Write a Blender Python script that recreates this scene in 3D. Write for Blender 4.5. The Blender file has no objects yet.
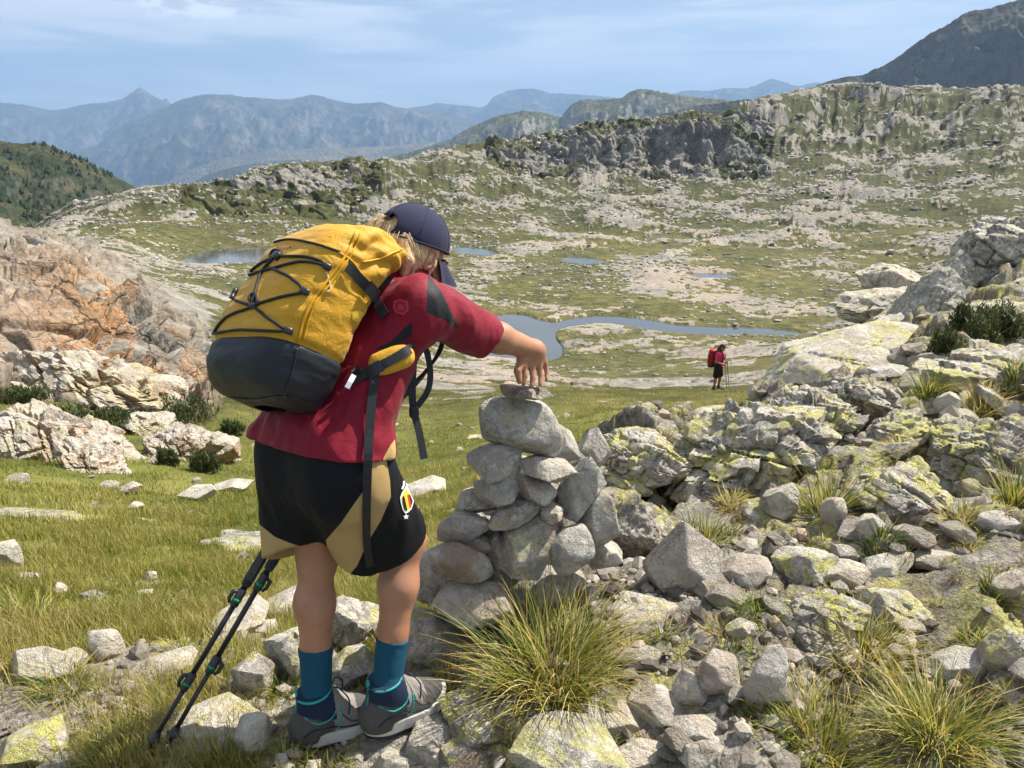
import bpy, math, random
import numpy as np
from mathutils import Vector, Matrix
from mathutils.bvhtree import BVHTree

SC = bpy.context.scene
COL = SC.collection
R_ = math.radians
FPX = 780.0
PITCH = R_(17.4)
CP, SP = math.cos(PITCH), math.sin(PITCH)
ZC = 1.5
CAM = np.array([0.0, 0.0, ZC])

def W(px, py, d):
    """point seen at a photo position at a given depth along the lens axis"""
    a = (px - 512.0) / FPX
    v = (384.0 - py) / FPX
    return np.array([a * d, d * (CP + v * SP), ZC + d * (-SP + v * CP)])

def Wy(px, py, y):
    v = (384.0 - py) / FPX
    return W(px, py, y / (CP + v * SP))

def proj(P):
    P = np.asarray(P, dtype=float)
    rel = P - CAM
    d = rel[..., 1] * CP - rel[..., 2] * SP
    u = rel[..., 1] * SP + rel[..., 2] * CP
    return 512 + FPX * rel[..., 0] / d, 384 - FPX * u / d, d

def nrm(v):
    v = np.asarray(v, dtype=float)
    return v / (np.linalg.norm(v) + 1e-12)

# ------------------------------------------------------------------ noise
_rng = np.random.RandomState(7)
_perm = _rng.permutation(256)
_perm = np.concatenate([_perm, _perm, _perm]).astype(np.int32)
_g2 = np.stack([np.cos(np.arange(256) * 2.399963), np.sin(np.arange(256) * 2.399963)], 1).astype(np.float32)
_g3 = _rng.normal(size=(256, 3)); _g3 = (_g3 / np.linalg.norm(_g3, axis=1, keepdims=True)).astype(np.float32)
_rv = _rng.rand(256).astype(np.float32)

def perlin2(x, y):
    xi = np.floor(x).astype(np.int32); yi = np.floor(y).astype(np.int32)
    xf = (x - xi).astype(np.float32); yf = (y - yi).astype(np.float32)
    xi &= 255; yi &= 255
    u = xf * xf * xf * (xf * (xf * 6 - 15) + 10); v = yf * yf * yf * (yf * (yf * 6 - 15) + 10)
    def g(ix, iy, dx, dy):
        h = _perm[_perm[ix] + iy]
        gg = _g2[h & 255]
        return gg[..., 0] * dx + gg[..., 1] * dy
    a = g(xi, yi, xf, yf); b = g(xi + 1, yi, xf - 1, yf)
    c = g(xi, yi + 1, xf, yf - 1); d = g(xi + 1, yi + 1, xf - 1, yf - 1)
    return ((a + u * (b - a)) + v * ((c + u * (d - c)) - (a + u * (b - a)))) * 1.4

def perlin3(p):
    i = np.floor(p).astype(np.int32); f = (p - i).astype(np.float32); i &= 255
    u = f * f * f * (f * (f * 6 - 15) + 10)
    out = 0
    for dx in (0, 1):
        wx = u[..., 0] if dx else 1 - u[..., 0]
        for dy in (0, 1):
            wy = u[..., 1] if dy else 1 - u[..., 1]
            for dz in (0, 1):
                wz = u[..., 2] if dz else 1 - u[..., 2]
                h = _perm[_perm[_perm[i[..., 0] + dx] + i[..., 1] + dy] + i[..., 2] + dz] & 255
                g = _g3[h]
                out = out + wx * wy * wz * (g[..., 0] * (f[..., 0] - dx) + g[..., 1] * (f[..., 1] - dy) + g[..., 2] * (f[..., 2] - dz))
    return out * 1.5

def fbm2(x, y, s=1.0, o=4, gain=.5, seed=0):
    t = 0; a = 1; n = 0
    for k in range(o):
        t = t + a * perlin2(x * s + 17.3 * k + seed * 31.7, y * s - 9.1 * k + seed * 13.3)
        n += a; a *= gain; s *= 2.03
    return t / n

def ridge2(x, y, s=1.0, o=4, gain=.5, seed=0):
    t = 0; a = 1; n = 0
    for k in range(o):
        t = t + a * (1 - 2 * np.abs(perlin2(x * s + 11.3 * k + seed * 21.7, y * s - 5.1 * k + seed * 3.3)))
        n += a; a *= gain; s *= 2.07
    return t / n

def fbm3(p, s=1.0, o=3, gain=.5, seed=0):
    t = 0; a = 1; n = 0
    for k in range(o):
        t = t + a * perlin3(p * s + np.array([3.1 * k + seed * 7.7, 1.7 * k - seed * 5.1, 9.2 * k + seed * 2.9]))
        n += a; a *= gain; s *= 2.03
    return t / n

def block3(p, rot, size, seed=0):
    """jointed rock: a constant offset per cell and the distance to the cell's edge"""
    q = (p @ rot.T) / np.asarray(size)
    # running bond: shift the rows so joints do not line up
    q[..., 0] += 0.37 * np.floor(q[..., 2]) + 0.5 * np.floor(q[..., 1])
    q[..., 1] += 0.53 * np.floor(q[..., 2])
    c = np.floor(q).astype(np.int32)
    f = q - c
    c = (c + seed * 13) & 255
    h = _rv[_perm[_perm[_perm[c[..., 0]] + c[..., 1]] + c[..., 2]] & 255]
    e = np.min(np.minimum(f, 1 - f), axis=-1)
    return h, e

def block3t(p, rot, size, seed=0):
    """as block3, but every block also has its own tilted face"""
    q = (p @ rot.T) / np.asarray(size)
    q[..., 0] += 0.37 * np.floor(q[..., 2]) + 0.5 * np.floor(q[..., 1])
    q[..., 1] += 0.53 * np.floor(q[..., 2])
    c = np.floor(q).astype(np.int32); f = q - c
    c = (c + seed * 13) & 255
    k = _perm[_perm[_perm[c[..., 0]] + c[..., 1]] + c[..., 2]] & 255
    g = _g3[_perm[k + 7] & 255]
    e = np.min(np.minimum(f, 1 - f), axis=-1)
    return _rv[k], e, np.sum(g * (f - .5), -1)

def sstep(a, b, x):
    t = np.clip((x - a) / (b - a), 0, 1)
    return t * t * (3 - 2 * t)

# ------------------------------------------------------------------ objects
def add_mesh(name, V, F, mat=None, parent=None, smooth=True, attrs=None, mats=None, fmat=None):
    me = bpy.data.meshes.new(name)
    V = np.ascontiguousarray(V, dtype=np.float32)
    if isinstance(F, np.ndarray):
        F = [F]
    F = [np.asarray(f, dtype=np.int32) for f in F if len(f)]
    nl = sum(f.size for f in F); nf = sum(len(f) for f in F)
    me.vertices.add(len(V)); me.vertices.foreach_set('co', V.ravel())
    me.loops.add(nl); me.loops.foreach_set('vertex_index', np.concatenate([f.ravel() for f in F]))
    me.polygons.add(nf)
    tot = np.concatenate([np.full(len(f), f.shape[1], dtype=np.int32) for f in F])
    st = np.concatenate([[0], np.cumsum(tot)[:-1]]).astype(np.int32)
    me.polygons.foreach_set('loop_start', st)
    me.polygons.foreach_set('use_smooth', np.full(nf, bool(smooth)))
    if fmat is not None:
        me.polygons.foreach_set('material_index', np.asarray(fmat, dtype=np.int32))
    me.update(calc_edges=True)
    for k, a in (attrs or {}).items():
        at = me.attributes.new(k, 'FLOAT', 'POINT')
        at.data.foreach_set('value', np.ascontiguousarray(a, dtype=np.float32).ravel())
    for m in (mats if mats else [mat]):
        if m is not None:
            me.materials.append(m)
    o = bpy.data.objects.new(name, me)
    COL.objects.link(o)
    if parent is not None:
        o.parent = parent
    return o

def empty(name, loc, rot=0.0):
    o = bpy.data.objects.new(name, None)
    o.empty_display_size = .1
    o.location = Vector([float(c) for c in loc]); o.rotation_euler = (0, 0, rot)
    COL.objects.link(o)
    return o

def tag(o, label=None, cat=None, group=None, kind=None):
    if label: o['label'] = label
    if cat: o['category'] = cat
    if group: o['group'] = group
    if kind: o['kind'] = kind
    return o

def grid_faces(nr, nc, wrap=False):
    r = np.arange(nr - 1)[:, None]; c = np.arange(nc if wrap else nc - 1)[None, :]
    c2 = (c + 1) % nc
    a = r * nc + c; b = r * nc + c2
    return np.stack([a, b, b + nc, a + nc], -1).reshape(-1, 4)

# ------------------------------------------------------------------ material helper
class NT:
    def __init__(self, name):
        self.m = bpy.data.materials.new(name); self.m.use_nodes = True
        self.t = self.m.node_tree; self.t.nodes.clear()
        self.out = self.t.nodes.new('ShaderNodeOutputMaterial')
    def n(self, typ, **kw):
        nd = self.t.nodes.new(typ)
        for k, v in kw.items(): setattr(nd, k, v)
        return nd
    def put(self, sock, v):
        if hasattr(v, 'is_output') or hasattr(v, 'links'):
            self.t.links.new(v, sock)
        elif isinstance(v, (tuple, list)) and len(v) == 3 and sock.type == 'RGBA':
            sock.default_value = (*v, 1)
        else:
            sock.default_value = v
    def noise(self, vec, scale, detail=4, rough=.55, dist=0.0, color=False):
        nd = self.n('ShaderNodeTexNoise'); self.put(nd.inputs['Vector'], vec)
        self.put(nd.inputs['Scale'], scale); nd.inputs['Detail'].default_value = detail
        nd.inputs['Roughness'].default_value = rough; nd.inputs['Distortion'].default_value = dist
        return nd.outputs['Color' if color else 'Fac']
    def voro(self, vec, scale, feature='F1', out='Distance', rand=1.0):
        nd = self.n('ShaderNodeTexVoronoi', feature=feature); self.put(nd.inputs['Vector'], vec)
        nd.inputs['Scale'].default_value = scale; nd.inputs['Randomness'].default_value = rand
        return nd.outputs[out]
    def math(self, op, a, b=0.0, c=0.0, clamp=False):
        nd = self.n('ShaderNodeMath', operation=op); nd.use_clamp = clamp
        self.put(nd.inputs[0], a); self.put(nd.inputs[1], b)
        if op in ('MULTIPLY_ADD',): self.put(nd.inputs[2], c)
        return nd.outputs[0]
    def mr(self, v, a, b, lo=0.0, hi=1.0, smooth=True):
        nd = self.n('ShaderNodeMapRange', interpolation_type='SMOOTHSTEP' if smooth else 'LINEAR')
        self.put(nd.inputs['Value'], v)
        for i, x in ((1, a), (2, b), (3, lo), (4, hi)): self.put(nd.inputs[i], x)
        return nd.outputs[0]
    def mix(self, f, a, b, blend='MIX'):
        nd = self.n('ShaderNodeMix', data_type='RGBA', blend_type=blend)
        self.put(nd.inputs[0], f); self.put(nd.inputs[6], a); self.put(nd.inputs[7], b)
        return nd.outputs[2]
    def ramp(self, f, stops, interp='LINEAR'):
        nd = self.n('ShaderNodeValToRGB'); cr = nd.color_ramp; cr.interpolation = interp
        while len(cr.elements) < len(stops): cr.elements.new(.5)
        for e, (p, c) in zip(cr.elements, stops):
            e.position = p; e.color = (*c, 1) if len(c) == 3 else c
        self.put(nd.inputs[0], f)
        return nd.outputs[0]
    def attr(self, name):
        nd = self.n('ShaderNodeAttribute', attribute_type='GEOMETRY', attribute_name=name)
        return nd.outputs['Fac']
    def objcol(self):
        nd = self.n('ShaderNodeObjectInfo')
        sp = self.n('ShaderNodeSeparateColor'); self.put(sp.inputs[0], nd.outputs['Color'])
        return sp.outputs[0], sp.outputs[1], sp.outputs[2], nd.outputs['Random']
    def geo(self, what): return self.n('ShaderNodeNewGeometry').outputs[what]
    def objco(self): return self.n('ShaderNodeTexCoord').outputs['Object']
    def sep(self, v):
        s = self.n('ShaderNodeSeparateXYZ'); self.put(s.inputs[0], v); return s.outputs
    def vmath(self, op, a, b):
        nd = self.n('ShaderNodeVectorMath', operation=op); self.put(nd.inputs[0], a)
        if op == 'SCALE': self.put(nd.inputs['Scale'], b)
        else: self.put(nd.inputs[1], b)
        return nd.outputs[0]
    def bump(self, h, dist, strength=1.0, normal=None):
        nd = self.n('ShaderNodeBump'); self.put(nd.inputs['Height'], h)
        nd.inputs['Distance'].default_value = dist; self.put(nd.inputs['Strength'], strength)
        if normal is not None: self.put(nd.inputs['Normal'], normal)
        return nd.outputs[0]
    def bsdf(self, color, rough=.8, normal=None, spec=.3, **kw):
        nd = self.n('ShaderNodeBsdfPrincipled')
        self.put(nd.inputs['Base Color'], color); self.put(nd.inputs['Roughness'], rough)
        nd.inputs['Specular IOR Level'].default_value = spec
        if normal is not None: self.put(nd.inputs['Normal'], normal)
        for k, v in kw.items(): self.put(nd.inputs[k], v)
        return nd.outputs[0]
    def done(self, sh):
        self.t.links.new(sh, self.out.inputs['Surface']); return self.m

def granite_nodes(N, vec, up, lichen, warm, dark, k=1.0):
    """speckled, lichen-grown granite; returns colour and bump height"""
    big = N.noise(vec, 2.2 * k, 6, .62, .3)
    mid = N.noise(vec, 9.0 * k, 6, .68)
    fine = N.noise(vec, 70.0 * k, 4, .75)
    spk = N.noise(vec, 210.0 * k, 2, .6)
    base = N.ramp(N.math('MULTIPLY_ADD', mid, .6, N.math('MULTIPLY', big, .4)),
                  [(.30, (.30, .275, .23)), (.40, (.52, .485, .42)), (.50, (.67, .635, .56)), (.64, (.79, .755, .68))])
    tan = N.mix(N.mr(big, .35, .65), (.43, .29, .18), (.52, .40, .29))
    base = N.mix(N.math('MULTIPLY', warm, N.mr(N.noise(vec, 3.4 * k, 5, .6), .35, .6)), base, tan)
    # salt and pepper crystals
    base = N.mix(N.mr(spk, .57, .68, 0, .75), base, (.09, .083, .072))
    base = N.mix(N.mr(fine, .56, .74, 0, .7), base, (.6, .58, .54))
    # black and grey lichens in patches
    lv = N.noise(vec, 14.0 * k, 7, .72, .6)
    patch = N.noise(vec, 3.1 * k, 3, .5)
    dk = N.math('MULTIPLY', N.mr(N.math('ADD', lv, N.math('MULTIPLY', patch, .45)), .665, .755), dark, clamp=True)
    base = N.mix(N.math('MULTIPLY', dk, .72), base, N.mix(spk, (.045, .044, .04), (.15, .145, .13)))
    # yellow map lichen, mostly on the faces that look up
    yl = N.noise(vec, 10.0 * k, 8, .74, .5)
    yp = N.noise(vec, 2.6 * k, 3, .5, .0)
    upm = N.mr(up, .1, .75, .35, 1)
    yy = N.math('MULTIPLY', N.mr(N.math('ADD', yl, N.math('MULTIPLY', yp, .7)), .85, .93), N.math('MULTIPLY', lichen, upm), clamp=True)
    yc = N.mix(N.mr(fine, .4, .62), (.40, .385, .10), (.68, .64, .20))
    base = N.mix(N.math('MULTIPLY', yy, .9), base, yc)
    gl = N.mr(N.noise(vec, 24.0 * k, 5, .7, .4), .58, .66, 0, .5)
    base = N.mix(N.math('MULTIPLY', gl, lichen), base, (.36, .38, .25))
    h = N.math('ADD', N.math('MULTIPLY', mid, .9), N.math('MULTIPLY', fine, .32))
    h = N.math('ADD', h, N.math('MULTIPLY', N.noise(vec, 28.0 * k, 5, .65), .7))
    pit = N.voro(N.vmath('ADD', vec, N.vmath('SCALE', N.noise(vec, 9 * k, 3, .6, color=True), .12 / k)), 13.0 * k, 'DISTANCE_TO_EDGE')
    pm = N.math('MULTIPLY', N.mr(pit, .045, .0), N.mr(N.noise(vec, 5 * k, 3, .5), .48, .62))
    h = N.math('SUBTRACT', h, N.math('MULTIPLY', pm, .2))
    base = N.mix(N.math('MULTIPLY', pm, .28), base, (.09, .08, .07))
    return base, h

def mat_granite(name, k=1.0, bd=.035):
    N = NT(name)
    l, w, d, rnd = N.objcol()
    vec = N.objco()
    vec = N.vmath('ADD', vec, N.vmath('SCALE', (3.1, 7.7, 5.3), N.math('MULTIPLY', rnd, 10)))
    up = N.sep(N.geo('Normal'))[2]
    c, h = granite_nodes(N, vec, up, l, w, d, k)
    c = N.mix(.5, c, N.ramp(rnd, [(0, (.40, .40, .40)), (.5, (.5, .49, .48)), (1, (.58, .55, .50))]), 'OVERLAY')
    return N.done(N.bsdf(c, .88, N.bump(h, bd / k), .25))
# ================================================================== TERRAIN
COLS = {
 -420: [(768,2.6),(650,3.1),(600,3.8),(550,5.2),(500,7.6),(460,10),(420,13),(360,18),(290,24),(240,31),(215,45),(220,80),(230,200),(240,400),(260,900)],
 -150: [(768,2.35),(650,2.95),(600,3.65),(550,5.0),(500,7.6),(465,10.3),(425,14),(370,18.5),(300,24),(255,30),(228,44),(232,80),(242,200),(240,380),(260,900)],
 0:    [(768,2.12),(700,2.4),(650,2.78),(600,3.5),(550,4.9),(500,7.5),(470,10.3),(440,13.5),(405,17),(375,20),(310,23),(268,28),(243,35),(227,46),(232,70),(240,120),(245,230),(236,340),(250,500),(285,900)],
 70:   [(768,1.98),(700,2.3),(650,2.68),(600,3.45),(550,4.95),(500,7.7),(465,11),(435,14.7),(400,18.5),(385,20.5),(315,23.5),(272,28),(252,34),(245,44),(250,70),(243,110),(240,230),(222,300),(206,345),(215,430),(270,900)],
 128:  [(768,1.88),(700,2.2),(650,2.6),(600,3.45),(550,5),(500,8),(460,12),(430,16),(405,19.5),(393,21.3),(330,24),(288,28),(270,33),(266,40),(268,55),(261,90),(254,140),(245,180),(235,230),(213,290),(189,345),(200,420),(255,900)],
 180:  [(768,1.80),(700,2.13),(650,2.55),(600,3.45),(550,5),(500,8),(460,12.3),(430,16.2),(407,19.7),(398,21.5),(372,24.5),(338,29),(326,36),(316,46),(300,62),(282,92),(266,150),(264,199),(249,232),(238,250),(222,275),(200,310),(184,345),(195,430),(255,900)],
 215:  [(768,1.76),(700,2.06),(650,2.5),(600,3.4),(550,5),(500,8),(460,12.4),(430,16.5),(408,20),(400,22),(392,25),(368,34),(345,44),(315,65),(285,100),(268,160),(264,202),(249,232),(240,250),(225,278),(200,318),(180,352),(192,430),(255,900)],
 256:  [(768,1.71),(738,1.82),(690,2.05),(650,2.45),(600,3.4),(550,5),(500,8),(460,12.5),(430,17),(405,22),(385,30),(365,40),(340,55),(315,75),(290,110),(272,160),(263,205),(249,230),(240,250),(222,285),(195,325),(168,370),(176,450),(255,900)],
 384:  [(768,1.62),(738,1.73),(690,1.92),(640,2.2),(600,2.7),(560,3.8),(520,6),(480,9.5),(450,13),(420,18),(400,23),(389,28),(372,45),(352,75),(330,100),(310,125),(280,160),(262,205),(250,228),(240,250),(222,285),(195,330),(161,385),(168,480),(250,900)],
 450:  [(768,1.58),(725,1.71),(690,1.83),(640,2.0),(600,2.25),(560,3.0),(520,5),(480,8.8),(450,12.5),(420,17.5),(398,23),(388,28),(373,52),(361,95),(338,118),(315,140),(300,155),(280,180),(262,207),(250,228),(235,255),(212,295),(182,350),(149,440),(156,540),(250,900)],
 512:  [(768,1.53),(700,1.73),(650,1.88),(600,2.08),(560,2.45),(520,3.0),(490,4.6),(460,8),(440,12),(415,17),(396,23),(387,28),(374,60),(361,100),(338,118),(315,140),(300,155),(280,180),(262,207),(250,228),(235,255),(213,300),(186,360),(158,440),(141,470),(148,560),(250,900)],
 600:  [(768,1.53),(700,1.73),(650,1.88),(600,2.08),(560,2.38),(520,2.8),(480,3.3),(450,3.75),(438,4.1),(445,4.8),(455,6),(441,9),(415,15),(400,20),(390,26),(378,60),(358,103),(330,128),(320,140),(305,155),(280,182),(262,208),(250,230),(235,258),(213,310),(190,375),(172,430),(160,462),(134,480),(128,495),(132,560),(220,900)],
 700:  [(768,1.53),(700,1.73),(650,1.9),(600,2.1),(560,2.42),(520,2.9),(480,3.5),(450,4.1),(424,4.8),(416,5.3),(424,6.5),(420,11),(402,18),(391,25),(378,60),(355,104),(330,133),(320,145),(300,165),(275,190),(262,210),(250,232),(235,262),(213,315),(192,380),(176,445),(166,478),(121,500),(117,520),(124,620),(200,1000)],
 760:  [(768,1.53),(700,1.73),(650,1.9),(600,2.12),(560,2.45),(520,2.95),(480,3.6),(450,4.25),(415,5.2),(403,5.9),(412,7.5),(404,13),(394,20),(386,28),(370,60),(347,108),(331,135),(320,148),(295,172),(275,194),(250,240),(230,278),(208,325),(186,400),(162,470),(128,530),(99,575),(104,680),(190,1000)],
 850:  [(768,1.74),(700,1.94),(650,2.10),(600,2.32),(560,2.64),(520,3.1),(480,3.68),(450,4.15),(420,4.8),(398,5.4),(380,6.1),(352,7.6),(333,9.2),(328,11),(345,17),(350,40),(338,100),(322,140),(300,165),(275,195),(250,240),(225,285),(200,345),(170,430),(140,510),(110,570),(86,620),(93,750),(180,1000)],
 930:  [(768,1.80),(700,2.0),(650,2.17),(600,2.38),(560,2.68),(520,3.12),(480,3.68),(450,4.1),(420,4.7),(398,5.3),(372,6.2),(343,7.4),(312,9.2),(292,11.2),(298,15),(310,50),(300,130),(282,180),(260,220),(235,265),(205,330),(175,410),(145,490),(115,560),(89,620),(95,750),(180,1000)],
 1024: [(768,1.90),(700,2.08),(650,2.25),(600,2.45),(560,2.74),(520,3.15),(480,3.65),(450,4.05),(420,4.6),(398,5.1),(365,6.2),(335,7.4),(295,9.5),(255,12),(228,14.5),(232,20),(240,60),(240,200),(220,280),(190,350),(165,420),(138,480),(112,550),(88,620),(95,760),(180,1000)],
 1200: [(768,2.2),(650,2.6),(560,3.1),(500,3.7),(450,4.3),(400,5.1),(350,6.4),(290,9),(230,12),(190,15),(195,22),(215,60),(225,200),(200,280),(170,350),(140,430),(115,500),(90,570),(80,640),(95,760),(180,1000)],
 1500: [(768,2.7),(650,3.1),(560,3.6),(500,4.1),(450,4.7),(400,5.4),(350,6.4),(290,9),(230,12),(180,16),(180,22),(200,60),(210,200),(190,280),(160,350),(130,430),(105,500),(80,570),(75,640),(90,760),(180,1000)],
}

def pchip_slopes(x, y):
    h = np.diff(x, axis=0)
    dl = np.diff(y, axis=0) / h
    m = np.zeros_like(y)
    w1 = 2 * h[1:] + h[:-1]; w2 = h[1:] + 2 * h[:-1]
    a, b = dl[:-1], dl[1:]
    with np.errstate(divide='ignore', invalid='ignore'):
        hm = (w1 + w2) / (w1 / a + w2 / b)
    m[1:-1] = np.where(a * b > 0, hm, 0)
    m[0] = dl[0]; m[-1] = dl[-1]
    return m

def pchip(x, y, xq):
    """x (n,), y (n,...) -> values at xq (m,)"""
    x = np.asarray(x, float); y = np.asarray(y, float)
    xx = x.reshape((-1,) + (1,) * (y.ndim - 1)) if y.ndim > 1 else x
    m = pchip_slopes(xx if y.ndim == 1 else xx * np.ones_like(y), y)
    xq = np.clip(xq, x[0], x[-1])
    i = np.clip(np.searchsorted(x, xq) - 1, 0, len(x) - 2)
    h = x[i + 1] - x[i]; s = (xq - x[i]) / h
    if y.ndim > 1:
        s = s[:, None]; h = h[:, None]
    return ((2*s**3 - 3*s**2 + 1) * y[i] + (s**3 - 2*s**2 + s) * h * m[i] + (-2*s**3 + 3*s**2) * y[i+1] + (s**3 - s**2) * h * m[i+1])

RMIN, RMAX, DLR = 0.9, 900.0, 0.0062
LR = np.arange(math.log(RMIN), math.log(RMAX), DLR)
AZ = np.concatenate([np.arange(-66, -37.5, .55), np.arange(-37.5, 37.5, .092), np.arange(37.5, 66.1, .55)]) * math.pi / 180
NR, NA = len(LR), len(AZ)

def build_base():
    keys = sorted(COLS)
    tabs = []
    for px in keys:
        lr, t = [], []
        for py, r in COLS[px]:
            a = (px - 512) / FPX; v = (384 - py) / FPX
            y = CP + v * SP; z = -SP + v * CP
            lr.append(math.log(r)); t.append(z / math.hypot(a, y))
        lr = [math.log(.5)] + lr + [math.log(1600)]
        t = [t[0] * 2.6] + t + [t[-1] - .05]
        tabs.append(pchip(lr, t, LR))
    tabs = np.array(tabs)                       # (ncol, NR)
    # tan(azimuth) that a photo column has at each range
    tmean = tabs[keys.index(512)]
    g = np.zeros((NR, NA)); PXG = np.zeros((NR, NA))
    for j in range(NR):
        dy = CP - tmean[j] * SP                  # depth per metre along y
        px = 512 + FPX * np.tan(AZ) / dy
        PXG[j] = px
        g[j] = pchip(keys, tabs[:, j], px)
    return g, PXG

TB, PXG = build_base()
RR = np.exp(LR)[:, None] * np.ones((1, NA))
AA = AZ[None, :] * np.ones((NR, 1))
X0 = RR * np.sin(AA); Y0 = RR * np.cos(AA)

# ---- large natural irregularity: the range the profile is read at wanders
wl = np.clip((RR - 30) / 80, 0, 1)
warp = fbm2(X0, Y0, 1 / 28., 4) * .055 * wl + fbm2(AA * 40, LR[:, None] * 3 + 0 * AA, 1.0, 4, .6) * .055 * np.clip((RR - 250) / 150, 0, 1)
def sample_rows(G, lr):
    q = np.clip((lr - LR[0]) / DLR, 0, NR - 1.001)
    i = q.astype(int); f = q - i
    c = np.arange(NA)[None, :] * np.ones((NR, 1), int)
    return G[i, c] * (1 - f) + G[i + 1, c] * f
TW = sample_rows(TB, LR[:, None] + warp)
Z0 = ZC + RR * TW

# ---- lakes, as outlines on the plain
ZL = -29.2
def on_level(px, py, z=ZL):
    a = (px - 512) / FPX; v = (384 - py) / FPX
    s = (z - ZC) / (-SP + v * CP)
    return (a * s, s * (CP + v * SP))
LAKES = [
 ('lake', 'main', [(462,352),(470,336),(478,322),(490,316),(512,314),(528,316),(540,320),(556,322),(575,318),(600,316),(625,317),(650,320),(680,325),(720,327),(760,328),(790,331),(808,334),(790,336),(750,335),(715,336),(680,334),(650,331),(620,326),(600,324),(582,326),(560,330),(556,338),(563,348),(560,358),(545,362),(520,360),(495,358)]),
 ('lake', 'left', [(178,262),(190,257),(212,250),(235,247.5),(262,247),(300,249),(330,251),(320,256),(280,260),(245,264),(205,265)]),
 ('pond', 'centre', [(452,247),(468,247.5),(485,249),(497,253),(490,256),(470,255),(455,252)]),
 ('pond', 'small', [(562,258),(580,257.5),(600,259.5),(604,262),(590,264),(570,262.5)]),
 ('pond', 'right', [(690,274),(710,273),(730,274.5),(738,277),(720,278.5),(698,278)]),
]
def smooth_poly(P, n=6):
    P = np.array(P, float); N = len(P); out = []
    for i in range(N):
        p0, p1, p2, p3 = P[i-1], P[i], P[(i+1) % N], P[(i+2) % N]
        for k in range(n):
            t = k / n
            out.append(.5*((2*p1)+(-p0+p2)*t+(2*p0-5*p1+4*p2-p3)*t*t+(-p0+3*p1-3*p2+p3)*t**3))
    return np.array(out)
def poly_sd(x, y, P):
    """signed distance to a closed outline, negative inside"""
    d2 = np.full(x.shape, 1e18); ins = np.zeros(x.shape, bool)
    N = len(P)
    for i in range(N):
        ax, ay = P[i]; bx, by = P[(i + 1) % N]
        ex, ey = bx - ax, by - ay
        wx, wy = x - ax, y - ay
        t = np.clip((wx * ex + wy * ey) / (ex * ex + ey * ey + 1e-12), 0, 1)
        d2 = np.minimum(d2, (wx - ex * t) ** 2 + (wy - ey * t) ** 2)
        c = (ay > y) != (by > y)
        with np.errstate(divide='ignore', invalid='ignore'):
            xs = ax + (y - ay) / (by - ay) * ex
        ins ^= c & (x < xs)
    return np.where(ins, -1, 1) * np.sqrt(d2)
LAKE_POLYS = []
lake_sd = np.full((NR, NA), 1e6)
rows = np.where((np.exp(LR) > 75) & (np.exp(LR) < 330))[0]; r0, r1 = rows[0], rows[-1] + 1
for kind, nm, pts in LAKES:
    P = smooth_poly([on_level(*p) for p in pts], 4)
    LAKE_POLYS.append((kind, nm, P))
    lake_sd[r0:r1] = np.minimum(lake_sd[r0:r1], poly_sd(X0[r0:r1], Y0[r0:r1], P))

# ---- where grass grows (0..1) and what the rock is like
def col_interp(tab, PX):
    xs = [a for a, b in tab]; ys = [b for a, b in tab]
    return np.interp(PX, xs, ys)
redge = col_interp([(-500,0),(290,0.0),(380,2.0),(450,2.2),(512,3.0),(600,4.25),(700,5.4),(760,6.3),(850,11.3),(930,12.5),(1024,17),(1300,17)], PXG)
edge_n = fbm2(X0, Y0, .9, 3) * .25
shelf = 1 - sstep(.92, 1.12, RR / np.maximum(redge, .01) + edge_n)
# bottom-left: broken rock and a gravelly path through the grass
front = (1 - sstep(2.0, 2.45, RR - .0012 * (300 - np.clip(PXG, 0, 300)) + .35 * fbm2(X0, Y0, 1.5, 3, seed=3))) * (1 - shelf)
bx, by = X0, Y0
path = np.exp(-((RR - (2.30 + .0011 * np.clip(PXG, 0, 300) + .12 * fbm2(bx, by, 1.8, 2, seed=12))) / .15) ** 2) * sstep(285, 240, PXG) * sstep(-.35, .15, fbm2(bx, by, 2.3, 3, seed=5) + .25)
knoll = sstep(16.5, 20.5, RR + 1.5 * fbm2(X0, Y0, .3, 3, seed=8)) * (1 - sstep(60, 100, RR)) * (1 - sstep(196, 236, PXG + 14 * fbm2(X0, Y0, .3, 3)))
midz = sstep(26, 31, RR) * (1 - knoll)
n_slab = fbm2(X0 + 3 * fbm2(X0, Y0, .08, 2, seed=2), Y0, 1 / 11., 6, .58, seed=1)
n_fine = fbm2(X0, Y0, 1 / 2.6, 5, .6, seed=4)
# rock share by range and side
bias = np.interp(RR, [26, 40, 90, 120, 150, 180, 230, 260, 330, 420, 520, 900], [-.12, -.09, -.03, -.06, -.10, -.11, -.10, -.07, -.06, -.05, -.06, -.06])
bias = bias + .10 * fbm2(X0, Y0, 1 / 60., 3, seed=6) * 2 - .10 * sstep(520, 400, PXG) * sstep(225, 260, RR) - .05 * sstep(330, 480, RR) - .16 * sstep(480, 330, PXG) * sstep(120, 80, RR) + .07 * sstep(500, 350, PXG) * sstep(60, 120, RR) * (1 - sstep(180, 200, RR))
hum = fbm2(X0 + 6 * fbm2(X0, Y0, 1 / 40., 2, seed=71), Y0, 1 / 26., 4, .45, seed=70)
hum2 = fbm2(X0, Y0, 1 / 75., 3, .45, seed=72)
n_slab = .62 * n_slab + .75 * hum
rockm = sstep(-.04, .08, n_slab + np.interp(RR, [60, 130], [.28, .75]) * n_fine + bias)
tuss = fbm2(X0, Y0, .55, 4, seed=9)
grass = np.where(RR < 26, 1.0, 0.0)
meadow = sstep(-.30, -.19, tuss + .45 * n_fine + .10)        # a few bald spots in the meadow
grass = (1 - midz) * meadow + midz * (1 - rockm)
grass = grass * (1 - shelf) * (1 - .45 * front) * (1 - path) * (1 - knoll)
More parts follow.
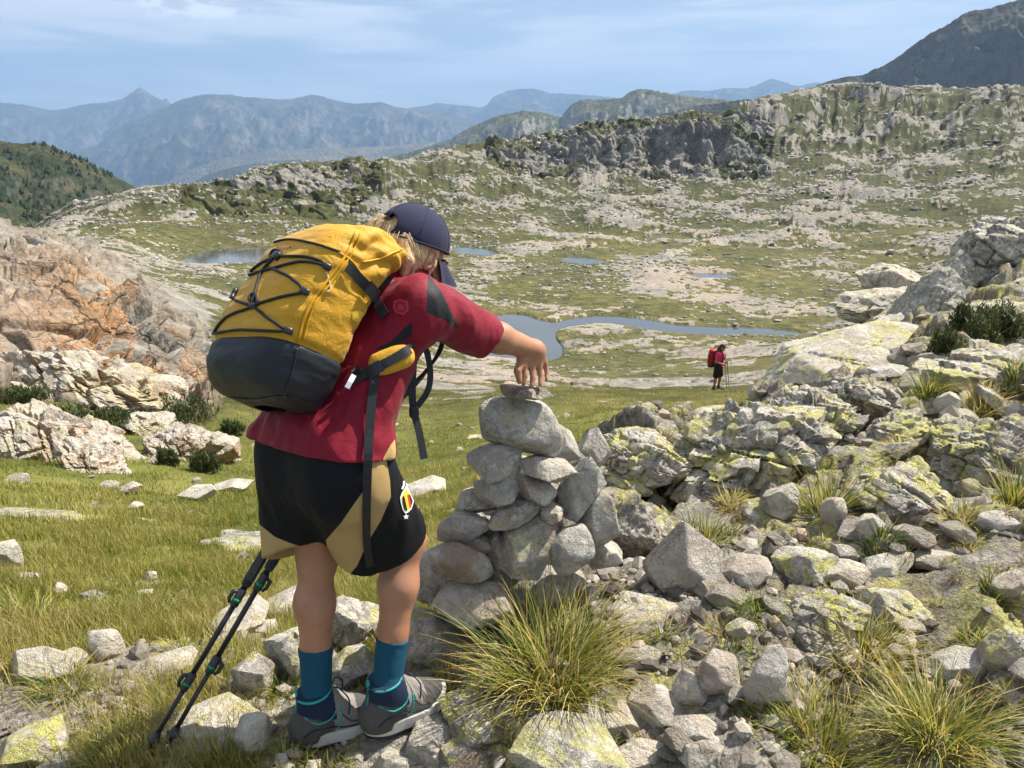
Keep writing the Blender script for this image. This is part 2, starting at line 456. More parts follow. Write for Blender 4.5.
grass += knoll * .55 * sstep(.12, .3, fbm2(X0, Y0, .22, 4, seed=14)) * sstep(27, 34, RR)
orange = knoll * sstep(32, 25, RR + 4 * fbm2(X0, Y0, .25, 3, seed=15)) * (.35 + .65 * sstep(30, 120, PXG))
gravel = np.clip(path + .6 * front + shelf * .8, 0, 1)

# ---- relief
Z = Z0.copy()
near = (1 - sstep(20, 30, RR))
Z += near * (1 - shelf) * (fbm2(X0, Y0, .45, 4, seed=20) * .10 * np.clip(RR / 5, .25, 3) + .025 * fbm2(X0, Y0, 2.6, 3, seed=21))
rks = np.where((shelf > .05) & (RR < 19)); ps = np.stack([X0, Y0, Z0], -1)[rks]
rotS = np.array(Matrix.Rotation(R_(22), 3, 'Y') @ Matrix.Rotation(R_(-16), 3, 'X') @ Matrix.Rotation(R_(32), 3, 'Z'))
wv = .22 * np.stack([fbm3(ps, 1.4, 3, seed=i + 30) for i in range(3)], -1)
h1, e1, t1 = block3t(ps + wv, rotS, (1.0, .62, .26), 7); h2, e2, t2 = block3t(ps + wv * .5, rotS, (.42, .26, .13), 8)
bedm = sstep(-.22, .05, fbm2(ps[:, 0], ps[:, 1], .75, 3, seed=33) + .12)
fade = shelf[rks] * bedm
Z[rks] += fade * np.clip(RR[rks] / 3, .7, 1.7) * ((h1 - .45) * .12 + t1 * .13 + (h2 - .5) * .04 + t2 * .05 - .05 * (1 - sstep(0, .07, e1)) - .022 * (1 - sstep(0, .09, e2)) + .03 * fbm3(ps, 3.0, 3, seed=36))
gravel[rks] *= 1 - .9 * bedm * sstep(.02, .06, e1)
Z += shelf * (.05 * fbm2(X0, Y0, 2.4, 4, seed=22) * np.clip(RR / 3, .6, 2.5) + .014 * ridge2(X0, Y0, 11, 3, seed=23))
A = np.interp(RR, [26, 60, 120, 250, 400, 600, 900], [.35, .55, .7, .95, .95, .7, .7])
hs = fbm2(X0, Y0, 1 / 9., 4, .45, seed=24)
terr = np.round(hs * 5 + .35 * fbm2(X0, Y0, 1 / 20., 2, seed=29)) / 5     # slabs break off in low steps
Z += midz * A * (rockm * (.38 + .9 * (.55 * hs + .45 * terr)) + .30 * fbm2(X0, Y0, 1 / 14., 3, seed=25) + rockm * .10 * fbm2(X0, Y0, 1 / 1.7, 3, .6, seed=26))
Ah = np.interp(RR, [28, 60, 120, 200, 260, 330, 450, 600], [.5, 1.0, 1.7, 2.2, 3.0, 4.6, 5.2, 4.6])
humf = fbm2(X0, Y0, 1 / 62., 3, .42, seed=74)
qf = sstep(300, 430, RR)
hs_ = np.clip(hum * (1 - qf) + humf * qf + .05, 0, None)
step_ = np.round(hs_ * 9) / 9
Z += midz * Ah * (1.1 * hs_ + .9 * (step_ - hs_) * sstep(.0, .2, hum) * (1 - qf)) + midz * Ah * (.9 * hum2 - .22)
big = np.interp(RR, [200, 320, 450, 600], [0, 1.2, 3.5, 5.5])
Z += big * fbm2(X0, Y0, 1 / 48., 4, .42, seed=27) + .25 * big * np.maximum(ridge2(X0, Y0, 1 / 30., 2, seed=28), 0) * rockm
# lake basins
bank = np.exp(-np.clip(lake_sd, 0, None) / 9.0)
rough_bank = np.clip(.22 + .05 * lake_sd + .5 * (n_fine + .25) * np.clip(lake_sd / 2.5, 0, 1), .08, None)
Zl = np.where(lake_sd < 0, ZL - .25 + np.clip(lake_sd, -4, 0) * .2, ZL + rough_bank)
Z = Z * (1 - bank) + Zl * bank
Z = np.where((lake_sd > 1.0) & (lake_sd < 60) & (RR > 75) & (RR < 300), np.maximum(Z, ZL + .12), Z)
grass = np.where(lake_sd < 5, np.clip(grass + .25 * (1 - np.clip(lake_sd, 0, 5) / 5) * (n_slab > -.1), 0, 1), grass)

BOOTS = [W(317, 700, 2.065) + np.array([.04, .02, -.1185]), W(387, 688, 2.055) + np.array([.04, .03, -.1185])]
for q in BOOTS:                                   # trodden flat where the boy stands
    tr_ = np.exp(-(((X0 - q[0]) ** 2 + (Y0 - q[1]) ** 2) / .15 ** 2) ** 2)
    Z = Z * (1 - tr_) + (q[2] - .006) * tr_
    grass = grass * (1 - tr_)
XT, YT = X0.copy(), Y0.copy()
# ---- steep rock: joints and buttresses pushed out of the face towards lower ground
P3 = np.stack([X0, Y0, Z], -1)
ZPRE = Z.copy()
# the face of the knoll and the cliff bands are finer meshes of their own; the ground sheet passes below them
cb = sstep(395, 440, RR) * (1 - sstep(530, 570, RR)) * sstep(455, 530, PXG) * (1 - sstep(735, 800, PXG))
cb = np.maximum(cb, sstep(285, 312, RR) * (1 - sstep(375, 400, RR)) * sstep(150, 220, PXG) * (1 - sstep(330, 420, PXG)))
steep = np.abs(np.gradient(Z0, axis=0)) / (np.gradient(RR, axis=0))
grass *= 1 - midz * sstep(.55, .95, steep)
ZM = ZPRE - 1.5 * sstep(.35, .7, knoll) * (1 - sstep(46, 58, RR)) - 9.0 * sstep(.35, .7, cb)
cliff = np.clip(cb * sstep(.2, .5, steep), 0, 1)  # steep faces of the bands; the rock shader paints shade into these
heathy = sstep(225, 330, RR + 60 * hum2)

def ground_z(x, y):
    x = np.asarray(x, float); y = np.asarray(y, float)
    az = np.arctan2(x, y); lr = np.log(np.maximum(np.hypot(x, y), RMIN * 1.01))
    j = np.clip((lr - LR[0]) / DLR, 0, NR - 1.001); i = np.clip(np.interp(az, AZ, np.arange(NA)), 0, NA - 1.001)
    j0 = j.astype(int); i0 = i.astype(int); fj = j - j0; fi = i - i0
    return ((Z[j0, i0] * (1 - fi) + Z[j0, i0 + 1] * fi) * (1 - fj) + (Z[j0 + 1, i0] * (1 - fi) + Z[j0 + 1, i0 + 1] * fi) * fj)

def grid_at(G, x, y):
    az = np.arctan2(x, y); lr = np.log(np.maximum(np.hypot(x, y), RMIN * 1.01))
    j = np.clip(np.rint((lr - LR[0]) / DLR), 0, NR - 1).astype(int)
    i = np.clip(np.rint(np.interp(az, AZ, np.arange(NA))), 0, NA - 1).astype(int)
    return G[j, i]

def ground_hit(px, py, rmin=1.3):
    """where the line of sight through a photo position meets the ground"""
    a = (px - 512) / FPX; v = (384 - py) / FPX
    dx, dy, dz = a, CP + v * SP, -SP + v * CP
    h = math.hypot(dx, dy)
    rs = np.exp(np.arange(math.log(rmin), math.log(880), .003))
    x = rs * dx / h; y = rs * dy / h; z = ZC + rs * dz / h
    below = np.where(z < ground_z(x, y))[0]
    k = below[0] if len(below) else len(rs) - 1
    return np.array([x[k], y[k], float(ground_z(x[k], y[k]))])

def mat_ground():
    N = NT('ground_cover')
    pos = N.geo('Position')
    g, o, gr, sh = N.attr('grass'), N.attr('ochre'), N.attr('gravel'), N.attr('near')
    up = N.sep(N.geo('Normal'))[2]
    k1 = N.noise(pos, .9, 10, .68)
    k2 = N.noise(pos, 7.0, 8, .7)
    gm = N.math('ADD', g, N.math('MULTIPLY', N.math('SUBTRACT', k1, .5), .9))
    gm = N.math('ADD', gm, N.math('MULTIPLY', N.math('SUBTRACT', k2, .5), .55))
    gm = N.mr(gm, .44, .58)
    # rock
    r1 = N.noise(pos, .12, 8, .65); r2 = N.noise(pos, 1.1, 10, .72, .4); r3 = N.noise(pos, 18, 8, .75)
    rock = N.ramp(N.math('MULTIPLY_ADD', r2, .62, N.math('MULTIPLY', r1, .38)),
                  [(.34, (.075, .07, .062)), (.45, (.17, .158, .135)), (.55, (.285, .262, .218)), (.68, (.43, .395, .335))])
    rock = N.mix(N.math('MULTIPLY', N.attr('cliff'), .8), rock, N.ramp(r2, [(.34, (.06, .057, .05)), (.48, (.16, .148, .128)), (.64, (.32, .30, .26))]))  # brownish cliff rock, its colour darkened on steep faces to stand in for shade
    pink = N.mr(N.noise(pos, .045, 4, .55), .44, .58)
    rock = N.mix(N.math('MULTIPLY', N.math('MULTIPLY', pink, N.math('SUBTRACT', 1.0, N.math('MAXIMUM', N.attr('cliff'), o))), .6), rock, N.mix(r2, (.25, .19, .14), (.42, .34, .265)))
    och = N.ramp(N.noise(pos, .8, 8, .7, .6), [(.3, (.13, .095, .068)), (.42, (.29, .175, .095)), (.52, (.42, .235, .11)), (.66, (.48, .34, .22))])
    rock = N.mix(N.math('MULTIPLY', o, N.mr(N.noise(pos, .28, 6, .6), .38, .53)), rock, och)
    dl = N.mr(N.noise(pos, 3.2, 10, .78, .5), .55, .66)
    rock = N.mix(N.math('MULTIPLY', dl, .72), rock, (.065, .062, .056))
    yl = N.mr(N.noise(pos, 2.0, 9, .75, .3), .60, .66, 0, .6)
    rock = N.mix(yl, rock, (.34, .34, .16))
    rock = N.mix(N.mr(r3, .58, .72, 0, .55), rock, (.10, .095, .085))
    rock = N.mix(N.mr(r3, .46, .30, 0, .35), rock, (.58, .55, .50))
    rock = N.mix(N.math('MULTIPLY', N.attr('heathy'), .55), rock, N.ramp(r2, [(.34, (.06, .058, .05)), (.47, (.15, .145, .125)), (.57, (.25, .24, .205)), (.7, (.40, .38, .33))]))
    gn, gh = granite_nodes(N, pos, up, .95, .45, .75, 1.5)
    rock = N.mix(N.math('MULTIPLY', sh, N.math('SUBTRACT', 1.0, o)), rock, gn)
    # turf
    t1 = N.noise(pos, .05, 5, .6); t2 = N.noise(pos, .55, 8, .68); t3 = N.noise(pos, 30, 5, .7)
    turf = N.ramp(N.math('MULTIPLY_ADD', t2, .7, N.math('MULTIPLY', t1, .3)),
                  [(.36, (.060, .075, .016)), (.47, (.13, .135, .030)), (.56, (.20, .185, .050)), (.68, (.31, .26, .10))])
    turf = N.mix(N.mr(t3, .5, .72, 0, .6), turf, (.03, .035, .012))
    far_t = N.ramp(N.math('MULTIPLY_ADD', N.noise(pos, .5, 10, .74), .7, N.math('MULTIPLY', t1, .3)), [(.38, (.032, .040, .014)), (.48, (.085, .084, .028)), (.56, (.135, .118, .042)), (.66, (.22, .185, .085))])
    far_t = N.mix(N.math('MULTIPLY', N.attr('heathy'), .75), far_t, N.ramp(N.noise(pos, .35, 9, .72), [(.36, (.020, .026, .010)), (.5, (.045, .050, .018)), (.64, (.10, .092, .036))]))
    turf = N.mix(N.math('SUBTRACT', 1.0, sh), turf, far_t)
    heath = N.mr(N.noise(pos, .22, 8, .7), .54, .62, 0, .75)
    turf = N.mix(N.math('MULTIPLY', heath, N.math('SUBTRACT', 1.0, sh)), turf, (.036, .048, .018))
    # dirt and grit between the stones close by
    d2 = N.noise(pos, 55, 5, .7); d3 = N.voro(pos, 90)
    dirt = N.ramp(d2, [(.32, (.06, .048, .034)), (.46, (.16, .132, .098)), (.60, (.31, .27, .215)), (.72, (.45, .41, .35))])
    dirt = N.mix(N.math('MULTIPLY', N.attr('trail'), .7), dirt, N.ramp(d2, [(.34, (.20, .17, .13)), (.5, (.40, .36, .295)), (.66, (.58, .53, .45))]))
    rock = N.mix(N.math('MULTIPLY', gr, N.mr(N.noise(pos, 4.5, 6, .65), .36, .5)), rock, dirt)
    ck = N.voro(N.vmath('ADD', pos, N.vmath('SCALE', N.noise(pos, .9, 4, .6, color=True), 1.1)), .75, 'DISTANCE_TO_EDGE')
    ck2 = N.voro(N.vmath('ADD', pos, N.vmath('SCALE', N.noise(pos, 2.2, 4, .6, color=True), .5)), 2.1, 'DISTANCE_TO_EDGE')
    crk = N.math('MAXIMUM', N.mr(ck, .05, .0), N.math('MULTIPLY', N.mr(ck2, .05, .0), .7))
    rock = N.mix(N.math('MULTIPLY', crk, N.math('MULTIPLY', o, .9)), rock, (.035, .03, .026))
    rock = N.mix(N.math('MULTIPLY', o, N.mr(up, .80, .97)), rock, N.ramp(r2, [(.36, (.085, .08, .068)), (.5, (.22, .205, .175)), (.64, (.40, .375, .325))]))
    c = N.mix(gm, rock, turf)
    hb = N.math('SUBTRACT', N.math('ADD', N.noise(pos, .7, 14, .70), N.math('MULTIPLY', N.math('MULTIPLY', N.noise(pos, 3.5, 9, .72), o), .5)), N.math('MULTIPLY', N.math('MULTIPLY', crk, o), .25))
    nb = N.bump(hb, .9, N.math('MULTIPLY', N.math('SUBTRACT', 1.0, sh), .55))
    nb2 = N.bump(N.math('ADD', N.noise(pos, 26, 8, .7), N.math('MULTIPLY', d3, -.3)), .03, N.math('MULTIPLY', sh, .5), nb)
    nb2 = N.bump(gh, .05, N.math('MULTIPLY', sh, N.math('SUBTRACT', 1.0, gm)), nb2)
    return N.done(N.bsdf(c, .92, nb2, .15))

def build_ground():
    V = np.stack([XT, YT, ZM], -1).reshape(-1, 3)
    F = grid_faces(NR, NA)[:, ::-1]
    mg = mat_ground()
    build_cliffs(mg)
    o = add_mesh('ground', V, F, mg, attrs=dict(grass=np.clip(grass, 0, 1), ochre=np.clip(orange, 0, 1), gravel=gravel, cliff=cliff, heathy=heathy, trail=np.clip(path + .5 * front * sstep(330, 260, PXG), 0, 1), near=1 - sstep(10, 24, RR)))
    tag(o, kind='structure')
    return o

def bil(G, az, lr):
    j = np.clip((lr - LR[0]) / DLR, 0, NR - 1.001); i = np.clip(np.interp(az, AZ, np.arange(NA)), 0, NA - 1.001)
    j0 = j.astype(int); i0 = i.astype(int); fj = j - j0; fi = i - i0
    return (G[j0, i0] * (1 - fi) + G[j0, i0 + 1] * fi) * (1 - fj) + (G[j0 + 1, i0] * (1 - fi) + G[j0 + 1, i0 + 1] * fi) * fj

def rock_patch(name, az0, az1, daz, r0, r1, dlr, mask, disp, sink, mat, attrs, blur):
    az = np.radians(np.arange(az0, az1, daz)); lr = np.arange(math.log(r0), math.log(r1), dlr)
    L_, A_ = np.meshgrid(lr, az, indexing='ij')
    z = bil(ZPRE, A_, L_); m = bil(mask, A_, L_)
    for _ in range(blur):                       # soften the coarse base before the joints go on
        z[1:-1] = (z[:-2] + 2 * z[1:-1] + z[2:]) / 4; z[:, 1:-1] = (z[:, :-2] + 2 * z[:, 1:-1] + z[:, 2:]) / 4
    r = np.exp(L_); x = r * np.sin(A_); y = r * np.cos(A_)
    P = np.stack([x, y, z], -1)
    Q = P.copy()
    for _ in range(14):
        Q[1:-1] = (Q[:-2] + Q[2:]) / 2; Q[:, 1:-1] = (Q[:, :-2] + Q[:, 2:]) / 2
    n = np.cross(np.gradient(Q, axis=1), np.gradient(Q, axis=0)); n /= np.linalg.norm(n, axis=-1, keepdims=True) + 1e-12
    n[n[..., 2] < 0] *= -1
    k = sstep(.06, .5, m)
    d = disp(P) * k
    V = P + n * d[..., None]
    V[..., 2] += -sink * (1 - sstep(.04, .45, m)) + .06 * k
    at = {q: (bil(a, A_, L_) if isinstance(a, np.ndarray) else np.full(z.shape, float(a))) for q, a in attrs.items()}
    o = add_mesh(name, V.reshape(-1, 3), grid_faces(len(lr), len(az))[:, ::-1], mat, attrs=at)
    return o

def build_cliffs(mat):
    rk = np.array(Matrix.Rotation(R_(34), 3, 'Y') @ Matrix.Rotation(R_(-35), 3, 'Z') @ Matrix.Rotation(R_(14), 3, 'X'))
    def d1(p):
        w = np.stack([fbm3(p, .35, 2, seed=i) for i in range(3)], -1)
        h1, e1, t1 = block3t(p + .7 * w, rk, (3.2, 2.3, 1.35), 1); h2, e2, t2 = block3t(p + .35 * w, rk, (1.1, .85, .5), 2); h3, e3, t3 = block3t(p + .2 * w, rk, (.42, .34, .22), 5)
        c2 = np.clip(.4 + 1.6 * fbm3(p, .3, 2, seed=21), 0, 1)
        return ((h1 - .5) * .75 + t1 * .75 + ((h2 - .5) * .34 + t2 * .36) * c2 + ((h3 - .5) * .10 + t3 * .12) * c2 + .5 * fbm3(p, .15, 3, .4, seed=3)
                - .30 * (1 - sstep(0, .035, e1)) - .13 * c2 * (1 - sstep(0, .05, e2)) + .09 * fbm3(p, 3.0, 4, .6, seed=7) + .12 * (np.abs(fbm3(p, 1.4, 4, .6, seed=17)) - .2))
    kn = knoll * (1 - sstep(44, 60, RR))
    o = rock_patch('rock_outcrop', -46, -15.5, .075, 15.8, 62, .0023, kn, d1, 1.6, mat, dict(grass=grass * .8, ochre=np.clip(orange * .9 + .12 * knoll, 0, 1), gravel=0, cliff=0, heathy=0, near=0), 4)
    tag(o, 'large fractured rock outcrop with a rusty orange face at the left', 'rock outcrop')
    r2 = np.array(Matrix.Rotation(R_(24), 3, 'Y') @ Matrix.Rotation(R_(38), 3, 'Z') @ Matrix.Rotation(R_(-10), 3, 'X'))
    def d2(p):
        w = np.stack([fbm3(p, .035, 3, seed=i + 9) for i in range(3)], -1)
        h1, e1, t1 = block3t(p + 7 * w, r2, (13, 10, 9), 3); h2, e2, t2 = block3t(p + 3 * w, r2, (4.6, 3.6, 3.4), 4)
        return ((h1 - .5) * 3.6 + t1 * 3.4 + (h2 - .5) * 1.3 + t2 * 1.5 + 3.2 * fbm3(p, .03, 4, .5, seed=13) - 1.5 * (1 - sstep(0, .05, e1)) + .9 * fbm3(p, .35, 4, .6, seed=6))
    dg = np.clip(grass + .15 * sstep(0, .3, fbm2(X0, Y0, 1 / 12., 4, seed=91)) * cb, 0, 1)
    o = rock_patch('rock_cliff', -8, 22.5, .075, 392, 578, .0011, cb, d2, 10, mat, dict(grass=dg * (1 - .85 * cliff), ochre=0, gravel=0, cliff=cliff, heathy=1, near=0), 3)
    tag(o, 'long broken dark cliff band below the crest of the far ridge', 'cliff')
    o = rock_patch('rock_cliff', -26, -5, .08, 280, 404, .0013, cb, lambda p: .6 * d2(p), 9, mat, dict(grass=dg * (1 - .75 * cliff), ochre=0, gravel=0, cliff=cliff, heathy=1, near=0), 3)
    tag(o, 'low dark crag on the ridge behind the left lake, above the backpack', 'cliff')

def mat_water():
    N = NT('lake_water')
    pos = N.geo('Position')
    n = N.noise(pos, .9, 5, .6)
    c = N.mix(N.noise(pos, .06, 3, .5), (.06, .068, .066), (.085, .09, .082))
    return N.done(N.bsdf(c, .06, N.bump(n, .03, .25), .5))

def build_lakes():
    m = mat_water()
    for kind, nm, P in LAKE_POLYS:
        c = P.mean(0)
        # the sheet runs a little under the banks
        nx = np.roll(P, -1, 0) - np.roll(P, 1, 0); nn = np.stack([nx[:, 1], -nx[:, 0]], 1); nn /= np.linalg.norm(nn, axis=1, keepdims=True)
        area = .5 * np.sum(P[:, 0] * np.roll(P[:, 1], -1) - np.roll(P[:, 0], -1) * P[:, 1])
        Q = P + nn * (1 if area > 0 else -1) * 1.1
        me = bpy.data.meshes.new(kind)
        me.from_pydata([(x, y, ZL) for x, y in Q], [], [list(range(len(Q)))])
        me.update(); me.materials.append(m)
        if me.polygons[0].normal.z < 0: me.flip_normals()
        o = bpy.data.objects.new(kind, me); COL.objects.link(o)
        tag(o, kind='structure')

# ---------------------------------------------------------------- mountains
def ridge_strip(name, prof, R, depth_front, slope, mat, seed, back=.35, gully=1.0, rows=150, cols=760, az_lim=None, cl=None, taper=0.0):
    """a mountain range: crest heights read along the skyline, flanks falling to both sides, cut by gullies"""
    xs = np.array([p[0] for p in prof], float); ys = np.array([p[1] for p in prof], float)
    px = np.linspace(xs[0], xs[-1], cols)
    py = pchip(xs, ys, px)
    a = (px - 512) / FPX; v = (384 - py) / FPX
    yy = CP + v * SP; tt = (-SP + v * CP) / np.hypot(a, yy)
    az = np.arctan2(a, yy)
    ztop = ZC + R * tt
    s = np.concatenate([np.linspace(-1, 0, rows), np.linspace(0, 1, rows // 4)[1:] * back])
    s = np.sign(s) * np.abs(s) ** 1.25
    S, A = np.meshgrid(s, az, indexing='ij')
    T = np.meshgrid(s, ztop, indexing='ij')[1]
    r = R + S * depth_front
    x = r * np.sin(A); y = r * np.cos(A)
    f = 1.0 / (R * .09)
    dist = np.abs(S) * depth_front
    g = ridge2(x, y * .45, f, 5, .55, seed=seed)
    g2 = fbm2(x, y, f * 3.2, 5, .6, seed=seed + 2)
    amp = R * .016 * gully
    z = T - slope * dist + (g - .6) * amp * sstep(0, .22, np.abs(S)) * 2.2 + g2 * amp * (.10 + sstep(0, .2, np.abs(S)))
    z += R * .0016 * ridge2(x, y * .6, f * 14, 4, .6, seed=seed + 5)
    V = np.stack([x, y, z], -1).reshape(-1, 3)
    F = grid_faces(len(s), cols)[:, ::-1]
    o = add_mesh(name, V, F, mat)
    tag(o, kind='structure')
    return o

def mat_mountain(name, cols, scale, wood=0.0, steep=(.72, .5)):
    N = NT(name)
    pos = N.geo('Position')
    nz = N.sep(N.geo('Normal'))[2]
    n1 = N.noise(pos, scale, 10, .66, .4); n2 = N.noise(pos, scale * 7, 8, .7)
    c = N.ramp(N.math('MULTIPLY_ADD', n2, .45, N.math('MULTIPLY', n1, .55)), [(.38, cols[0]), (.5, cols[1]), (.62, cols[2])])
    c = N.mix(N.mr(nz, steep[0], steep[1]), c, cols[3])
    if wood:
        w = N.mr(N.noise(pos, scale * 2.2, 10, .7), .50, .56, 0, wood)
        c = N.mix(w, c, (.020, .034, .016))
    b = N.bump(N.noise(pos, scale * 3, 12, .68), .12 / scale, .8)
    return N.done(N.bsdf(c, .95, b, .1))

def build_mountains():
    far = mat_mountain('far_range', [(.025, .034, .018), (.07, .068, .04), (.19, .16, .11), (.17, .15, .13)], .0012, .7)
    tanm = mat_mountain('tan_slopes', [(.08, .075, .045), (.14, .12, .075), (.21, .175, .115), (.2, .17, .12)], .0012, .35)
    mid = mat_mountain('mid_range', [(.05, .065, .03), (.11, .115, .06), (.17, .16, .115), (.24, .23, .20)], .012, .45, (.80, .64))
    dark = mat_mountain('steep_rock', [(.05, .055, .04), (.085, .085, .07), (.15, .145, .13), (.13, .125, .12)], .02, .3)
    hill = mat_mountain('wooded_hill', [(.020, .027, .011), (.046, .050, .022), (.10, .09, .05), (.085, .08, .066)], .03, .9)
    ridge_strip('mountains', [(-420,95),(-250,88),(-140,104),(-60,99),(0,103),(30,106),(52,111),(75,107),(100,104),(118,101),(130,95),(140,87.5),(150,94),(166,103),(185,108),(235,112),(300,110),(360,113),(420,107),(440,104),(460,106),(482,108),(496,96),(512,91),(532,89.5),(552,94),(580,95),(600,97),(640,99),(668,95),(690,91),(710,92),(730,88),(745,89),(760,84),(771,79.5),(782,83),(800,87),(812,83),(830,84),(900,90),(1100,80),(1400,90)], 15000, 3500, .40, far, 31, gully=1.1)
    ridge_strip('mountains', [(-420,150),(-150,146),(-40,150),(40,155),(90,148),(125,124),(150,112),(172,104),(190,98),(212,95),(236,96.5),(262,99),(290,100),(312,96),(330,100),(352,104),(378,103),(398,108),(425,111),(460,118),(500,130),(560,140),(700,150)], 11500, 4600, .25, far, 47, gully=.95)
    ridge_strip('mountains', [(40,230),(110,210),(150,193),(172,180),(190,171),(212,163),(240,156),(270,152),(300,150),(350,148),(400,146),(440,142),(480,142),(560,150)], 8000, 2200, .22, tanm, 53, gully=.4)
    ridge_strip('mountains', [(150,210),(185,188),(205,177),(225,170),(250,165),(275,162),(300,160),(318,162),(345,168),(372,164),(396,157),(420,150),(440,143),(462,138),(500,142),(560,160)], 6200, 1500, .33, hill, 59, gully=.5)
    ridge_strip('mountains', [(340,172),(370,163),(400,155),(425,149),(445,143),(462,132),(480,124),(497,117),(512,113),(530,112),(548,114),(560,117),(566,111),(573,104),(585,100),(604,100),(618,99),(630,93),(642,90),(655,91),(672,95),(700,99),(740,101),(790,105),(860,112),(960,120),(1100,130)], 3000, 900, .66, mid, 61, gully=1.6)
    ridge_strip('mountains', [(640,120),(690,108),(715,104),(735,101),(760,100),(782,103),(800,96),(822,84),(840,79),(862,76),(874,70),(892,62),(905,52),(930,34),(948,25),(965,14),(990,8),(1012,2),(1040,-8),(1100,-30),(1180,-40),(1300,-20),(1500,10)], 1700, 620, .95, dark, 71, gully=1.5)
    ridge_strip('hill', [(-420,80),(-250,105),(-120,122),(-50,134),(0,141),(18,144),(40,144),(60,150),(82,160),(105,172),(128,184),(150,196),(180,215),(230,245),(300,280)], 820, 330, .42, hill, 83, gully=.55)
    ridge_strip('hill', [(-420,190),(-100,196),(0,203),(40,214),(80,228),(130,240),(200,260)], 610, 200, .35, hill, 89, gully=.5)
    # wide valley floor that carries the land on to the horizon
    n = 96; rr = np.array([600., 1200, 2500, 5000, 9000, 14000, 19000])
    th = np.linspace(0, 2 * math.pi, n, endpoint=False)
    zz = np.array([-250., -420, -700, -950, -1050, -1080, -1080])
    Rg, Tg = np.meshgrid(rr, th, indexing='ij')
    Zg = np.meshgrid(zz, th, indexing='ij')[0]
    V = np.stack([Rg * np.sin(Tg), Rg * np.cos(Tg), Zg], -1).reshape(-1, 3)
    o = add_mesh('valley', V, grid_faces(len(rr), n, True)[:, ::-1], far)
    tag(o, kind='structure')

def build_wood():
    """dark pines scattered over the hill on the left: a far-off wood"""
    rng = np.random.RandomState(5)
    hills = [o for o in SC.objects if o.name.startswith('hill')]
    Vs, Fs, off = [], [], 0
    bark = None
    for o in hills:
        co = np.zeros(len(o.data.vertices) * 3, np.float32); o.data.vertices.foreach_get('co', co); co = co.reshape(-1, 3)
        dens = fbm2(co[:, 0], co[:, 1], 1 / 60., 4, seed=3) + .12
        px, py, d = proj(co)
        ok = np.where((dens > .02) & (px > -60) & (px < 240) & (py < 330))[0]
        pick = ok[rng.randint(0, len(ok), 850)]
        for i in pick:
            h = rng.uniform(1.5, 4.2); r = h * rng.uniform(.4, .62)
            n = 7
            for lev in range(3):
                z0 = h * (.1 + .27 * lev); z1 = z0 + h * .42; rl = r * (1 - .27 * lev)
                th = np.arange(n) * 2 * math.pi / n + rng.rand() * 6
                jr = rl * rng.uniform(.7, 1.2, n)
                ring = np.stack([jr * np.cos(th), jr * np.sin(th), np.full(n, z0) + rng.uniform(-.2, .2, n)], 1)
                v = np.vstack([ring, [[rng.uniform(-.2, .2), rng.uniform(-.2, .2), z1]]]) + co[i]
                f = np.array([[k, (k + 1) % n, n] for k in range(n)]) + off
                Vs.append(v); Fs.append(f); off += n + 1
    N = NT('pine_needles')
    c = N.mix(N.noise(N.geo('Position'), .4, 4), (.016, .028, .012), (.045, .06, .024))
    m = N.done(N.bsdf(c, .9, None, .1))
    o = add_mesh('distant_wood', np.vstack(Vs), np.vstack(Fs), m, smooth=False)
    tag(o, 'scattered dark pines on the slope of the left hill', 'wood', kind='stuff')

def build_haze():
    x0, x1, y0, y1, z0, z1 = -21000, 21000, -20500, 21000, -2600, 1700
    V = np.array([(x, y, z) for x in (x0, x1) for y in (y0, y1) for z in (z0, z1)], float)
    F = np.array([(0, 1, 3, 2), (4, 6, 7, 5), (0, 4, 5, 1), (2, 3, 7, 6), (0, 2, 6, 4), (1, 5, 7, 3)])
    m = bpy.data.materials.new('mountain_air'); m.use_nodes = True
    t = m.node_tree; t.nodes.clear()
    out = t.nodes.new('ShaderNodeOutputMaterial'); vol = t.nodes.new('ShaderNodeVolumePrincipled')
    vol.inputs['Color'].default_value = (.33, .53, .84, 1)
    vol.inputs['Density'].default_value = HAZE
    vol.inputs['Anisotropy'].default_value = .1
    t.links.new(vol.outputs[0], out.inputs['Volume'])
    o = add_mesh('haze', V, F, m, smooth=False)
    tag(o, 'pale blue air that the far ranges fade into', 'haze', kind='stuff')

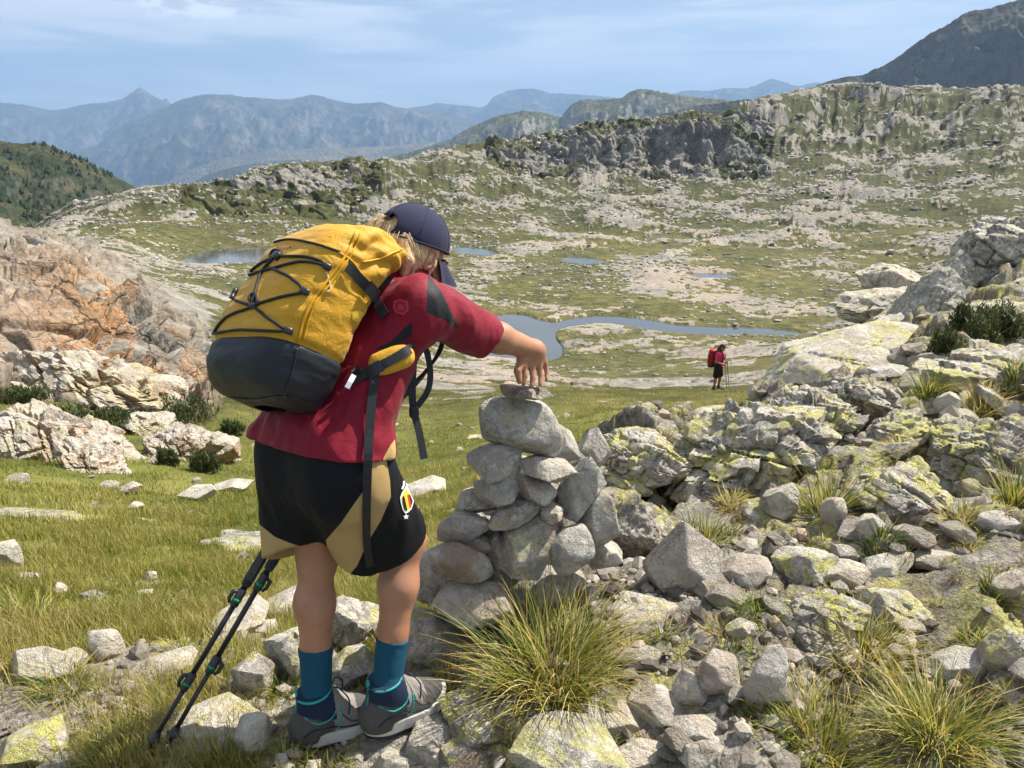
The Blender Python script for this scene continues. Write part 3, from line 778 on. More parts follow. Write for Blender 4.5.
HAZE = 8.6e-5
SUN_AZ, SUN_EL = 61.0, 51.0
def build_light():
    w = bpy.data.worlds.new('World'); SC.world = w; w.use_nodes = True
    t = w.node_tree; t.nodes.clear()
    out = t.nodes.new('ShaderNodeOutputWorld'); bg = t.nodes.new('ShaderNodeBackground')
    sky = t.nodes.new('ShaderNodeTexSky'); sky.sky_type = 'NISHITA'; sky.sun_disc = False
    sky.sun_elevation = R_(SUN_EL); sky.sun_rotation = R_(SUN_AZ); sky.altitude = 2200
    sky.air_density = 1.0; sky.dust_density = 4.0; sky.ozone_density = 1.0
    bg.inputs['Strength'].default_value = .060
    # thin high cloud and one small cumulus, as directions in the sky
    tc = t.nodes.new('ShaderNodeTexCoord')
    def math_(op, a, b=None, c=None, clamp=False):
        n = t.nodes.new('ShaderNodeMath'); n.operation = op; n.use_clamp = clamp
        for i, q in enumerate((a, b, c)):
            if q is None: continue
            if isinstance(q, (int, float)): n.inputs[i].default_value = q
            else: t.links.new(q, n.inputs[i])
        return n.outputs[0]
    def mr(v, a, b, lo, hi):
        n = t.nodes.new('ShaderNodeMapRange'); n.interpolation_type = 'SMOOTHSTEP'; t.links.new(v, n.inputs[0])
        for i, q in enumerate((a, b, lo, hi)): n.inputs[i + 1].default_value = q
        return n.outputs[0]
    def noise(vec, sc, det, ro, dist=0):
        n = t.nodes.new('ShaderNodeTexNoise'); t.links.new(vec, n.inputs['Vector']); n.inputs['Scale'].default_value = sc
        n.inputs['Detail'].default_value = det; n.inputs['Roughness'].default_value = ro; n.inputs['Distortion'].default_value = dist
        return n.outputs['Fac']
    def mix(f, a, b):
        n = t.nodes.new('ShaderNodeMix'); n.data_type = 'RGBA'; t.links.new(f, n.inputs[0]); t.links.new(a, n.inputs[6])
        if isinstance(b, tuple): n.inputs[7].default_value = (*b, 1)
        else: t.links.new(b, n.inputs[7])
        return n.outputs[2]
    def mapping(sc, rot=(0, 0, 0)):
        n = t.nodes.new('ShaderNodeMapping'); t.links.new(tc.outputs['Generated'], n.inputs[0])
        n.inputs['Scale'].default_value = sc; n.inputs['Rotation'].default_value = rot
        return n.outputs[0]
    cir = noise(mapping((1.0, 1.0, 9.0), (0, R_(-7), 0)), 2.3, 9, .58, .4)
    cir2 = noise(mapping((1.4, 1.0, 16.0), (0, R_(9), 0)), 3.1, 8, .6, .3)
    f = mr(math_('MULTIPLY_ADD', cir, .65, math_('MULTIPLY', cir2, .35)), .43, .59, .22, .95)
    col = mix(f, sky.outputs[0], CLOUD)
    # cumulus
    sp = t.nodes.new('ShaderNodeSeparateXYZ'); t.links.new(tc.outputs['Generated'], sp.inputs[0])
    az = math_('ARCTAN2', sp.outputs[0], sp.outputs[1]); el = math_('ARCSINE', sp.outputs[2])
    def blob(a0, e0, wa, we):
        return math_('SQRT', math_('ADD', math_('POWER', math_('ABSOLUTE', math_('DIVIDE', math_('SUBTRACT', az, R_(a0)), R_(wa))), 2.0),
                                   math_('POWER', math_('ABSOLUTE', math_('DIVIDE', math_('SUBTRACT', el, R_(e0)), R_(we))), 2.0)))
    cn = noise(mapping((1, 1, 1.6)), 26, 8, .62)
    b = math_('SUBTRACT', math_('MULTIPLY_ADD', cn, 1.7, .12), blob(-20.4, 7.9, 4.6, 1.1))
    cum = mr(b, -.05, .5, 0, .95)
    shade = noise(mapping((1, 1, 3.0)), 34, 6, .6)
    cc = t.nodes.new('ShaderNodeMix'); cc.data_type = 'RGBA'; t.links.new(mr(shade, .38, .6, 0, 1), cc.inputs[0])
    cc.inputs[6].default_value = (*[c * .78 for c in CLOUD], 1); cc.inputs[7].default_value = (*[c * 1.25 for c in CLOUD], 1)
    col = mix(cum, col, cc.outputs[2])
    t.links.new(col, bg.inputs['Color']); t.links.new(bg.outputs[0], out.inputs['Surface'])
    L = bpy.data.lights.new('sun', 'SUN'); L.energy = SUN_E; L.angle = R_(.55); L.color = (1.0, .94, .845)
    o = bpy.data.objects.new('sun', L); COL.objects.link(o)
    d = Vector((math.cos(R_(SUN_EL)) * math.sin(R_(SUN_AZ)), math.cos(R_(SUN_EL)) * math.cos(R_(SUN_AZ)), math.sin(R_(SUN_EL))))
    o.rotation_euler = d.to_track_quat('Z', 'Y').to_euler()
    o.location = (40, 10, 60)
CLOUD = (8.6, 8.9, 9.4)
SUN_E = 5.0

def build_camera():
    c = bpy.data.cameras.new('camera'); o = bpy.data.objects.new('camera', c); COL.objects.link(o)
    c.sensor_fit = 'HORIZONTAL'; c.angle = 2 * math.atan(512 / FPX)
    c.clip_start = .05; c.clip_end = 60000
    o.location = (0, 0, ZC); o.rotation_euler = (math.pi / 2 - PITCH, 0, 0)
    SC.camera = o
    SC.view_settings.view_transform = 'Standard'; SC.view_settings.look = 'None'
    SC.view_settings.exposure = EXPO; SC.view_settings.gamma = 1
    try: SC.view_settings.use_curve_mapping = False
    except Exception: pass
    SC.render.engine = 'CYCLES'
    cy = SC.cycles
    cy.max_bounces = 6; cy.diffuse_bounces = 2; cy.glossy_bounces = 2; cy.transmission_bounces = 3; cy.volume_bounces = 0
    cy.transparent_max_bounces = 4
    cy.caustics_reflective = False; cy.caustics_refractive = False
    cy.use_denoising = True
    cy.use_adaptive_sampling = True; cy.adaptive_threshold = .03
    cy.sample_clamp_indirect = 6
EXPO = 1.08
# ================================================================== ROCKS
_ico = {}
def ico(n):
    if n not in _ico:
        import bmesh
        bm = bmesh.new(); bmesh.ops.create_icosphere(bm, subdivisions=n, radius=1)
        bm.verts.ensure_lookup_table()
        V = np.array([v.co[:] for v in bm.verts]); V /= np.linalg.norm(V, axis=1, keepdims=True)
        F = np.array([[v.index for v in f.verts] for f in bm.faces]); bm.free()
        _ico[n] = (V, F)
    return _ico[n]

def rock_shape(seed, dims, sub=4, sharp=70.0, nplanes=15, rough=.028, planes=None, crack=0.0, flat=0.0):
    """a block broken along flat faces: the support of a set of random planes, then roughened"""
    D, F = ico(sub)
    rng = np.random.RandomState(seed)
    if planes is None:
        k = np.arange(nplanes) + .5
        ph = np.arccos(1 - 2 * k / nplanes); th = math.pi * (1 + 5 ** .5) * k + rng.rand() * 6.3
        n = np.stack([np.cos(th) * np.sin(ph), np.sin(th) * np.sin(ph), np.cos(ph)], 1) + rng.normal(scale=.24, size=(nplanes, 3))
        n /= np.linalg.norm(n, axis=1, keepdims=True)
        h = rng.uniform(.72, 1.0, nplanes)
        if flat:
            n = np.vstack([n, [[rng.normal() * .1, rng.normal() * .1, 1]], [[0, 0, -1]]]); h = np.append(h, [1 - flat, 1 - flat])
            n /= np.linalg.norm(n, axis=1, keepdims=True)
    else:
        P = np.array(planes, float); n = P[:, :3] / np.linalg.norm(P[:, :3], axis=1, keepdims=True); h = P[:, 3]
    q = np.maximum(D @ n.T, 1e-6) / h
    r = np.sum(q ** sharp, axis=1) ** (-1.0 / sharp)
    V = D * r[:, None]
    dims = np.asarray(dims, float)
    m = dims.mean()
    V = V / (np.abs(V).max(0)[None, :]) * dims
    if rough:
        p = V / m
        d = rough * 1.5 * fbm3(p, 1.1, 5, .58, seed=seed % 97)
        if sub >= 4:
            d += rough * .8 * (np.abs(fbm3(p, 2.6, 4, .6, seed=seed % 89 + 5)) - .25)
            if sub >= 5:
                d += rough * .35 * fbm3(p, 9.0, 3, .6, seed=seed % 83 + 2)
        if crack:
            rot = np.array(Matrix.Rotation(R_(18 + seed % 9), 3, 'Z') @ Matrix.Rotation(R_(-32), 3, 'Y') @ Matrix.Rotation(R_(20), 3, 'X'))
            # layered joints: long plates, cut across by fewer cracks
            hh, ee, tt = block3t(p + .16 * np.stack([fbm3(p, 1.3, 3, seed=i) for i in range(3)], -1), rot, (1.0, .6, .36), seed % 50)
            d += crack * ((hh - .5) * .6 + tt * .7 - .45 * (1 - sstep(0, .05, ee)))
            hh, ee, tt = block3t(p + .08 * np.stack([fbm3(p, 3, 2, seed=i + 3) for i in range(3)], -1), rot, (.45, .28, .16), seed % 41)
            d += crack * .26 * ((hh - .5) + tt - .6 * (1 - sstep(0, .08, ee)))
            d += crack * .2 * (np.abs(fbm3(p, 3.4, 4, .6, seed=seed % 31)) - .2)
        V = V + D * (d * m)[:, None]
    return V, F

VIEW = np.array([[1, 0, 0], [0, CP, -SP], [0, SP, CP]], float)   # right, into the picture, up
def frame(tilt=0.0, yaw=0.0, level=True):
    """axes of a rock: across, deep, tall; tilt turns it in the picture plane, yaw about the vertical"""
    B = np.eye(3)
    B = np.array(Matrix.Rotation(R_(yaw), 3, 'Z')) @ B
    B = np.array(Matrix.Rotation(-R_(tilt), 3, 'Y')) @ B
    return B

def make_rock(name, center, dims, B, seed, look, sub=4, mat=None, **kw):
    V, F = rock_shape(seed, dims, sub, **kw)
    o = add_mesh(name, V, F, mat or GRAN, smooth=True)
    M = Matrix([[float(B[i, j]) for j in range(3)] for i in range(3)]).to_4x4()
    M.translation = Vector([float(c) for c in center])
    o.matrix_world = M
    o.color = (look[0], look[1], look[2] * (.62 if name == 'cairn_stone' else .85), 1)
    try: o.data.set_sharp_from_angle(angle=R_(38))
    except Exception: pass
    return o

# looks: (yellow lichen, warm tint, dark lichen)
GREY, PALE, TAN, LICH, DARK, SPEC = (.35, .35, .45), (.2, .4, .15), (.15, .9, .25), (1.0, .3, .8), (.4, .2, 1.0), (.3, .1, .9)

def cairn_stone(px, py, hw, hh, tilt, dy, seed, look, label, deep=None, name='cairn_stone', **kw):
    c = Wy(px, py, 2.085 + dy)
    d = proj(c)[2]
    s = d / FPX
    dims = (hw * s * 1.12, (deep or (hw + hh) * .55) * s, hh * s * 1.14)
    kw.setdefault('sub', 5)
    o = make_rock(name, c, dims, frame(tilt, kw.pop('yaw', 0)), seed, look, **kw)
    return tag(o, label, 'stone', 'stones of the cairn')

def build_cairn():
    A = cairn_stone
    # (dy: nearer is negative)
    A(523, 390.5, 28, 5.0, -8, .0, 11, (.1, .9, 1.3), 'flat speckled brown stone on top of the cairn, under the boy\'s fingers', deep=16, flat=.35, rough=.05)
    A(487, 524, 24, 15, 10, .05, 173, (.2, .2, .9), 'dark stone filling the gap behind the pale knobbly cairn stone', deep=18, sub=4)
    A(524, 428, 45, 29, -24, .02, 23, (.45, .12, .85), 'largest cairn stone, egg-shaped grey block right below the flat top stone', deep=32, sharp=12)
    A(494, 461, 26, 17, 8, -.01, 31, (.12, .1, .6), 'grey cairn stone under the left side of the egg-shaped block', deep=24)
    A(548, 468, 29, 14, -5, -.01, 47, (.08, .2, .1), 'white wedge stone under the right side of the egg-shaped block', deep=24)
    A(498, 490, 23, 16, -4, -.015, 53, (.1, .1, .6), 'grey cairn stone in the middle of the stack, left of the small brown wedge', deep=24)
    A(536, 489, 20, 12, -14, -.03, 61, (.0, .95, .25), 'small brown wedge stone in the middle of the cairn', deep=18)
    A(478, 500, 24, 14, 12, .03, 67, (.15, .1, .75), 'dark grey cairn stone sticking out furthest on the left, above the pale knobbly one', deep=22)
    A(512, 515, 31, 8.5, 16, -.05, 71, (.9, .35, .55), 'long flat cairn stone sloping up to the right with a yellow lichen end', deep=18, flat=.2)
    A(552, 515, 11, 12, 10, -.055, 79, (.1, .6, .15), 'small pale stone wedged at the right end of the long flat cairn stone', deep=12, sub=4)
    A(580, 492, 20, 35, -22, .01, 83, (.3, .15, .3), 'tall white stone leaning against the right side of the cairn', deep=22)
    A(598, 522, 19, 27, 14, .0, 89, (.1, .5, .3), 'pinkish upright stone at the right foot of the cairn', deep=18)
    A(525, 546, 29, 31, 0, -.06, 97, (.6, .45, .75), 'big speckled block with a yellow lichen spot in the lower front of the cairn', deep=28)
    A(570, 547, 22, 24, 6, -.07, 101, (.05, .1, .8), 'rounded white stone with dark specks in the lower right of the cairn', deep=22, sharp=10)
    A(460, 527, 28, 16, 26, -.03, 103, (.1, .15, .45), 'pale knobbly stone sloping up to the right on the left flank of the cairn', deep=22)
    A(464, 562, 31, 19, -18, -.09, 107, (.1, .85, .45), 'rounded brown stone low on the left front of the cairn', deep=24, sharp=11)
    A(479, 546, 12, 11, 0, -.05, 109, (.05, .8, .3), 'small tan stone between the rounded brown and the dark upright one', deep=12, sub=4)
    A(498, 553, 12, 23, 8, -.045, 113, (.1, .2, .9), 'narrow dark upright stone left of the big speckled block', deep=16)
    A(476, 601, 38, 18, 2, -.13, 127, (.35, .4, .7), 'flat-bottomed base slab under the rounded brown stone, left of the big tuft', deep=30)
    A(438, 566, 24, 19, 10, -.04, 131, (.2, .15, .75), 'pale-topped base stone right of the boy\'s right knee', deep=26)
    A(440, 592, 24, 14, 0, .0, 137, (.2, .2, 1.0), 'dark base stone in the hollow behind the boy\'s right calf', deep=24)
    A(425, 638, 38, 26, -6, -.12, 139, (.8, .2, 1.0), 'dark lichen-covered boulder behind the boy\'s right sock', deep=36)
    A(603, 553, 22, 14, -24, .02, 149, (.1, .45, .35), 'low pinkish stone sloping down to the right behind the big tuft', deep=20)
    A(535, 520, 40, 60, 0, .10, 151, (.2, .2, .8), 'inner stone of the cairn, seen only through the gaps', deep=30, sub=4)
    A(520, 585, 60, 26, 0, .02, 157, (.2, .3, .8), 'buried base stone of the cairn behind the big tuft', deep=34, sub=4)
    A(556, 446, 24, 22, -10, .16, 163, (.2, .15, .7), 'white speckled stone behind the right side of the egg-shaped block', deep=22)
    A(594, 447, 15, 18, 6, .45, 167, (.1, .1, .85), 'dark-specked upright stone standing behind the cairn on the right', deep=16)

def ground_rock(px, py, hw, hh, tilt, seed, look, label, cat='rock', name='rock', deep=None, rise=.35, group=None, r=None, sink=0.0, **kw):
    """a rock lying where its foot is seen; hw and hh are its half-sizes as seen"""
    g = ground_hit(px, min(py + hh * .8, 800)) if r is None else None
    if r is not None:
        a = (px - 512) / FPX; v = (384 - py - hh * .8) / FPX
        h = math.hypot(a, CP + v * SP)
        g = np.array([r * a / h, r * (CP + v * SP) / h, 0]); g[2] = ground_z(g[0], g[1])
    d = proj(g)[2]; s = d / FPX
    # the seen half height mixes the height and the depth of the block
    dep = (deep or (hw * .55 + hh * .35)) * s
    view = math.atan2(ZC - g[2], math.hypot(g[0], g[1]))
    tall = max(hh * s * 1.02, .4 * dep * 0 + hh * s * .8)
    dirv = np.array([g[0], g[1], 0]); dirv /= np.linalg.norm(dirv)
    c = W(px, py, d + dep * .55)
    kw.setdefault('sub', 5)
    B = frame(tilt, kw.pop('yaw', 0))
    o = make_rock(name, c, (hw * s, dep, tall), B, seed, look, **kw)
    return tag(o, label, cat, group)

def build_rocks():
    G = ground_rock
    G(684, 562, 43, 44, 0, 12, (.05, .45, .3), 'tall pale pyramid-shaped stone standing right of the big tuft', deep=32, sharp=30, rough=.03,
      planes=[(-.62, -.62, .42, .56), (.62, -.5, .36, .5), (.25, .8, .4, .6), (-.6, .6, .3, .6), (0, 0, -1, .85), (.95, -.2, -.1, .74), (-.95, -.2, -.35, .80), (.1, -1, -.25, .7)])
    G(640, 532, 44, 32, -14, 15, (.9, .25, .95), 'lichen-striped block with a dark left face between the cairn and the pyramid stone', deep=40, crack=.1)
    # lichen-covered bedrock on the right
    B = dict(cat='bedrock', name='bedrock', group='lichen-covered bedrock')
    G(636, 462, 62, 28, 8, 201, (1.0, .3, .8), 'low lichen-covered bedrock hump right behind the cairn', deep=70, crack=.22, sub=6, **B)
    G(742, 452, 96, 46, 22, 202, (1.25, .2, .9), 'broad cracked bedrock slope, the one most covered in yellow lichen', deep=110, crack=.30, sub=6, **B)
    G(806, 424, 62, 34, 16, 203, (1.15, .25, .85), 'cracked lichen-yellow bedrock below the smooth sloping slab', deep=80, crack=.28, sub=6, **B)
    G(834, 362, 88, 30, 22, 204, (.75, .3, .25), 'long smooth slab sloping down to the left, beside the far hiker', deep=70, sub=6, rough=.02, r=6.7, crack=.04, **B)
    G(896, 497, 56, 38, -4, 205, (.95, .3, .7), 'rounded bedrock block with yellow lichen on top, right of the tall tuft', deep=60, crack=.14, sub=6, **B)
    G(975, 372, 78, 26, 6, 206, (.8, .3, .6), 'pale bedrock shelf at the right edge below the dark shrubs', deep=70, crack=.2, sub=6, **B)
    G(978, 455, 56, 36, 8, 207, (1.1, .3, .7), 'bedrock with broad yellow lichen patches at the right edge', deep=60, crack=.2, sub=6, **B)
    G(880, 398, 36, 20, -12, 208, (.5, .3, .8), 'fractured grey bedrock step left of the green tuft on the slope', deep=40, crack=.22, **B)
    G(846, 402, 28, 22, 40, 209, (.4, .1, 1.0), 'dark tilted bedrock flake below the smooth sloping slab', deep=30, crack=.2, **B)
    G(905, 432, 40, 20, 4, 210, (.9, .25, .8), 'low lichen-spotted bedrock in the middle of the right slope', deep=44, crack=.2, **B)
    G(808, 566, 34, 21, 0, 211, (1.6, .2, .6), 'low stone with a bright yellow lichen cap in the middle of the rubble', deep=34, crack=.06)
    G(812, 626, 60, 30, 14, 212, (1.2, .35, .6), 'long low lichen-yellow slab behind the large tuft at bottom right', deep=50, crack=.12, sub=6)
    G(905, 612, 46, 20, -8, 213, (.8, .35, .5), 'pale low slab between the two tufts on the right', deep=40, crack=.1)
    # upper right outcrop
    G(1004, 262, 52, 52, -12, 221, (.25, .05, 1.0), 'big dark boulder at the right edge above the shrubs', deep=60, crack=.2, r=11.5, sub=6, name='boulder', cat='boulder')
    G(922, 322, 18, 62, -24, 222, (.3, .1, .9), 'tall dark slab standing on edge left of the shrubs', deep=60, crack=.12, r=9.6, sub=6, name='boulder', cat='boulder')
    G(889, 283, 32, 19, -6, 223, (.3, .2, .75), 'rounded boulder on the skyline left of the big dark boulder', deep=34, r=12.4, crack=.1, name='boulder', cat='boulder')
    G(888, 304, 62, 18, 6, 224, (.3, .25, .8), 'long low boulder with a dark front, below the rounded skyline boulder', deep=40, r=11.6, crack=.14, name='boulder', cat='boulder')
    G(908, 320, 38, 14, 14, 225, (.6, .25, .6), 'flat-topped ledge block just left of the tall standing slab', deep=36, r=10.3, crack=.14, name='boulder', cat='boulder')
    G(868, 338, 40, 15, 22, 226, (.7, .25, .4), 'pale tilted ledge block above the smooth sloping slab', deep=36, r=9.2, crack=.1, name='boulder', cat='boulder')
    G(905, 344, 34, 24, 30, 227, (.2, .05, 1.0), 'dark shadowed block at the foot of the tall standing slab', deep=40, r=8.7, crack=.2, name='boulder', cat='boulder')
    G(995, 318, 50, 16, 10, 228, (.6, .2, .6), 'grey ledge running out of the frame below the shrubs', deep=50, r=8.3, crack=.16, name='boulder', cat='boulder')
    G(958, 278, 20, 26, -20, 229, (.3, .15, .9), 'dark block wedged between the standing slab and the big dark boulder', deep=26, r=11.2, crack=.14, name='boulder', cat='boulder')
    # loose stones in the right rubble
    S = dict(cat='stone', name='stone')
    G(781, 502, 21, 21, 0, 231, GREY, 'angular grey stone left of the tall tuft on the bedrock', **S)
    G(834, 512, 15, 19, 0, 232, (.1, .5, .3), 'rounded brownish stone right of the tall tuft', sharp=10, **S)
    G(869, 530, 16, 18, -10, 233, PALE, 'small pale pointed stone below the rounded lichen block', **S)
    G(1000, 524, 23, 13, -4, 234, (.05, .35, .3), 'smooth rounded grey stone near the right edge', sharp=9, **S)
    G(848, 553, 20, 9, -8, 235, PALE, 'flat pale stone right of the yellow-capped stone', **S)
    G(848, 577, 26, 17, 10, 236, (.1, .4, .3), 'squarish pale stone right below the yellow-capped stone', **S)
    G(884, 566, 32, 11, 14, 237, PALE, 'long pale stone sloping up to the right in the rubble', **S)
    G(740, 572, 34, 17, 24, 238, (.1, .55, .35), 'smooth tan slab leaning beside the pyramid stone', deep=36, **S)
    G(718, 674, 28, 29, 12, 239, (.15, .5, .3), 'rounded warm-grey stone leaning against the white upright slab', sharp=12, **S)
    G(766, 681, 24, 42, -16, 240, (.05, .3, .15), 'white upright slab with a sharp tip at the edge of the large tuft', deep=20, sharp=26, **S)
    G(693, 730, 30, 17, 2, 241, (.1, .6, .2), 'pale tan stone below the warm-grey leaning stone', **S)
    G(692, 690, 24, 20, 20, 242, (.3, .5, .4), 'grey-tan stone left of the warm-grey leaning stone', **S)
    G(655, 705, 34, 22, -4, 243, PALE, 'broad pale stone in the bottom centre, left of the tan ones', deep=34, **S)
    G(612, 718, 40, 20, -8, 244, (.1, .75, .2), 'pinkish flat stone behind the grey bottom boulder', deep=34, **S)
    G(560, 752, 66, 34, -6, 245, (.7, .05, .8), 'large blue-grey boulder cut by the bottom edge', deep=52, sub=6, rough=.03, name='boulder', cat='boulder')
    G(486, 716, 52, 20, -4, 246, (1.1, .3, .9), 'mossy yellow-topped rock right of the boy\'s right boot', deep=40, sub=6, crack=.08)
    G(432, 740, 34, 24, 16, 247, (.2, .15, .6), 'grey rough stone below the boy\'s right boot', deep=36, crack=.06)
    G(468, 756, 30, 18, 0, 248, (.9, .4, .5), 'small lichen-spotted stone at the bottom edge left of the blue-grey boulder', **S)
    G(400, 764, 34, 20, -6, 249, GREY, 'grey stone at the bottom edge between the boy and the blue-grey boulder', **S)
    G(640, 757, 32, 18, 8, 250, PALE, 'pale stone at the bottom edge right of the blue-grey boulder', **S)
    G(704, 758, 26, 18, 0, 251, (.1, .4, .6), 'rough stone at the bottom edge left of the large tuft', **S)
    G(640, 618, 44, 14, 8, 252, (.5, .3, .4), 'flat pale slab under the pyramid stone', deep=40, **S)
    G(640, 655, 30, 12, 0, 253, PALE, 'low pale stone right of the big tuft', **S)
    G(742, 628, 18, 10, 0, 254, (.8, .3, .4), 'small lichen stone beside the small green tuft', **S)
    G(1008, 650, 26, 30, -10, 255, (.8, .5, .4), 'tan stone with yellow lichen at the right edge', crack=.05)
    G(960, 665, 34, 18, 6, 256, (.3, .1, .3), 'blue-grey smooth stone right of the large tuft', **S)
    G(1012, 585, 22, 18, 10, 257, (.3, .5, .4), 'tan stone at the right edge above the yellow tuft', **S)
    G(935, 560, 26, 10, 0, 258, PALE, 'low white stone in the rubble left of the yellow tuft', **S)
    G(925, 380, 26, 12, 30, 259, (.3, .3, .6), 'small tilted slab right of the green tuft on the slope', **S)
    G(1000, 405, 36, 10, -32, 260, (.3, .3, .7), 'narrow slab sloping down to the right at the right edge', **S)
    G(946, 405, 14, 15, -18, 261, (.2, .3, .2), 'white block below the green tuft on the slope', **S)
    G(890, 372, 22, 9, -6, 262, (.2, .1, .4), 'smooth pale stone at the foot of the green tuft', **S)
    G(906, 452, 22, 12, 0, 263, (.15, .1, .4), 'grey flat stone below the brown tuft', **S)
    G(960, 420, 24, 12, 0, 264, GREY, 'grey broken stone right of the white block', **S)
    G(1008, 430, 18, 16, 12, 265, (.5, .2, .8), 'dark spotted stone at the right edge of the slope', **S)
    # around the boy and bottom left
    G(205, 733, 66, 24, 6, 271, (.6, .35, .45), 'broad smooth slab crossed by the trekking poles', deep=56, sub=6, rough=.02)
    G(254, 735, 20, 28, 6, 272, (.15, .3, .25), 'pale wedge-shaped stone left of the boy\'s left boot', sharp=26, **S)
    G(255, 677, 26, 26, 6, 273, (1.1, .3, .6), 'lichen-spotted block right of the trekking poles', deep=24, **S)
    G(300, 655, 34, 34, 20, 274, (.6, .15, .95), 'dark lichen-covered rock behind the boy\'s left calf', deep=36, crack=.08)
    G(236, 622, 52, 15, 18, 275, (.4, .4, .3), 'long pale slab rising to the right behind the trekking poles', deep=40)
    G(285, 606, 34, 12, 16, 276, (.3, .3, .5), 'second pale slab behind the boy\'s left knee', deep=30)
    G(352, 622, 34, 36, 24, 277, (1.0, .2, .9), 'lichen-covered rock seen between the boy\'s legs', deep=36, crack=.1)
    G(350, 668, 30, 22, 10, 278, (.5, .15, .9), 'dark rock seen between the boy\'s socks', deep=26)
    G(108, 645, 19, 19, 10, 279, (.1, .35, .2), 'pale rounded boulder left of the gravel path', sharp=12, **S)
    G(42, 668, 34, 21, -6, 280, (.2, .3, .25), 'broad pale stone in the grass at the left edge', deep=30, **S)
    G(73, 660, 18, 9, 0, 281, PALE, 'low flat stone between the broad pale stone and the rounded boulder', **S)
    G(36, 748, 34, 26, 10, 282, (1.1, .3, .5), 'lichen-topped rock at the bottom left', deep=32)
    G(62, 768, 28, 12, 4, 283, (.2, .1, .4), 'grey smooth stone at the bottom edge on the left', deep=24, **S)
    G(170, 668, 34, 14, 14, 284, PALE, 'low pale rock lying across the gravel path', deep=30, **S)
    G(8, 553, 15, 18, 0, 285, (.1, .2, .15), 'white boulder at the left edge of the meadow', **S)
    G(26, 579, 14, 7, 0, 286, PALE, 'flat white stone below the white boulder', **S)
    G(60, 590, 8, 8, 10, 287, PALE, 'small white pointed stone in the meadow', sub=4, **S)
    G(151, 576, 7, 7, 0, 288, GREY, 'small grey stone alone in the middle of the meadow', sub=4, **S)
    G(143, 594, 10, 5, 10, 289, PALE, 'small flat white stone below the small grey one', sub=4, **S)
    G(135, 507, 9, 5, 10, 290, PALE, 'small pale stone below the end of the ledge', sub=4, **S)
    G(196, 494, 22, 9, 14, 291, (.05, .3, .15), 'pale stone heap at the left end of the low stone row', **S)
    G(232, 486, 24, 7, 10, 292, (.05, .4, .15), 'long pale stone close behind the boy\'s shorts', **S)
    G(420, 488, 28, 11, 14, 293, (.05, .35, .15), 'pale slab in the grass between the boy and the cairn', **S)
    # ledges below the ochre cliff on the left
    L = dict(cat='ledge', name='rock_ledge', group='rock ledges below the ochre cliff')
    G(92, 384, 98, 26, -14, 301, (.5, 1.0, .4), 'upper tan ledge with an overhanging right end under the ochre cliff', deep=60, crack=.22, sub=6, mat=OCHRE, **L)
    G(60, 440, 86, 27, -26, 302, (.4, .9, .35), 'lower pale ledge sloping down to the right into the meadow', deep=60, crack=.24, sub=6, mat=OCHRE, **L)
    G(92, 462, 44, 14, -30, 303, (.2, 1.0, .3), 'layered end of the lower ledge with flaking plates', deep=36, crack=.3, mat=OCHRE, **L)
    G(180, 447, 48, 17, -4, 304, (.3, .9, .3), 'wide tan block with horizontal cracks left of the boy', deep=40, crack=.26, sub=6, mat=OCHRE, **L)
    G(221, 449, 20, 18, 0, 305, (.1, 1.0, .2), 'smooth orange block at the right end of the wide tan block', deep=26, crack=.08, mat=OCHRE, **L)
    G(150, 424, 34, 12, -6, 306, (.4, .6, .3), 'grey-tan rounded ledge above the wide tan block', deep=34, crack=.16, mat=OCHRE, **L)
    G(128, 490, 14, 6, 20, 307, (.1, 1.0, .2), 'small orange stone at the tip of the lower ledge', sub=4, mat=OCHRE, cat='stone', name='stone')

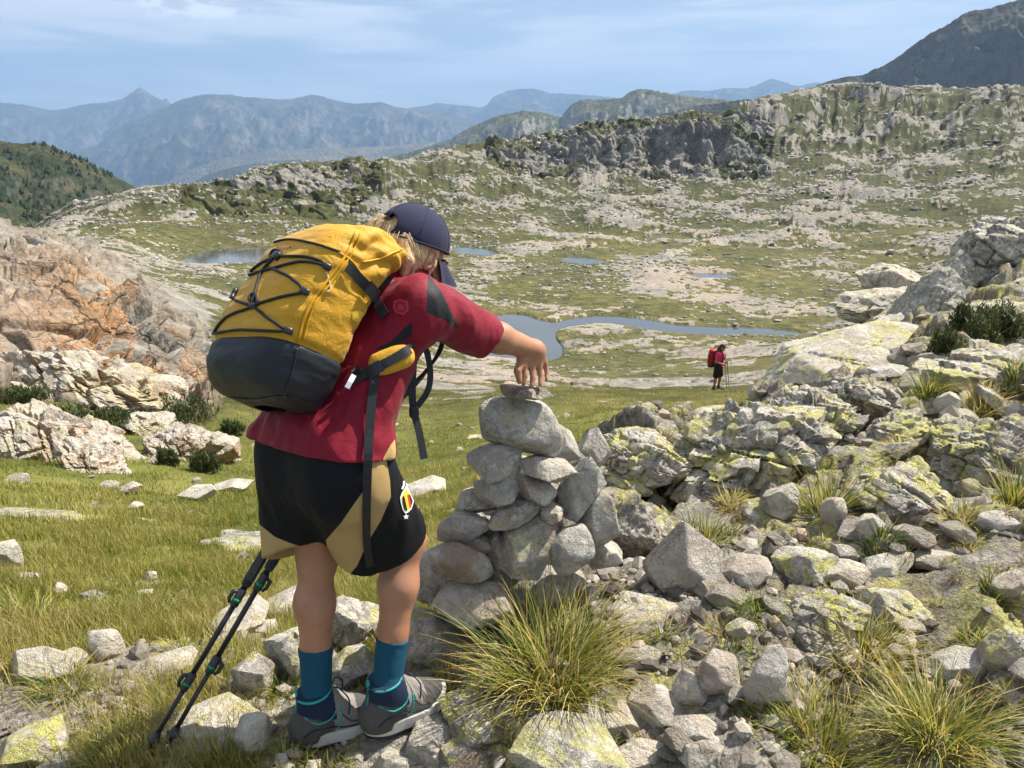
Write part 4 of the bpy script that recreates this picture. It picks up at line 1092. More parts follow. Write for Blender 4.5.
def scatter_stones():
    """loose stones: the larger ones one by one, grit and far boulders as masses"""
    rng = np.random.RandomState(99)
    protos = []
    for k in range(10):
        V, F = rock_shape(400 + k, (1, rng.uniform(.7, 1), rng.uniform(.45, .8)), 4, nplanes=13, rough=.04)
        protos.append((V, F))
    meshes = [None] * 10
    # ---- rubble stones on the knoll round the cairn, path stones, meadow stones
    zones = [
     ('rubble', 118, lambda: (rng.uniform(420, 1060), rng.uniform(440, 775)), (7, 24), 'small granite stone loose in the rubble right of the cairn', 'loose stones in the rubble'),
     ('path', 30, lambda: (rng.uniform(-10, 250), rng.uniform(630, 770)), (4, 10), 'pale pebble-sized stone lying on the gravel path', 'pale stones on the gravel path'),
     ('slope', 36, lambda: (rng.uniform(800, 1050), rng.uniform(315, 445)), (6, 19), 'weathered grey stone lying on the upper right slope', 'loose stones on the upper right slope'),
     ('meadow', 74, lambda: (rng.uniform(-10, 640), rng.uniform(398, 600)), (2.5, 11), 'small pale stone half sunk in the meadow grass', 'pale stones scattered in the meadow'),
    ]
    for zn, n, pick, (a, b), label, group in zones:
        made = 0; tries = 0
        while made < n and tries < 6000:
            tries += 1
            px, py = pick()
            g = ground_hit(px, py)
            r = math.hypot(g[0], g[1])
            gr = grid_at(gravel, g[0], g[1]); sh = grid_at(shelf, g[0], g[1])
            if zn in ('rubble', 'slope') and sh < .5: continue
            if zn == 'path' and gr < .35: continue
            if zn == 'meadow' and (sh > .1 or r < 2.6 or r > 27): continue
            d = proj(g)[2]
            u = rng.rand()
            s = (a + (b - a) * u ** 2.2) * d / FPX * (.75 if zn == 'meadow' and py < 470 else 1)
            k = rng.randint(10)
            if meshes[k] is None or True:
                if meshes[k] is None:
                    o = add_mesh('stone', protos[k][0], protos[k][1], GRANF, smooth=True)
                    try: o.data.set_sharp_from_angle(angle=R_(38))
                    except Exception: pass
                    meshes[k] = o
                else:
                    o = meshes[k].copy(); COL.objects.link(o)
            o.scale = (s * rng.uniform(.9, 1.3), s * rng.uniform(.8, 1.1), s * rng.uniform(.7, 1.0))
            o.rotation_euler = (rng.normal() * .25, rng.normal() * .25, rng.uniform(0, 6.28))
            o.location = (g[0], g[1], g[2] + s * (.28 if zn != 'meadow' else .12))
            lk = [GREY, PALE, TAN, PALE, (.7, .3, .6), (.1, .5, .3)][rng.randint(6)]
            if zn in ('path', 'meadow'): lk = (.1, rng.uniform(.2, .6), .15)
            o.color = (*lk, 1)
            tag(o, label, 'stone', group)
            made += 1
    # ---- grit
    Vs, Fs, off = [], [], 0
    D, F = ico(1)
    n = 0; tries = 0
    N = 8000
    px = rng.uniform(-40, 1080, N * 3); 
    az = rng.uniform(-36, 37, N * 4) * math.pi / 180; lr = rng.uniform(math.log(1.35), math.log(7.5), N * 4)
    x = np.exp(lr) * np.sin(az); y = np.exp(lr) * np.cos(az)
    w = grid_at(gravel, x, y) * np.clip(.35 + 1.9 * fbm2(x, y, 1.9, 3, seed=40), .06, 1) * (1 + grid_at(path, x, y))
    ok = rng.rand(len(x)) < w
    x, y = x[ok][:N], y[ok][:N]
    z = ground_z(x, y)
    s = (.0035 + .034 * rng.rand(len(x)) ** 4.0) * np.clip(np.hypot(x, y) / 2.2, .8, 2.2)
    sc = rng.uniform(.65, 1.25, (len(x), 3)) * [1, 1, .8]
    jit = rng.uniform(.72, 1.2, (24, len(D)))
    th = rng.uniform(0, 6.28, len(x))
    V = D[None] * jit[rng.randint(0, 24, len(x))][:, :, None] * sc[:, None, :] * s[:, None, None]
    ct, st_ = np.cos(th)[:, None], np.sin(th)[:, None]
    V = np.stack([V[..., 0] * ct - V[..., 1] * st_, V[..., 0] * st_ + V[..., 1] * ct, V[..., 2]], -1)
    V += np.stack([x, y, z + s * .25], 1)[:, None, :]
    Fa = F[None] + (np.arange(len(x)) * len(D))[:, None, None]
    tint = np.repeat(rng.rand(len(x)), len(D))
    o = add_mesh('grit', V.reshape(-1, 3), Fa.reshape(-1, 3), mat_pebble(), smooth=False, attrs=dict(tint=tint))
    tag(o, 'pale grit and small stones between the rocks', 'gravel', kind='stuff')
    # ---- boulders all over the basin and the slopes beyond
    Vs, Fs, Ts, off = [], [], [], 0
    N = 24000
    az = rng.uniform(-38, 38, N * 6) * math.pi / 180; lr = rng.uniform(math.log(27), math.log(680), N * 6)
    x = np.exp(lr) * np.sin(az); y = np.exp(lr) * np.cos(az); r = np.exp(lr)
    rk = grid_at(rockm, x, y); kn = grid_at(knoll, x, y); ls = grid_at(lake_sd, x, y); tb = grid_at(TB, x, y)
    cl = sstep(-.1, .35, fbm2(x, y, 1 / 35., 4, seed=50))
    w = (.08 + .7 * cl ** 1.3) * (1 - kn) * np.interp(r, [27, 80, 120, 150, 250, 400, 700], [.04, .06, .4, .7, .9, 1, .9])
    w = np.where(ls < .6, 0, w)
    ok = rng.rand(len(x)) < w
    x, y, r = x[ok][:N], y[ok][:N], r[ok][:N]
    z = ground_z(x, y)
    base = np.interp(r, [27, 60, 120, 220, 400, 650], [.05, .08, .15, .24, .45, .75])
    s = base * (.5 + 2.6 * rng.rand(len(x)) ** 5 + .7 * rng.rand(len(x)))
    lo = [rock_shape(700 + k, (1, rng.uniform(.7, 1), rng.uniform(.5, .85)), 1, nplanes=10, rough=0, sharp=40) for k in range(40)]
    hi = [rock_shape(760 + k, (1, rng.uniform(.7, 1), rng.uniform(.5, .85)), 2, nplanes=11, rough=.02, sharp=40) for k in range(20)]
    for lib, sel in ((hi, np.where(s / r * FPX > 3.2)[0]), (lo, np.where(s / r * FPX <= 3.2)[0])):
        kk = rng.randint(0, len(lib), len(sel))
        for k in range(len(lib)):
            ii = sel[kk == k]
            if not len(ii): continue
            V, F = lib[k]
            th = rng.uniform(0, 6.28, len(ii)); ct, st_ = np.cos(th)[:, None], np.sin(th)[:, None]
            P = V[None] * (s[ii][:, None, None] * rng.uniform(.75, 1.3, (len(ii), 3))[:, None, :])
            P = np.stack([P[..., 0] * ct - P[..., 1] * st_, P[..., 0] * st_ + P[..., 1] * ct, P[..., 2]], -1)
            P += np.stack([x[ii], y[ii], z[ii] + s[ii] * .10], 1)[:, None, :]
            Fs.append((F[None] + (off + np.arange(len(ii)) * len(V))[:, None, None]).reshape(-1, 3))
            Vs.append(P.reshape(-1, 3)); off += len(ii) * len(V)
            Ts.append(np.repeat(rng.rand(len(ii)), len(V)))
    o = add_mesh('boulder_scatter', np.vstack(Vs), np.vstack(Fs), mat_farboulder(), smooth=False, attrs=dict(tint=np.concatenate(Ts)))
    tag(o, 'countless pale boulders strewn over the basin and the slopes beyond', 'boulders', kind='stuff')

def mat_pebble():
    N = NT('grit_stone')
    t = N.attr('tint'); pos = N.geo('Position')
    c = N.ramp(t, [(0, (.10, .085, .07)), (.3, (.22, .19, .155)), (.6, (.32, .285, .235)), (.88, (.44, .40, .34)), (1, (.40, .28, .19))])
    c = N.mix(N.mr(N.noise(pos, 160, 4, .7), .5, .68, 0, .6), c, (.10, .09, .08))
    return N.done(N.bsdf(c, .9, N.bump(N.noise(pos, 140, 4, .7), .004), .2))

def mat_farboulder():
    N = NT('far_boulder')
    t = N.attr('tint'); pos = N.geo('Position')
    c = N.ramp(t, [(0, (.16, .15, .13)), (.4, (.29, .27, .235)), (.8, (.42, .39, .34)), (1, (.45, .38, .31))])
    n = N.noise(pos, 2.2, 9, .75)
    c = N.mix(N.mr(n, .5, .66, 0, .75), c, (.075, .072, .065))
    return N.done(N.bsdf(c, .92, N.bump(N.noise(pos, 2.5, 8, .7), .25, .7), .15))

def mat_ochre():
    N = NT('ochre_rock')
    l, w, d, rnd = N.objcol(); vec = N.objco(); up = N.sep(N.geo('Normal'))[2]
    k = .35
    big = N.noise(vec, .9, 8, .68, .5)
    gr, h = granite_nodes(N, vec, up, N.math('MULTIPLY', l, .8), .4, d, k)
    och = N.ramp(N.noise(vec, 1.6, 9, .7, .6), [(.3, (.17, .12, .085)), (.42, (.36, .22, .12)), (.53, (.46, .30, .17)), (.68, (.55, .44, .33))])
    # the sides are stained, weathered tops stay grey
    side = N.mr(up, .75, .2, .12, 1)
    c = N.mix(N.math('MULTIPLY', N.math('MULTIPLY', side, w), N.mr(big, .36, .52)), gr, och)
    return N.done(N.bsdf(c, .9, N.bump(h, .14), .2))

# ================================================================== PLANTS
def blade_mesh(base, az, length, width, lean, curl, seg=4, tint=None, twist=None):
    """curved, tapering blades; all arguments are arrays with one value per blade"""
    n = len(az)
    t = np.linspace(0, 1, seg + 1)
    ang = lean[:, None] + curl[:, None] * t[None, :]                 # from the vertical
    ds = length[:, None] / seg
    hx = np.concatenate([np.zeros((n, 1)), np.cumsum(np.sin(ang[:, :-1]) * ds, 1)], 1)
    hz = np.concatenate([np.zeros((n, 1)), np.cumsum(np.cos(ang[:, :-1]) * ds, 1)], 1)
    c, s = np.cos(az)[:, None], np.sin(az)[:, None]
    P = np.stack([base[:, 0:1] + hx * c, base[:, 1:2] + hx * s, base[:, 2:3] + hz], -1)
    w = width[:, None] * (1 - t[None, :] ** 1.6) * .5
    a2 = az + math.pi / 2 + (0 if twist is None else twist)
    side = np.stack([np.cos(a2), np.sin(a2), np.zeros(n)], -1)[:, None, :] * w[..., None]
    L = P - side; Rr = P + side
    V = np.empty((n, 2 * seg + 1, 3))
    V[:, 0:2 * seg:2] = L[:, :seg]; V[:, 1:2 * seg:2] = Rr[:, :seg]; V[:, 2 * seg] = P[:, seg]
    q = np.array([[2*k, 2*k+1, 2*k+3, 2*k+2] for k in range(seg - 1)])
    tr = np.array([[2*seg-2, 2*seg-1, 2*seg]])
    off = (np.arange(n) * (2 * seg + 1))[:, None, None]
    along = np.empty((n, 2 * seg + 1)); along[:, 0:2*seg:2] = t[:seg]; along[:, 1:2*seg:2] = t[:seg]; along[:, -1] = 1
    tt = np.repeat((np.random.RandomState(1).rand(n) if tint is None else tint)[:, None], 2 * seg + 1, 1)
    return V.reshape(-1, 3), [(q[None] + off).reshape(-1, 4), (tr[None] + off).reshape(-1, 3)], along.ravel(), tt.ravel()

def mat_grass(name, stops, tip):
    N = NT(name)
    a, t = N.attr('along'), N.attr('tint')
    c = N.ramp(t, stops)
    c = N.mix(N.mr(a, .0, .28), (.14, .115, .055), c)
    c = N.mix(N.math('MULTIPLY', N.mr(a, .62, 1.0), N.mr(t, .3, .8, .2, .9)), c, tip)
    p = N.bsdf(c, .55, None, .35)
    tr = N.n('ShaderNodeBsdfTranslucent'); N.put(tr.inputs[0], c)
    mx = N.n('ShaderNodeMixShader'); mx.inputs[0].default_value = .32
    N.t.links.new(p, mx.inputs[1]); N.t.links.new(tr.outputs[0], mx.inputs[2])
    return N.done(mx.outputs[0])

def tuft(px, py, hw, hh, seed, label, group=None, blades=None, mat=None, name='grass_tuft', r=None, spread=1.0, stiff=0.0, dry=0.0):
    """a tussock whose foot is seen at (px, py); it reaches hh px up and hw px to either side"""
    rng = np.random.RandomState(seed)
    g = ground_hit(px, py)
    if r is not None: g = Wy(px, py, r)
    d = proj(g)[2]; s = d / FPX
    H = hh * s; Rr = hw * s
    n = blades or int(130 + 2.0 * hw)
    rad = Rr * .42 * np.sqrt(rng.rand(n)); th = rng.uniform(0, 6.283, n)
    b = np.stack([rad * np.cos(th), rad * np.sin(th) * .9, np.zeros(n)], 1)
    b[:, 2] = ground_z(b[:, 0] + g[0], b[:, 1] + g[1]) - g[2] - .012
    if r is not None: b[:, 2] = -.01
    b[:, 2] = np.clip(b[:, 2], -.08, .05)
    az = th + rng.normal(scale=.75, size=n)
    ln = H * rng.uniform(.55, 1.35, n) * (1 + .25 * rad / (Rr + 1e-6))
    lean = np.abs(rng.normal(scale=.28, size=n)) + .75 * spread * rad / (Rr * .42 + 1e-6) * rng.uniform(.4, 1, n)
    curl = rng.uniform(.2, 1.5, n) * (1 - stiff)
    wd = rng.uniform(.0022, .0046, n) * np.clip(d / 2.1, 1, 2.6)
    tint = np.clip(rng.beta(1.3, 1.5, n) + dry, 0, 1)
    V, F, al, tt = blade_mesh(b, az, ln, wd, lean, curl, 5, tint, rng.normal(scale=.6, size=n))
    o = add_mesh(name, V, F, mat or TUFT, smooth=True, attrs=dict(along=al, tint=tt))
    o.location = [float(q) for q in g]
    tag(o, label, 'grass tuft', group)
    return o

def shrub(px, py, hw, hh, seed, label, r=None, n=2600, group=None, leaf=(.010, .022)):
    rng = np.random.RandomState(seed)
    g = ground_hit(px, py + hh * .8)
    d = proj(g)[2]; s = d / FPX
    root = empty('shrub', g)
    a, h = hw * s, hh * s * 1.9
    # a low cushion of several uneven lobes, each filled with sprigs
    lob = [(rng.uniform(-.75, .75) * a, rng.uniform(-.45, .45) * a, rng.uniform(.25, .5) * a, rng.uniform(.55, 1.0) * h) for _ in range(9)]
    P = []
    for _ in range(n):
        l = lob[rng.randint(len(lob))]
        v = rng.normal(size=3); v /= np.linalg.norm(v); v[2] = abs(v[2])
        q = rng.rand() ** .3
        P.append([l[0] + v[0] * l[2] * q, l[1] + v[1] * l[2] * q, v[2] * l[3] * q])
    P = np.array(P)
    sz = rng.uniform(leaf[0], leaf[1], n) * d / 9.0
    V, F, al, tt = blade_mesh(P, rng.uniform(0, 6.28, n), sz * 4.5, sz * 1.1, rng.uniform(0, 1.2, n), rng.uniform(0, .8, n), 2, rng.rand(n), rng.normal(size=n))
    add_mesh('foliage', V, F, SHRUB, root, attrs=dict(along=al, tint=tt))
    # woody stems
    Vs, Fs, off = [], [], 0
    for l in lob:
        p = np.array([[0, 0, -.02], [l[0] * .4, l[1] * .4, l[3] * .3], [l[0], l[1], l[3] * .7]])
        v, f = tube(p, [.012 * d / 9, .009 * d / 9, .004 * d / 9], 6)
        Vs.append(v); Fs.append(f + off); off += len(v)
    add_mesh('stem', np.vstack(Vs), np.vstack(Fs), WOOD, root)
    tag(root, label, 'shrub', group)
    return root

def tube(P, rad, n=8, closed_ends=True):
    P = np.asarray(P, float); rad = np.broadcast_to(np.asarray(rad, float), (len(P),))
    T = np.gradient(P, axis=0); T /= np.linalg.norm(T, axis=1, keepdims=True) + 1e-12
    up = np.array([0, 0, 1.0]) if abs(T[0][2]) < .9 else np.array([1.0, 0, 0])
    A = np.cross(T[0], up); A /= np.linalg.norm(A)
    rings = []
    for k in range(len(P)):
        A = A - T[k] * (A @ T[k]); A /= np.linalg.norm(A) + 1e-12
        Bv = np.cross(T[k], A)
        th = np.arange(n) * 2 * math.pi / n
        rings.append(P[k] + rad[k] * (np.cos(th)[:, None] * A + np.sin(th)[:, None] * Bv))
    V = np.vstack(rings)
    F = grid_faces(len(P), n, True)
    if closed_ends:
        c0 = len(V); V = np.vstack([V, P[:1], P[-1:]])
        k = np.arange(n); m = (len(P) - 1) * n
        e0 = np.stack([np.full(n, c0), (k + 1) % n, k, k], 1); e1 = np.stack([np.full(n, c0 + 1), m + k, m + (k + 1) % n, m + (k + 1) % n], 1)
        e0 = e0[:, [0, 1, 2]]; e1 = e1[:, [0, 1, 2]]
        # triangles written as quads would be degenerate, so split the quads instead
        F = np.vstack([F[:, [0, 1, 2]], F[:, [0, 2, 3]], e0, e1])
    return V, F

def smooth_path(P, n=8):
    P = np.asarray(P, float)
    Q = np.vstack([2 * P[0] - P[1], P, 2 * P[-1] - P[-2]])
    out = []
    for i in range(1, len(Q) - 2):
        p0, p1, p2, p3 = Q[i-1], Q[i], Q[i+1], Q[i+2]
        for k in range(n):
            t = k / n
            out.append(.5*((2*p1)+(-p0+p2)*t+(2*p0-5*p1+4*p2-p3)*t*t+(-p0+3*p1-3*p2+p3)*t**3))
    out.append(P[-1])
    return np.array(out)

def build_meadow():
    rng = np.random.RandomState(12)
    M = mat_grass('meadow_grass', [(0, (.085, .135, .014)), (.35, (.21, .225, .030)), (.62, (.36, .315, .068)), (.85, (.44, .36, .13)), (1, (.56, .47, .24))], (.45, .36, .16))
    for lo, hi, N, lmin, lmax, wk, az0 in ((1.5, 6.0, 165000, .028, .085, .0022, 43), (6.0, 31.0, 140000, .03, .095, .0050, 37)):
        K = N * 4
        az = rng.uniform(-az0, az0, K) * math.pi / 180
        q = rng.rand(K); r = lo * (hi / lo) ** q
        x, y = r * np.sin(az), r * np.cos(az)
        w = grid_at(grass, x, y) ** 1.4 * (1 - grid_at(knoll, x, y))
        cl = .45 + .9 * fbm2(x, y, 2.6 if hi < 7 else .9, 3, seed=60)
        ok = rng.rand(K) < w * np.clip(cl + .1, .05, 1)
        x, y, r, cl = x[ok][:N], y[ok][:N], r[ok][:N], cl[ok][:N]
        n = len(x)
        b = np.stack([x, y, ground_z(x, y) - .006], 1)
        tz = fbm2(x, y, .55, 3, seed=61) + .7 * fbm2(x, y, .2, 2, seed=63)
        ln = rng.uniform(lmin, lmax, n) * (.55 + .9 * np.clip(cl, 0, 1)) * np.clip(1 + .5 * tz, .4, 1.8)
        wd = wk * rng.uniform(.7, 1.4, n) * (r / lo) ** .55
        tint = np.clip(rng.beta(1.6, 2.0, n) + .62 * tz + .2 * fbm2(x, y, 3.0, 2, seed=62), 0, 1)
        V, F, al, tt = blade_mesh(b, rng.uniform(0, 6.283, n), ln, wd, np.abs(rng.normal(scale=.35, size=n)), rng.uniform(.1, 1.1, n), 3, tint, rng.normal(size=n))
        o = add_mesh('meadow_grass', V, F, M, attrs=dict(along=al, tint=tt))
        tag(o, 'short yellow-green meadow grass covering the slope', 'grass', kind='stuff')

def build_tufts():
    t = tuft
    t(550, 676, 108, 86, 1, 'largest bristling tuft with yellow-tipped blades at the foot of the cairn', blades=900, dry=.12)
    t(828, 512, 34, 50, 2, 'tall upright tuft on the lichen bedrock above the rounded brownish stone', stiff=.4)
    t(700, 545, 58, 34, 3, 'wide low tuft right behind the pyramid stone', blades=260)
    t(752, 612, 40, 26, 4, 'small dark green tuft left of the long lichen-yellow slab', blades=170, dry=-.2)
    t(930, 392, 26, 30, 5, 'green spiky tuft high on the right slope', dry=-.1)
    t(980, 412, 34, 24, 6, 'brown dry tuft right of the green spiky one', dry=.3)
    t(1012, 505, 22, 44, 7, 'tall thin tuft at the right edge beside the smooth rounded stone', stiff=.4)
    t(992, 598, 34, 30, 8, 'yellow-green tuft at the right edge below the rubble', dry=.1)
    t(905, 455, 28, 22, 9, 'reddish dry tuft below the grey flat stone', dry=.3)
    t(860, 655, 74, 46, 10, 'upper part of the large bottom right tussock, behind the rest', blades=560, dry=.15)
    t(820, 760, 96, 62, 11, 'wide straggling tussock at the bottom edge right of the white upright slab', blades=760, dry=.12)
    t(935, 735, 70, 80, 12, 'tallest tussock with upright orange-tipped blades at bottom right', blades=620, dry=.1)
    t(880, 545, 34, 22, 13, 'dark mossy tuft in the rubble right of the yellow-capped stone', dry=-.25, blades=220)
    t(970, 645, 24, 20, 14, 'small green tuft between the stones at the right edge', dry=-.2)
    t(560, 700, 40, 20, 15, 'low yellow tuft behind the mossy rock', dry=.2)
    t(450, 690, 40, 26, 16, 'dry tuft between the boy\'s right boot and the big tuft', dry=.25)
    t(660, 500, 30, 20, 17, 'straw-coloured tuft left of the pyramid stone\'s tip', dry=.35)
    t(640, 485, 20, 16, 18, 'small dry tuft on the bedrock hump behind the cairn', dry=.3)
    t(690, 455, 18, 12, 19, 'tiny green tuft in a crack of the broad bedrock slope')
    t(62, 690, 50, 34, 20, 'tussock in the grass left of the gravel path', blades=240)
    t(185, 655, 40, 24, 21, 'low tussock right of the pale rounded boulder', dry=.05)
    t(120, 765, 60, 40, 22, 'tussock at the bottom left around the pole tips', blades=280)
    t(225, 768, 60, 34, 23, 'tussock at the bottom edge in front of the broad smooth slab', blades=260)
    t(232, 655, 34, 28, 24, 'tussock growing behind the poles beside the lichen-spotted block')
    t(282, 690, 24, 24, 25, 'dark tuft between the lichen-spotted block and the boy\'s left boot', dry=-.1)
    t(290, 762, 34, 24, 26, 'tuft at the bottom edge below the boy\'s left boot')
    t(30, 620, 50, 34, 27, 'pale seeding tuft at the left edge of the near meadow', dry=.15, blades=220)
    t(140, 610, 70, 22, 28, 'bright green low patch of longer grass in the near meadow', dry=-.25, blades=260)
    t(345, 712, 26, 18, 29, 'small tuft between the boy\'s boots', dry=.2)
    t(730, 505, 24, 16, 30, 'small dry tuft left of the angular grey stone', dry=.3)
    t(960, 520, 30, 22, 31, 'heathery brown tuft left of the smooth rounded stone', dry=.3)
    t(660, 445, 26, 14, 32, 'dry tuft on top of the bedrock hump', dry=.3)
    t(790, 415, 20, 12, 33, 'low tuft at the upper edge of the broad bedrock slope')
    t(1015, 385, 26, 22, 34, 'grassy tuft at the right edge below the pale bedrock shelf')
    t(605, 690, 34, 20, 35, 'straw-coloured tuft right of the big tuft\'s foot', dry=.35)
    rng = np.random.RandomState(77)
    made = 0
    while made < 78:
        px, py = rng.uniform(420, 1040), rng.uniform(440, 766)
        g = ground_hit(px, py)
        if grid_at(shelf, g[0], g[1]) < .6: continue
        d = proj(g)[2]
        q = rng.rand()
        kind = rng.randint(3)
        lab = ['small straw-dry tuft squeezed between stones of the rubble', 'small green sprig of grass between stones of the rubble', 'low heathery brown cushion between stones of the rubble'][kind]
        t(px, py, (9 + 20 * q) * 2.4 / d, (8 + 12 * q) * 2.4 / d, 200 + made, lab, group=['dry tufts in the rubble', 'green sprigs in the rubble', 'heathery cushions in the rubble'][kind], blades=int(50 + 90 * q), dry=(.35, -.12, .25)[kind], mat=TUFT if kind < 2 else HEATH)
        made += 1
    # shrubs
    shrub(988, 326, 46, 24, 1, 'dark green shrub covering the hollow below the big dark boulder', r=9.0, n=5200)
    shrub(945, 345, 22, 22, 2, 'smaller green shrub at the foot of the tall standing slab', r=8.6, n=1800)
    shrub(60, 422, 64, 12, 3, 'long dark juniper mat under the upper tan ledge', n=3600, group='junipers below the ochre cliff')
    shrub(158, 412, 50, 9, 4, 'dark juniper mat at the foot of the ochre cliff', n=2600, group='junipers below the ochre cliff')
    shrub(168, 457, 14, 10, 5, 'round juniper left of the wide tan block\'s cracks', n=900, group='junipers below the ochre cliff')
    shrub(206, 463, 16, 10, 6, 'round juniper in front of the smooth orange block', n=900, group='junipers below the ochre cliff')
    shrub(232, 428, 12, 6, 7, 'small juniper beside the backpack\'s black base', n=600, group='junipers below the ochre cliff')
    shrub(22, 396, 26, 10, 8, 'juniper at the left edge under the upper ledge', n=1200, group='junipers below the ochre cliff')
# ================================================================== PEOPLE
class Field:
    """a signed distance field on a grid; shapes are blended in one after the other"""
    def __init__(s, lo, hi, h):
        s.lo = np.asarray(lo, float); s.h = h
        s.n = np.ceil((np.asarray(hi, float) - s.lo) / h).astype(int) + 1
        s.F = np.full(s.n, 9.0, np.float32)
    def _blk(s, lo, hi, m):
        a = np.clip(np.floor((lo - m - s.lo) / s.h).astype(int), 0, s.n - 1)
        b = np.clip(np.ceil((hi + m - s.lo) / s.h).astype(int) + 1, 1, s.n)
        sl = tuple(slice(i, j) for i, j in zip(a, b))
        ax = [(s.lo[i] + s.h * np.arange(a[i], b[i])) for i in range(3)]
        P = np.stack(np.meshgrid(*ax, indexing='ij'), -1)
        return sl, P
    def _mix(s, sl, d, k):
        f = s.F[sl]
        if k > 0:
            h = np.clip(.5 + .5 * (f - d) / k, 0, 1)
            s.F[sl] = f * (1 - h) + d * h - k * h * (1 - h)
        else:
            s.F[sl] = np.minimum(f, d)
    def cone(s, a, b, ra, rb, k=.02, cut=None, hollow=None):
        a = np.asarray(a, float); b = np.asarray(b, float); R = max(ra, rb)
        sl, P = s._blk(np.minimum(a, b) - R, np.maximum(a, b) + R, k + .02)
        ab = b - a
        t = np.clip(((P - a) @ ab) / (ab @ ab), 0, 1)
        d = np.linalg.norm(P - a - t[..., None] * ab, axis=-1) - (ra + (rb - ra) * t)
        if hollow is not None:
            ha, hb, hra, hrb = hollow; hv = hb - ha
            t2 = np.clip(((P - ha) @ hv) / (hv @ hv), 0, 1)
            d = np.maximum(d, -(np.linalg.norm(P - ha - t2[..., None] * hv, axis=-1) - (hra + (hrb - hra) * t2)))
        for c in (cut or []):
            d = np.maximum(d, (P - c[0]) @ c[1])
        s._mix(sl, d, k)
    def chain(s, pts, rad, k=.02):
        for i in range(len(pts) - 1): s.cone(pts[i], pts[i + 1], rad[i], rad[i + 1], k)
    def ell(s, c, B, r, k=.02, cut=None, power=2.0, op='add'):
        """B: rows are the axes"""
        c = np.asarray(c, float); r = np.asarray(r, float); R = r.max() * 1.05
        sl, P = s._blk(c - R, c + R, k + .02)
        q = np.abs((P - c) @ np.asarray(B).T) / r
        m = np.sum(q ** power, -1) ** (1 / power)
        q2 = q / r
        g = np.linalg.norm(q2, axis=-1) / np.maximum(m, 1e-6) if power == 2.0 else 1.0 / r.min()
        d = (m - 1) * m / np.maximum(np.linalg.norm(q2, axis=-1), 1e-6) if power == 2.0 else (m - 1) * r.min()
        for cc in (cut or []):
            d = np.maximum(d, (P - cc[0]) @ cc[1])
        if op == 'add': s._mix(sl, d, k)
        else: s.F[sl] = np.maximum(s.F[sl], -d)
    def cut(s, p, n, lo=None, hi=None):
        P = np.stack(np.meshgrid(*[s.lo[i] + s.h * np.arange(s.n[i]) for i in range(3)], indexing='ij'), -1)
        s.F = np.maximum(s.F, ((P - p) @ np.asarray(n, float)).astype(np.float32))
    def warp(s, fn, band=.03):
        idx = np.where(np.abs(s.F) < band)
        P = np.stack([s.lo[i] + s.h * idx[i] for i in range(3)], -1)
        s.F[idx] += fn(P).astype(np.float32)
    def mesh(s):
        F = s.F; n = F.shape; neg = F < 0
        c = np.zeros(tuple(k - 1 for k in n), np.uint8)
        for dx in (0, 1):
            for dy in (0, 1):
                for dz in (0, 1):
                    c += neg[dx:n[0]-1+dx, dy:n[1]-1+dy, dz:n[2]-1+dz]
        act = np.where((c > 0) & (c < 8)); A = np.stack(act, -1)
        idx = np.full(c.shape, -1, np.int32); idx[act] = np.arange(len(A))
        acc = np.zeros((len(A), 3)); cnt = np.zeros(len(A))
        corners = [np.array(q) for q in np.ndindex(2, 2, 2)]
        val = {tuple(q): F[A[:, 0] + q[0], A[:, 1] + q[1], A[:, 2] + q[2]] for q in corners}
        for q in corners:
            for ax in range(3):
                if q[ax] == 0:
                    e = q.copy(); e[ax] = 1
                    a, b = val[tuple(q)], val[tuple(e)]
                    m = (a < 0) != (b < 0)
                    t = np.where(m, a / np.where(m, a - b, 1), 0)
                    p = np.tile(q.astype(float), (len(A), 1)); p[:, ax] += t
                    acc[m] += p[m]; cnt[m] += 1
        V = s.lo + s.h * (A + acc / np.maximum(cnt, 1)[:, None])
        Q = []
        for ax in range(3):
            o1, o2 = [(1, 2), (2, 0), (0, 1)][ax]
            sl0 = [slice(None)] * 3; sl1 = [slice(None)] * 3
            sl0[ax] = slice(0, n[ax] - 1); sl1[ax] = slice(1, n[ax])
            ch = np.where(neg[tuple(sl0)] != neg[tuple(sl1)]); E = np.stack(ch, -1)
            ok = (E[:, o1] > 0) & (E[:, o2] > 0) & (E[:, o1] < n[o1] - 1) & (E[:, o2] < n[o2] - 1)
            E = E[ok]
            fl = neg[tuple(sl0)][tuple(E.T)]
            def cell(d1, d2):
                q = E.copy(); q[:, o1] += d1; q[:, o2] += d2
                return idx[tuple(q.T)]
            f = np.stack([cell(-1, -1), cell(0, -1), cell(0, 0), cell(-1, 0)], 1)
            f[~fl] = f[~fl][:, ::-1]
            Q.append(f)
        return V, np.vstack(Q)

def relax(V, F, it=2, lam=.5):
    for _ in range(it):
        acc = np.zeros_like(V); cnt = np.zeros(len(V))
        for k in range(F.shape[1]):
            a, b = F[:, k], F[:, (k + 1) % F.shape[1]]
            np.add.at(acc, a, V[b]); np.add.at(cnt, a, 1)
            np.add.at(acc, b, V[a]); np.add.at(cnt, b, 1)
        V = V * (1 - lam) + lam * acc / np.maximum(cnt, 1)[:, None]
    return V

def vnormals(V, F):
    n = np.cross(V[F[:, 2]] - V[F[:, 0]], V[F[:, 3 % F.shape[1]]] - V[F[:, 1]])
    out = np.zeros_like(V)
    for k in range(F.shape[1]): np.add.at(out, F[:, k], n)
    return out / (np.linalg.norm(out, axis=1, keepdims=True) + 1e-12)

def px_sd(V, poly):
    x, y, d = proj(V)
    return poly_sd(x, y, np.array(poly, float))

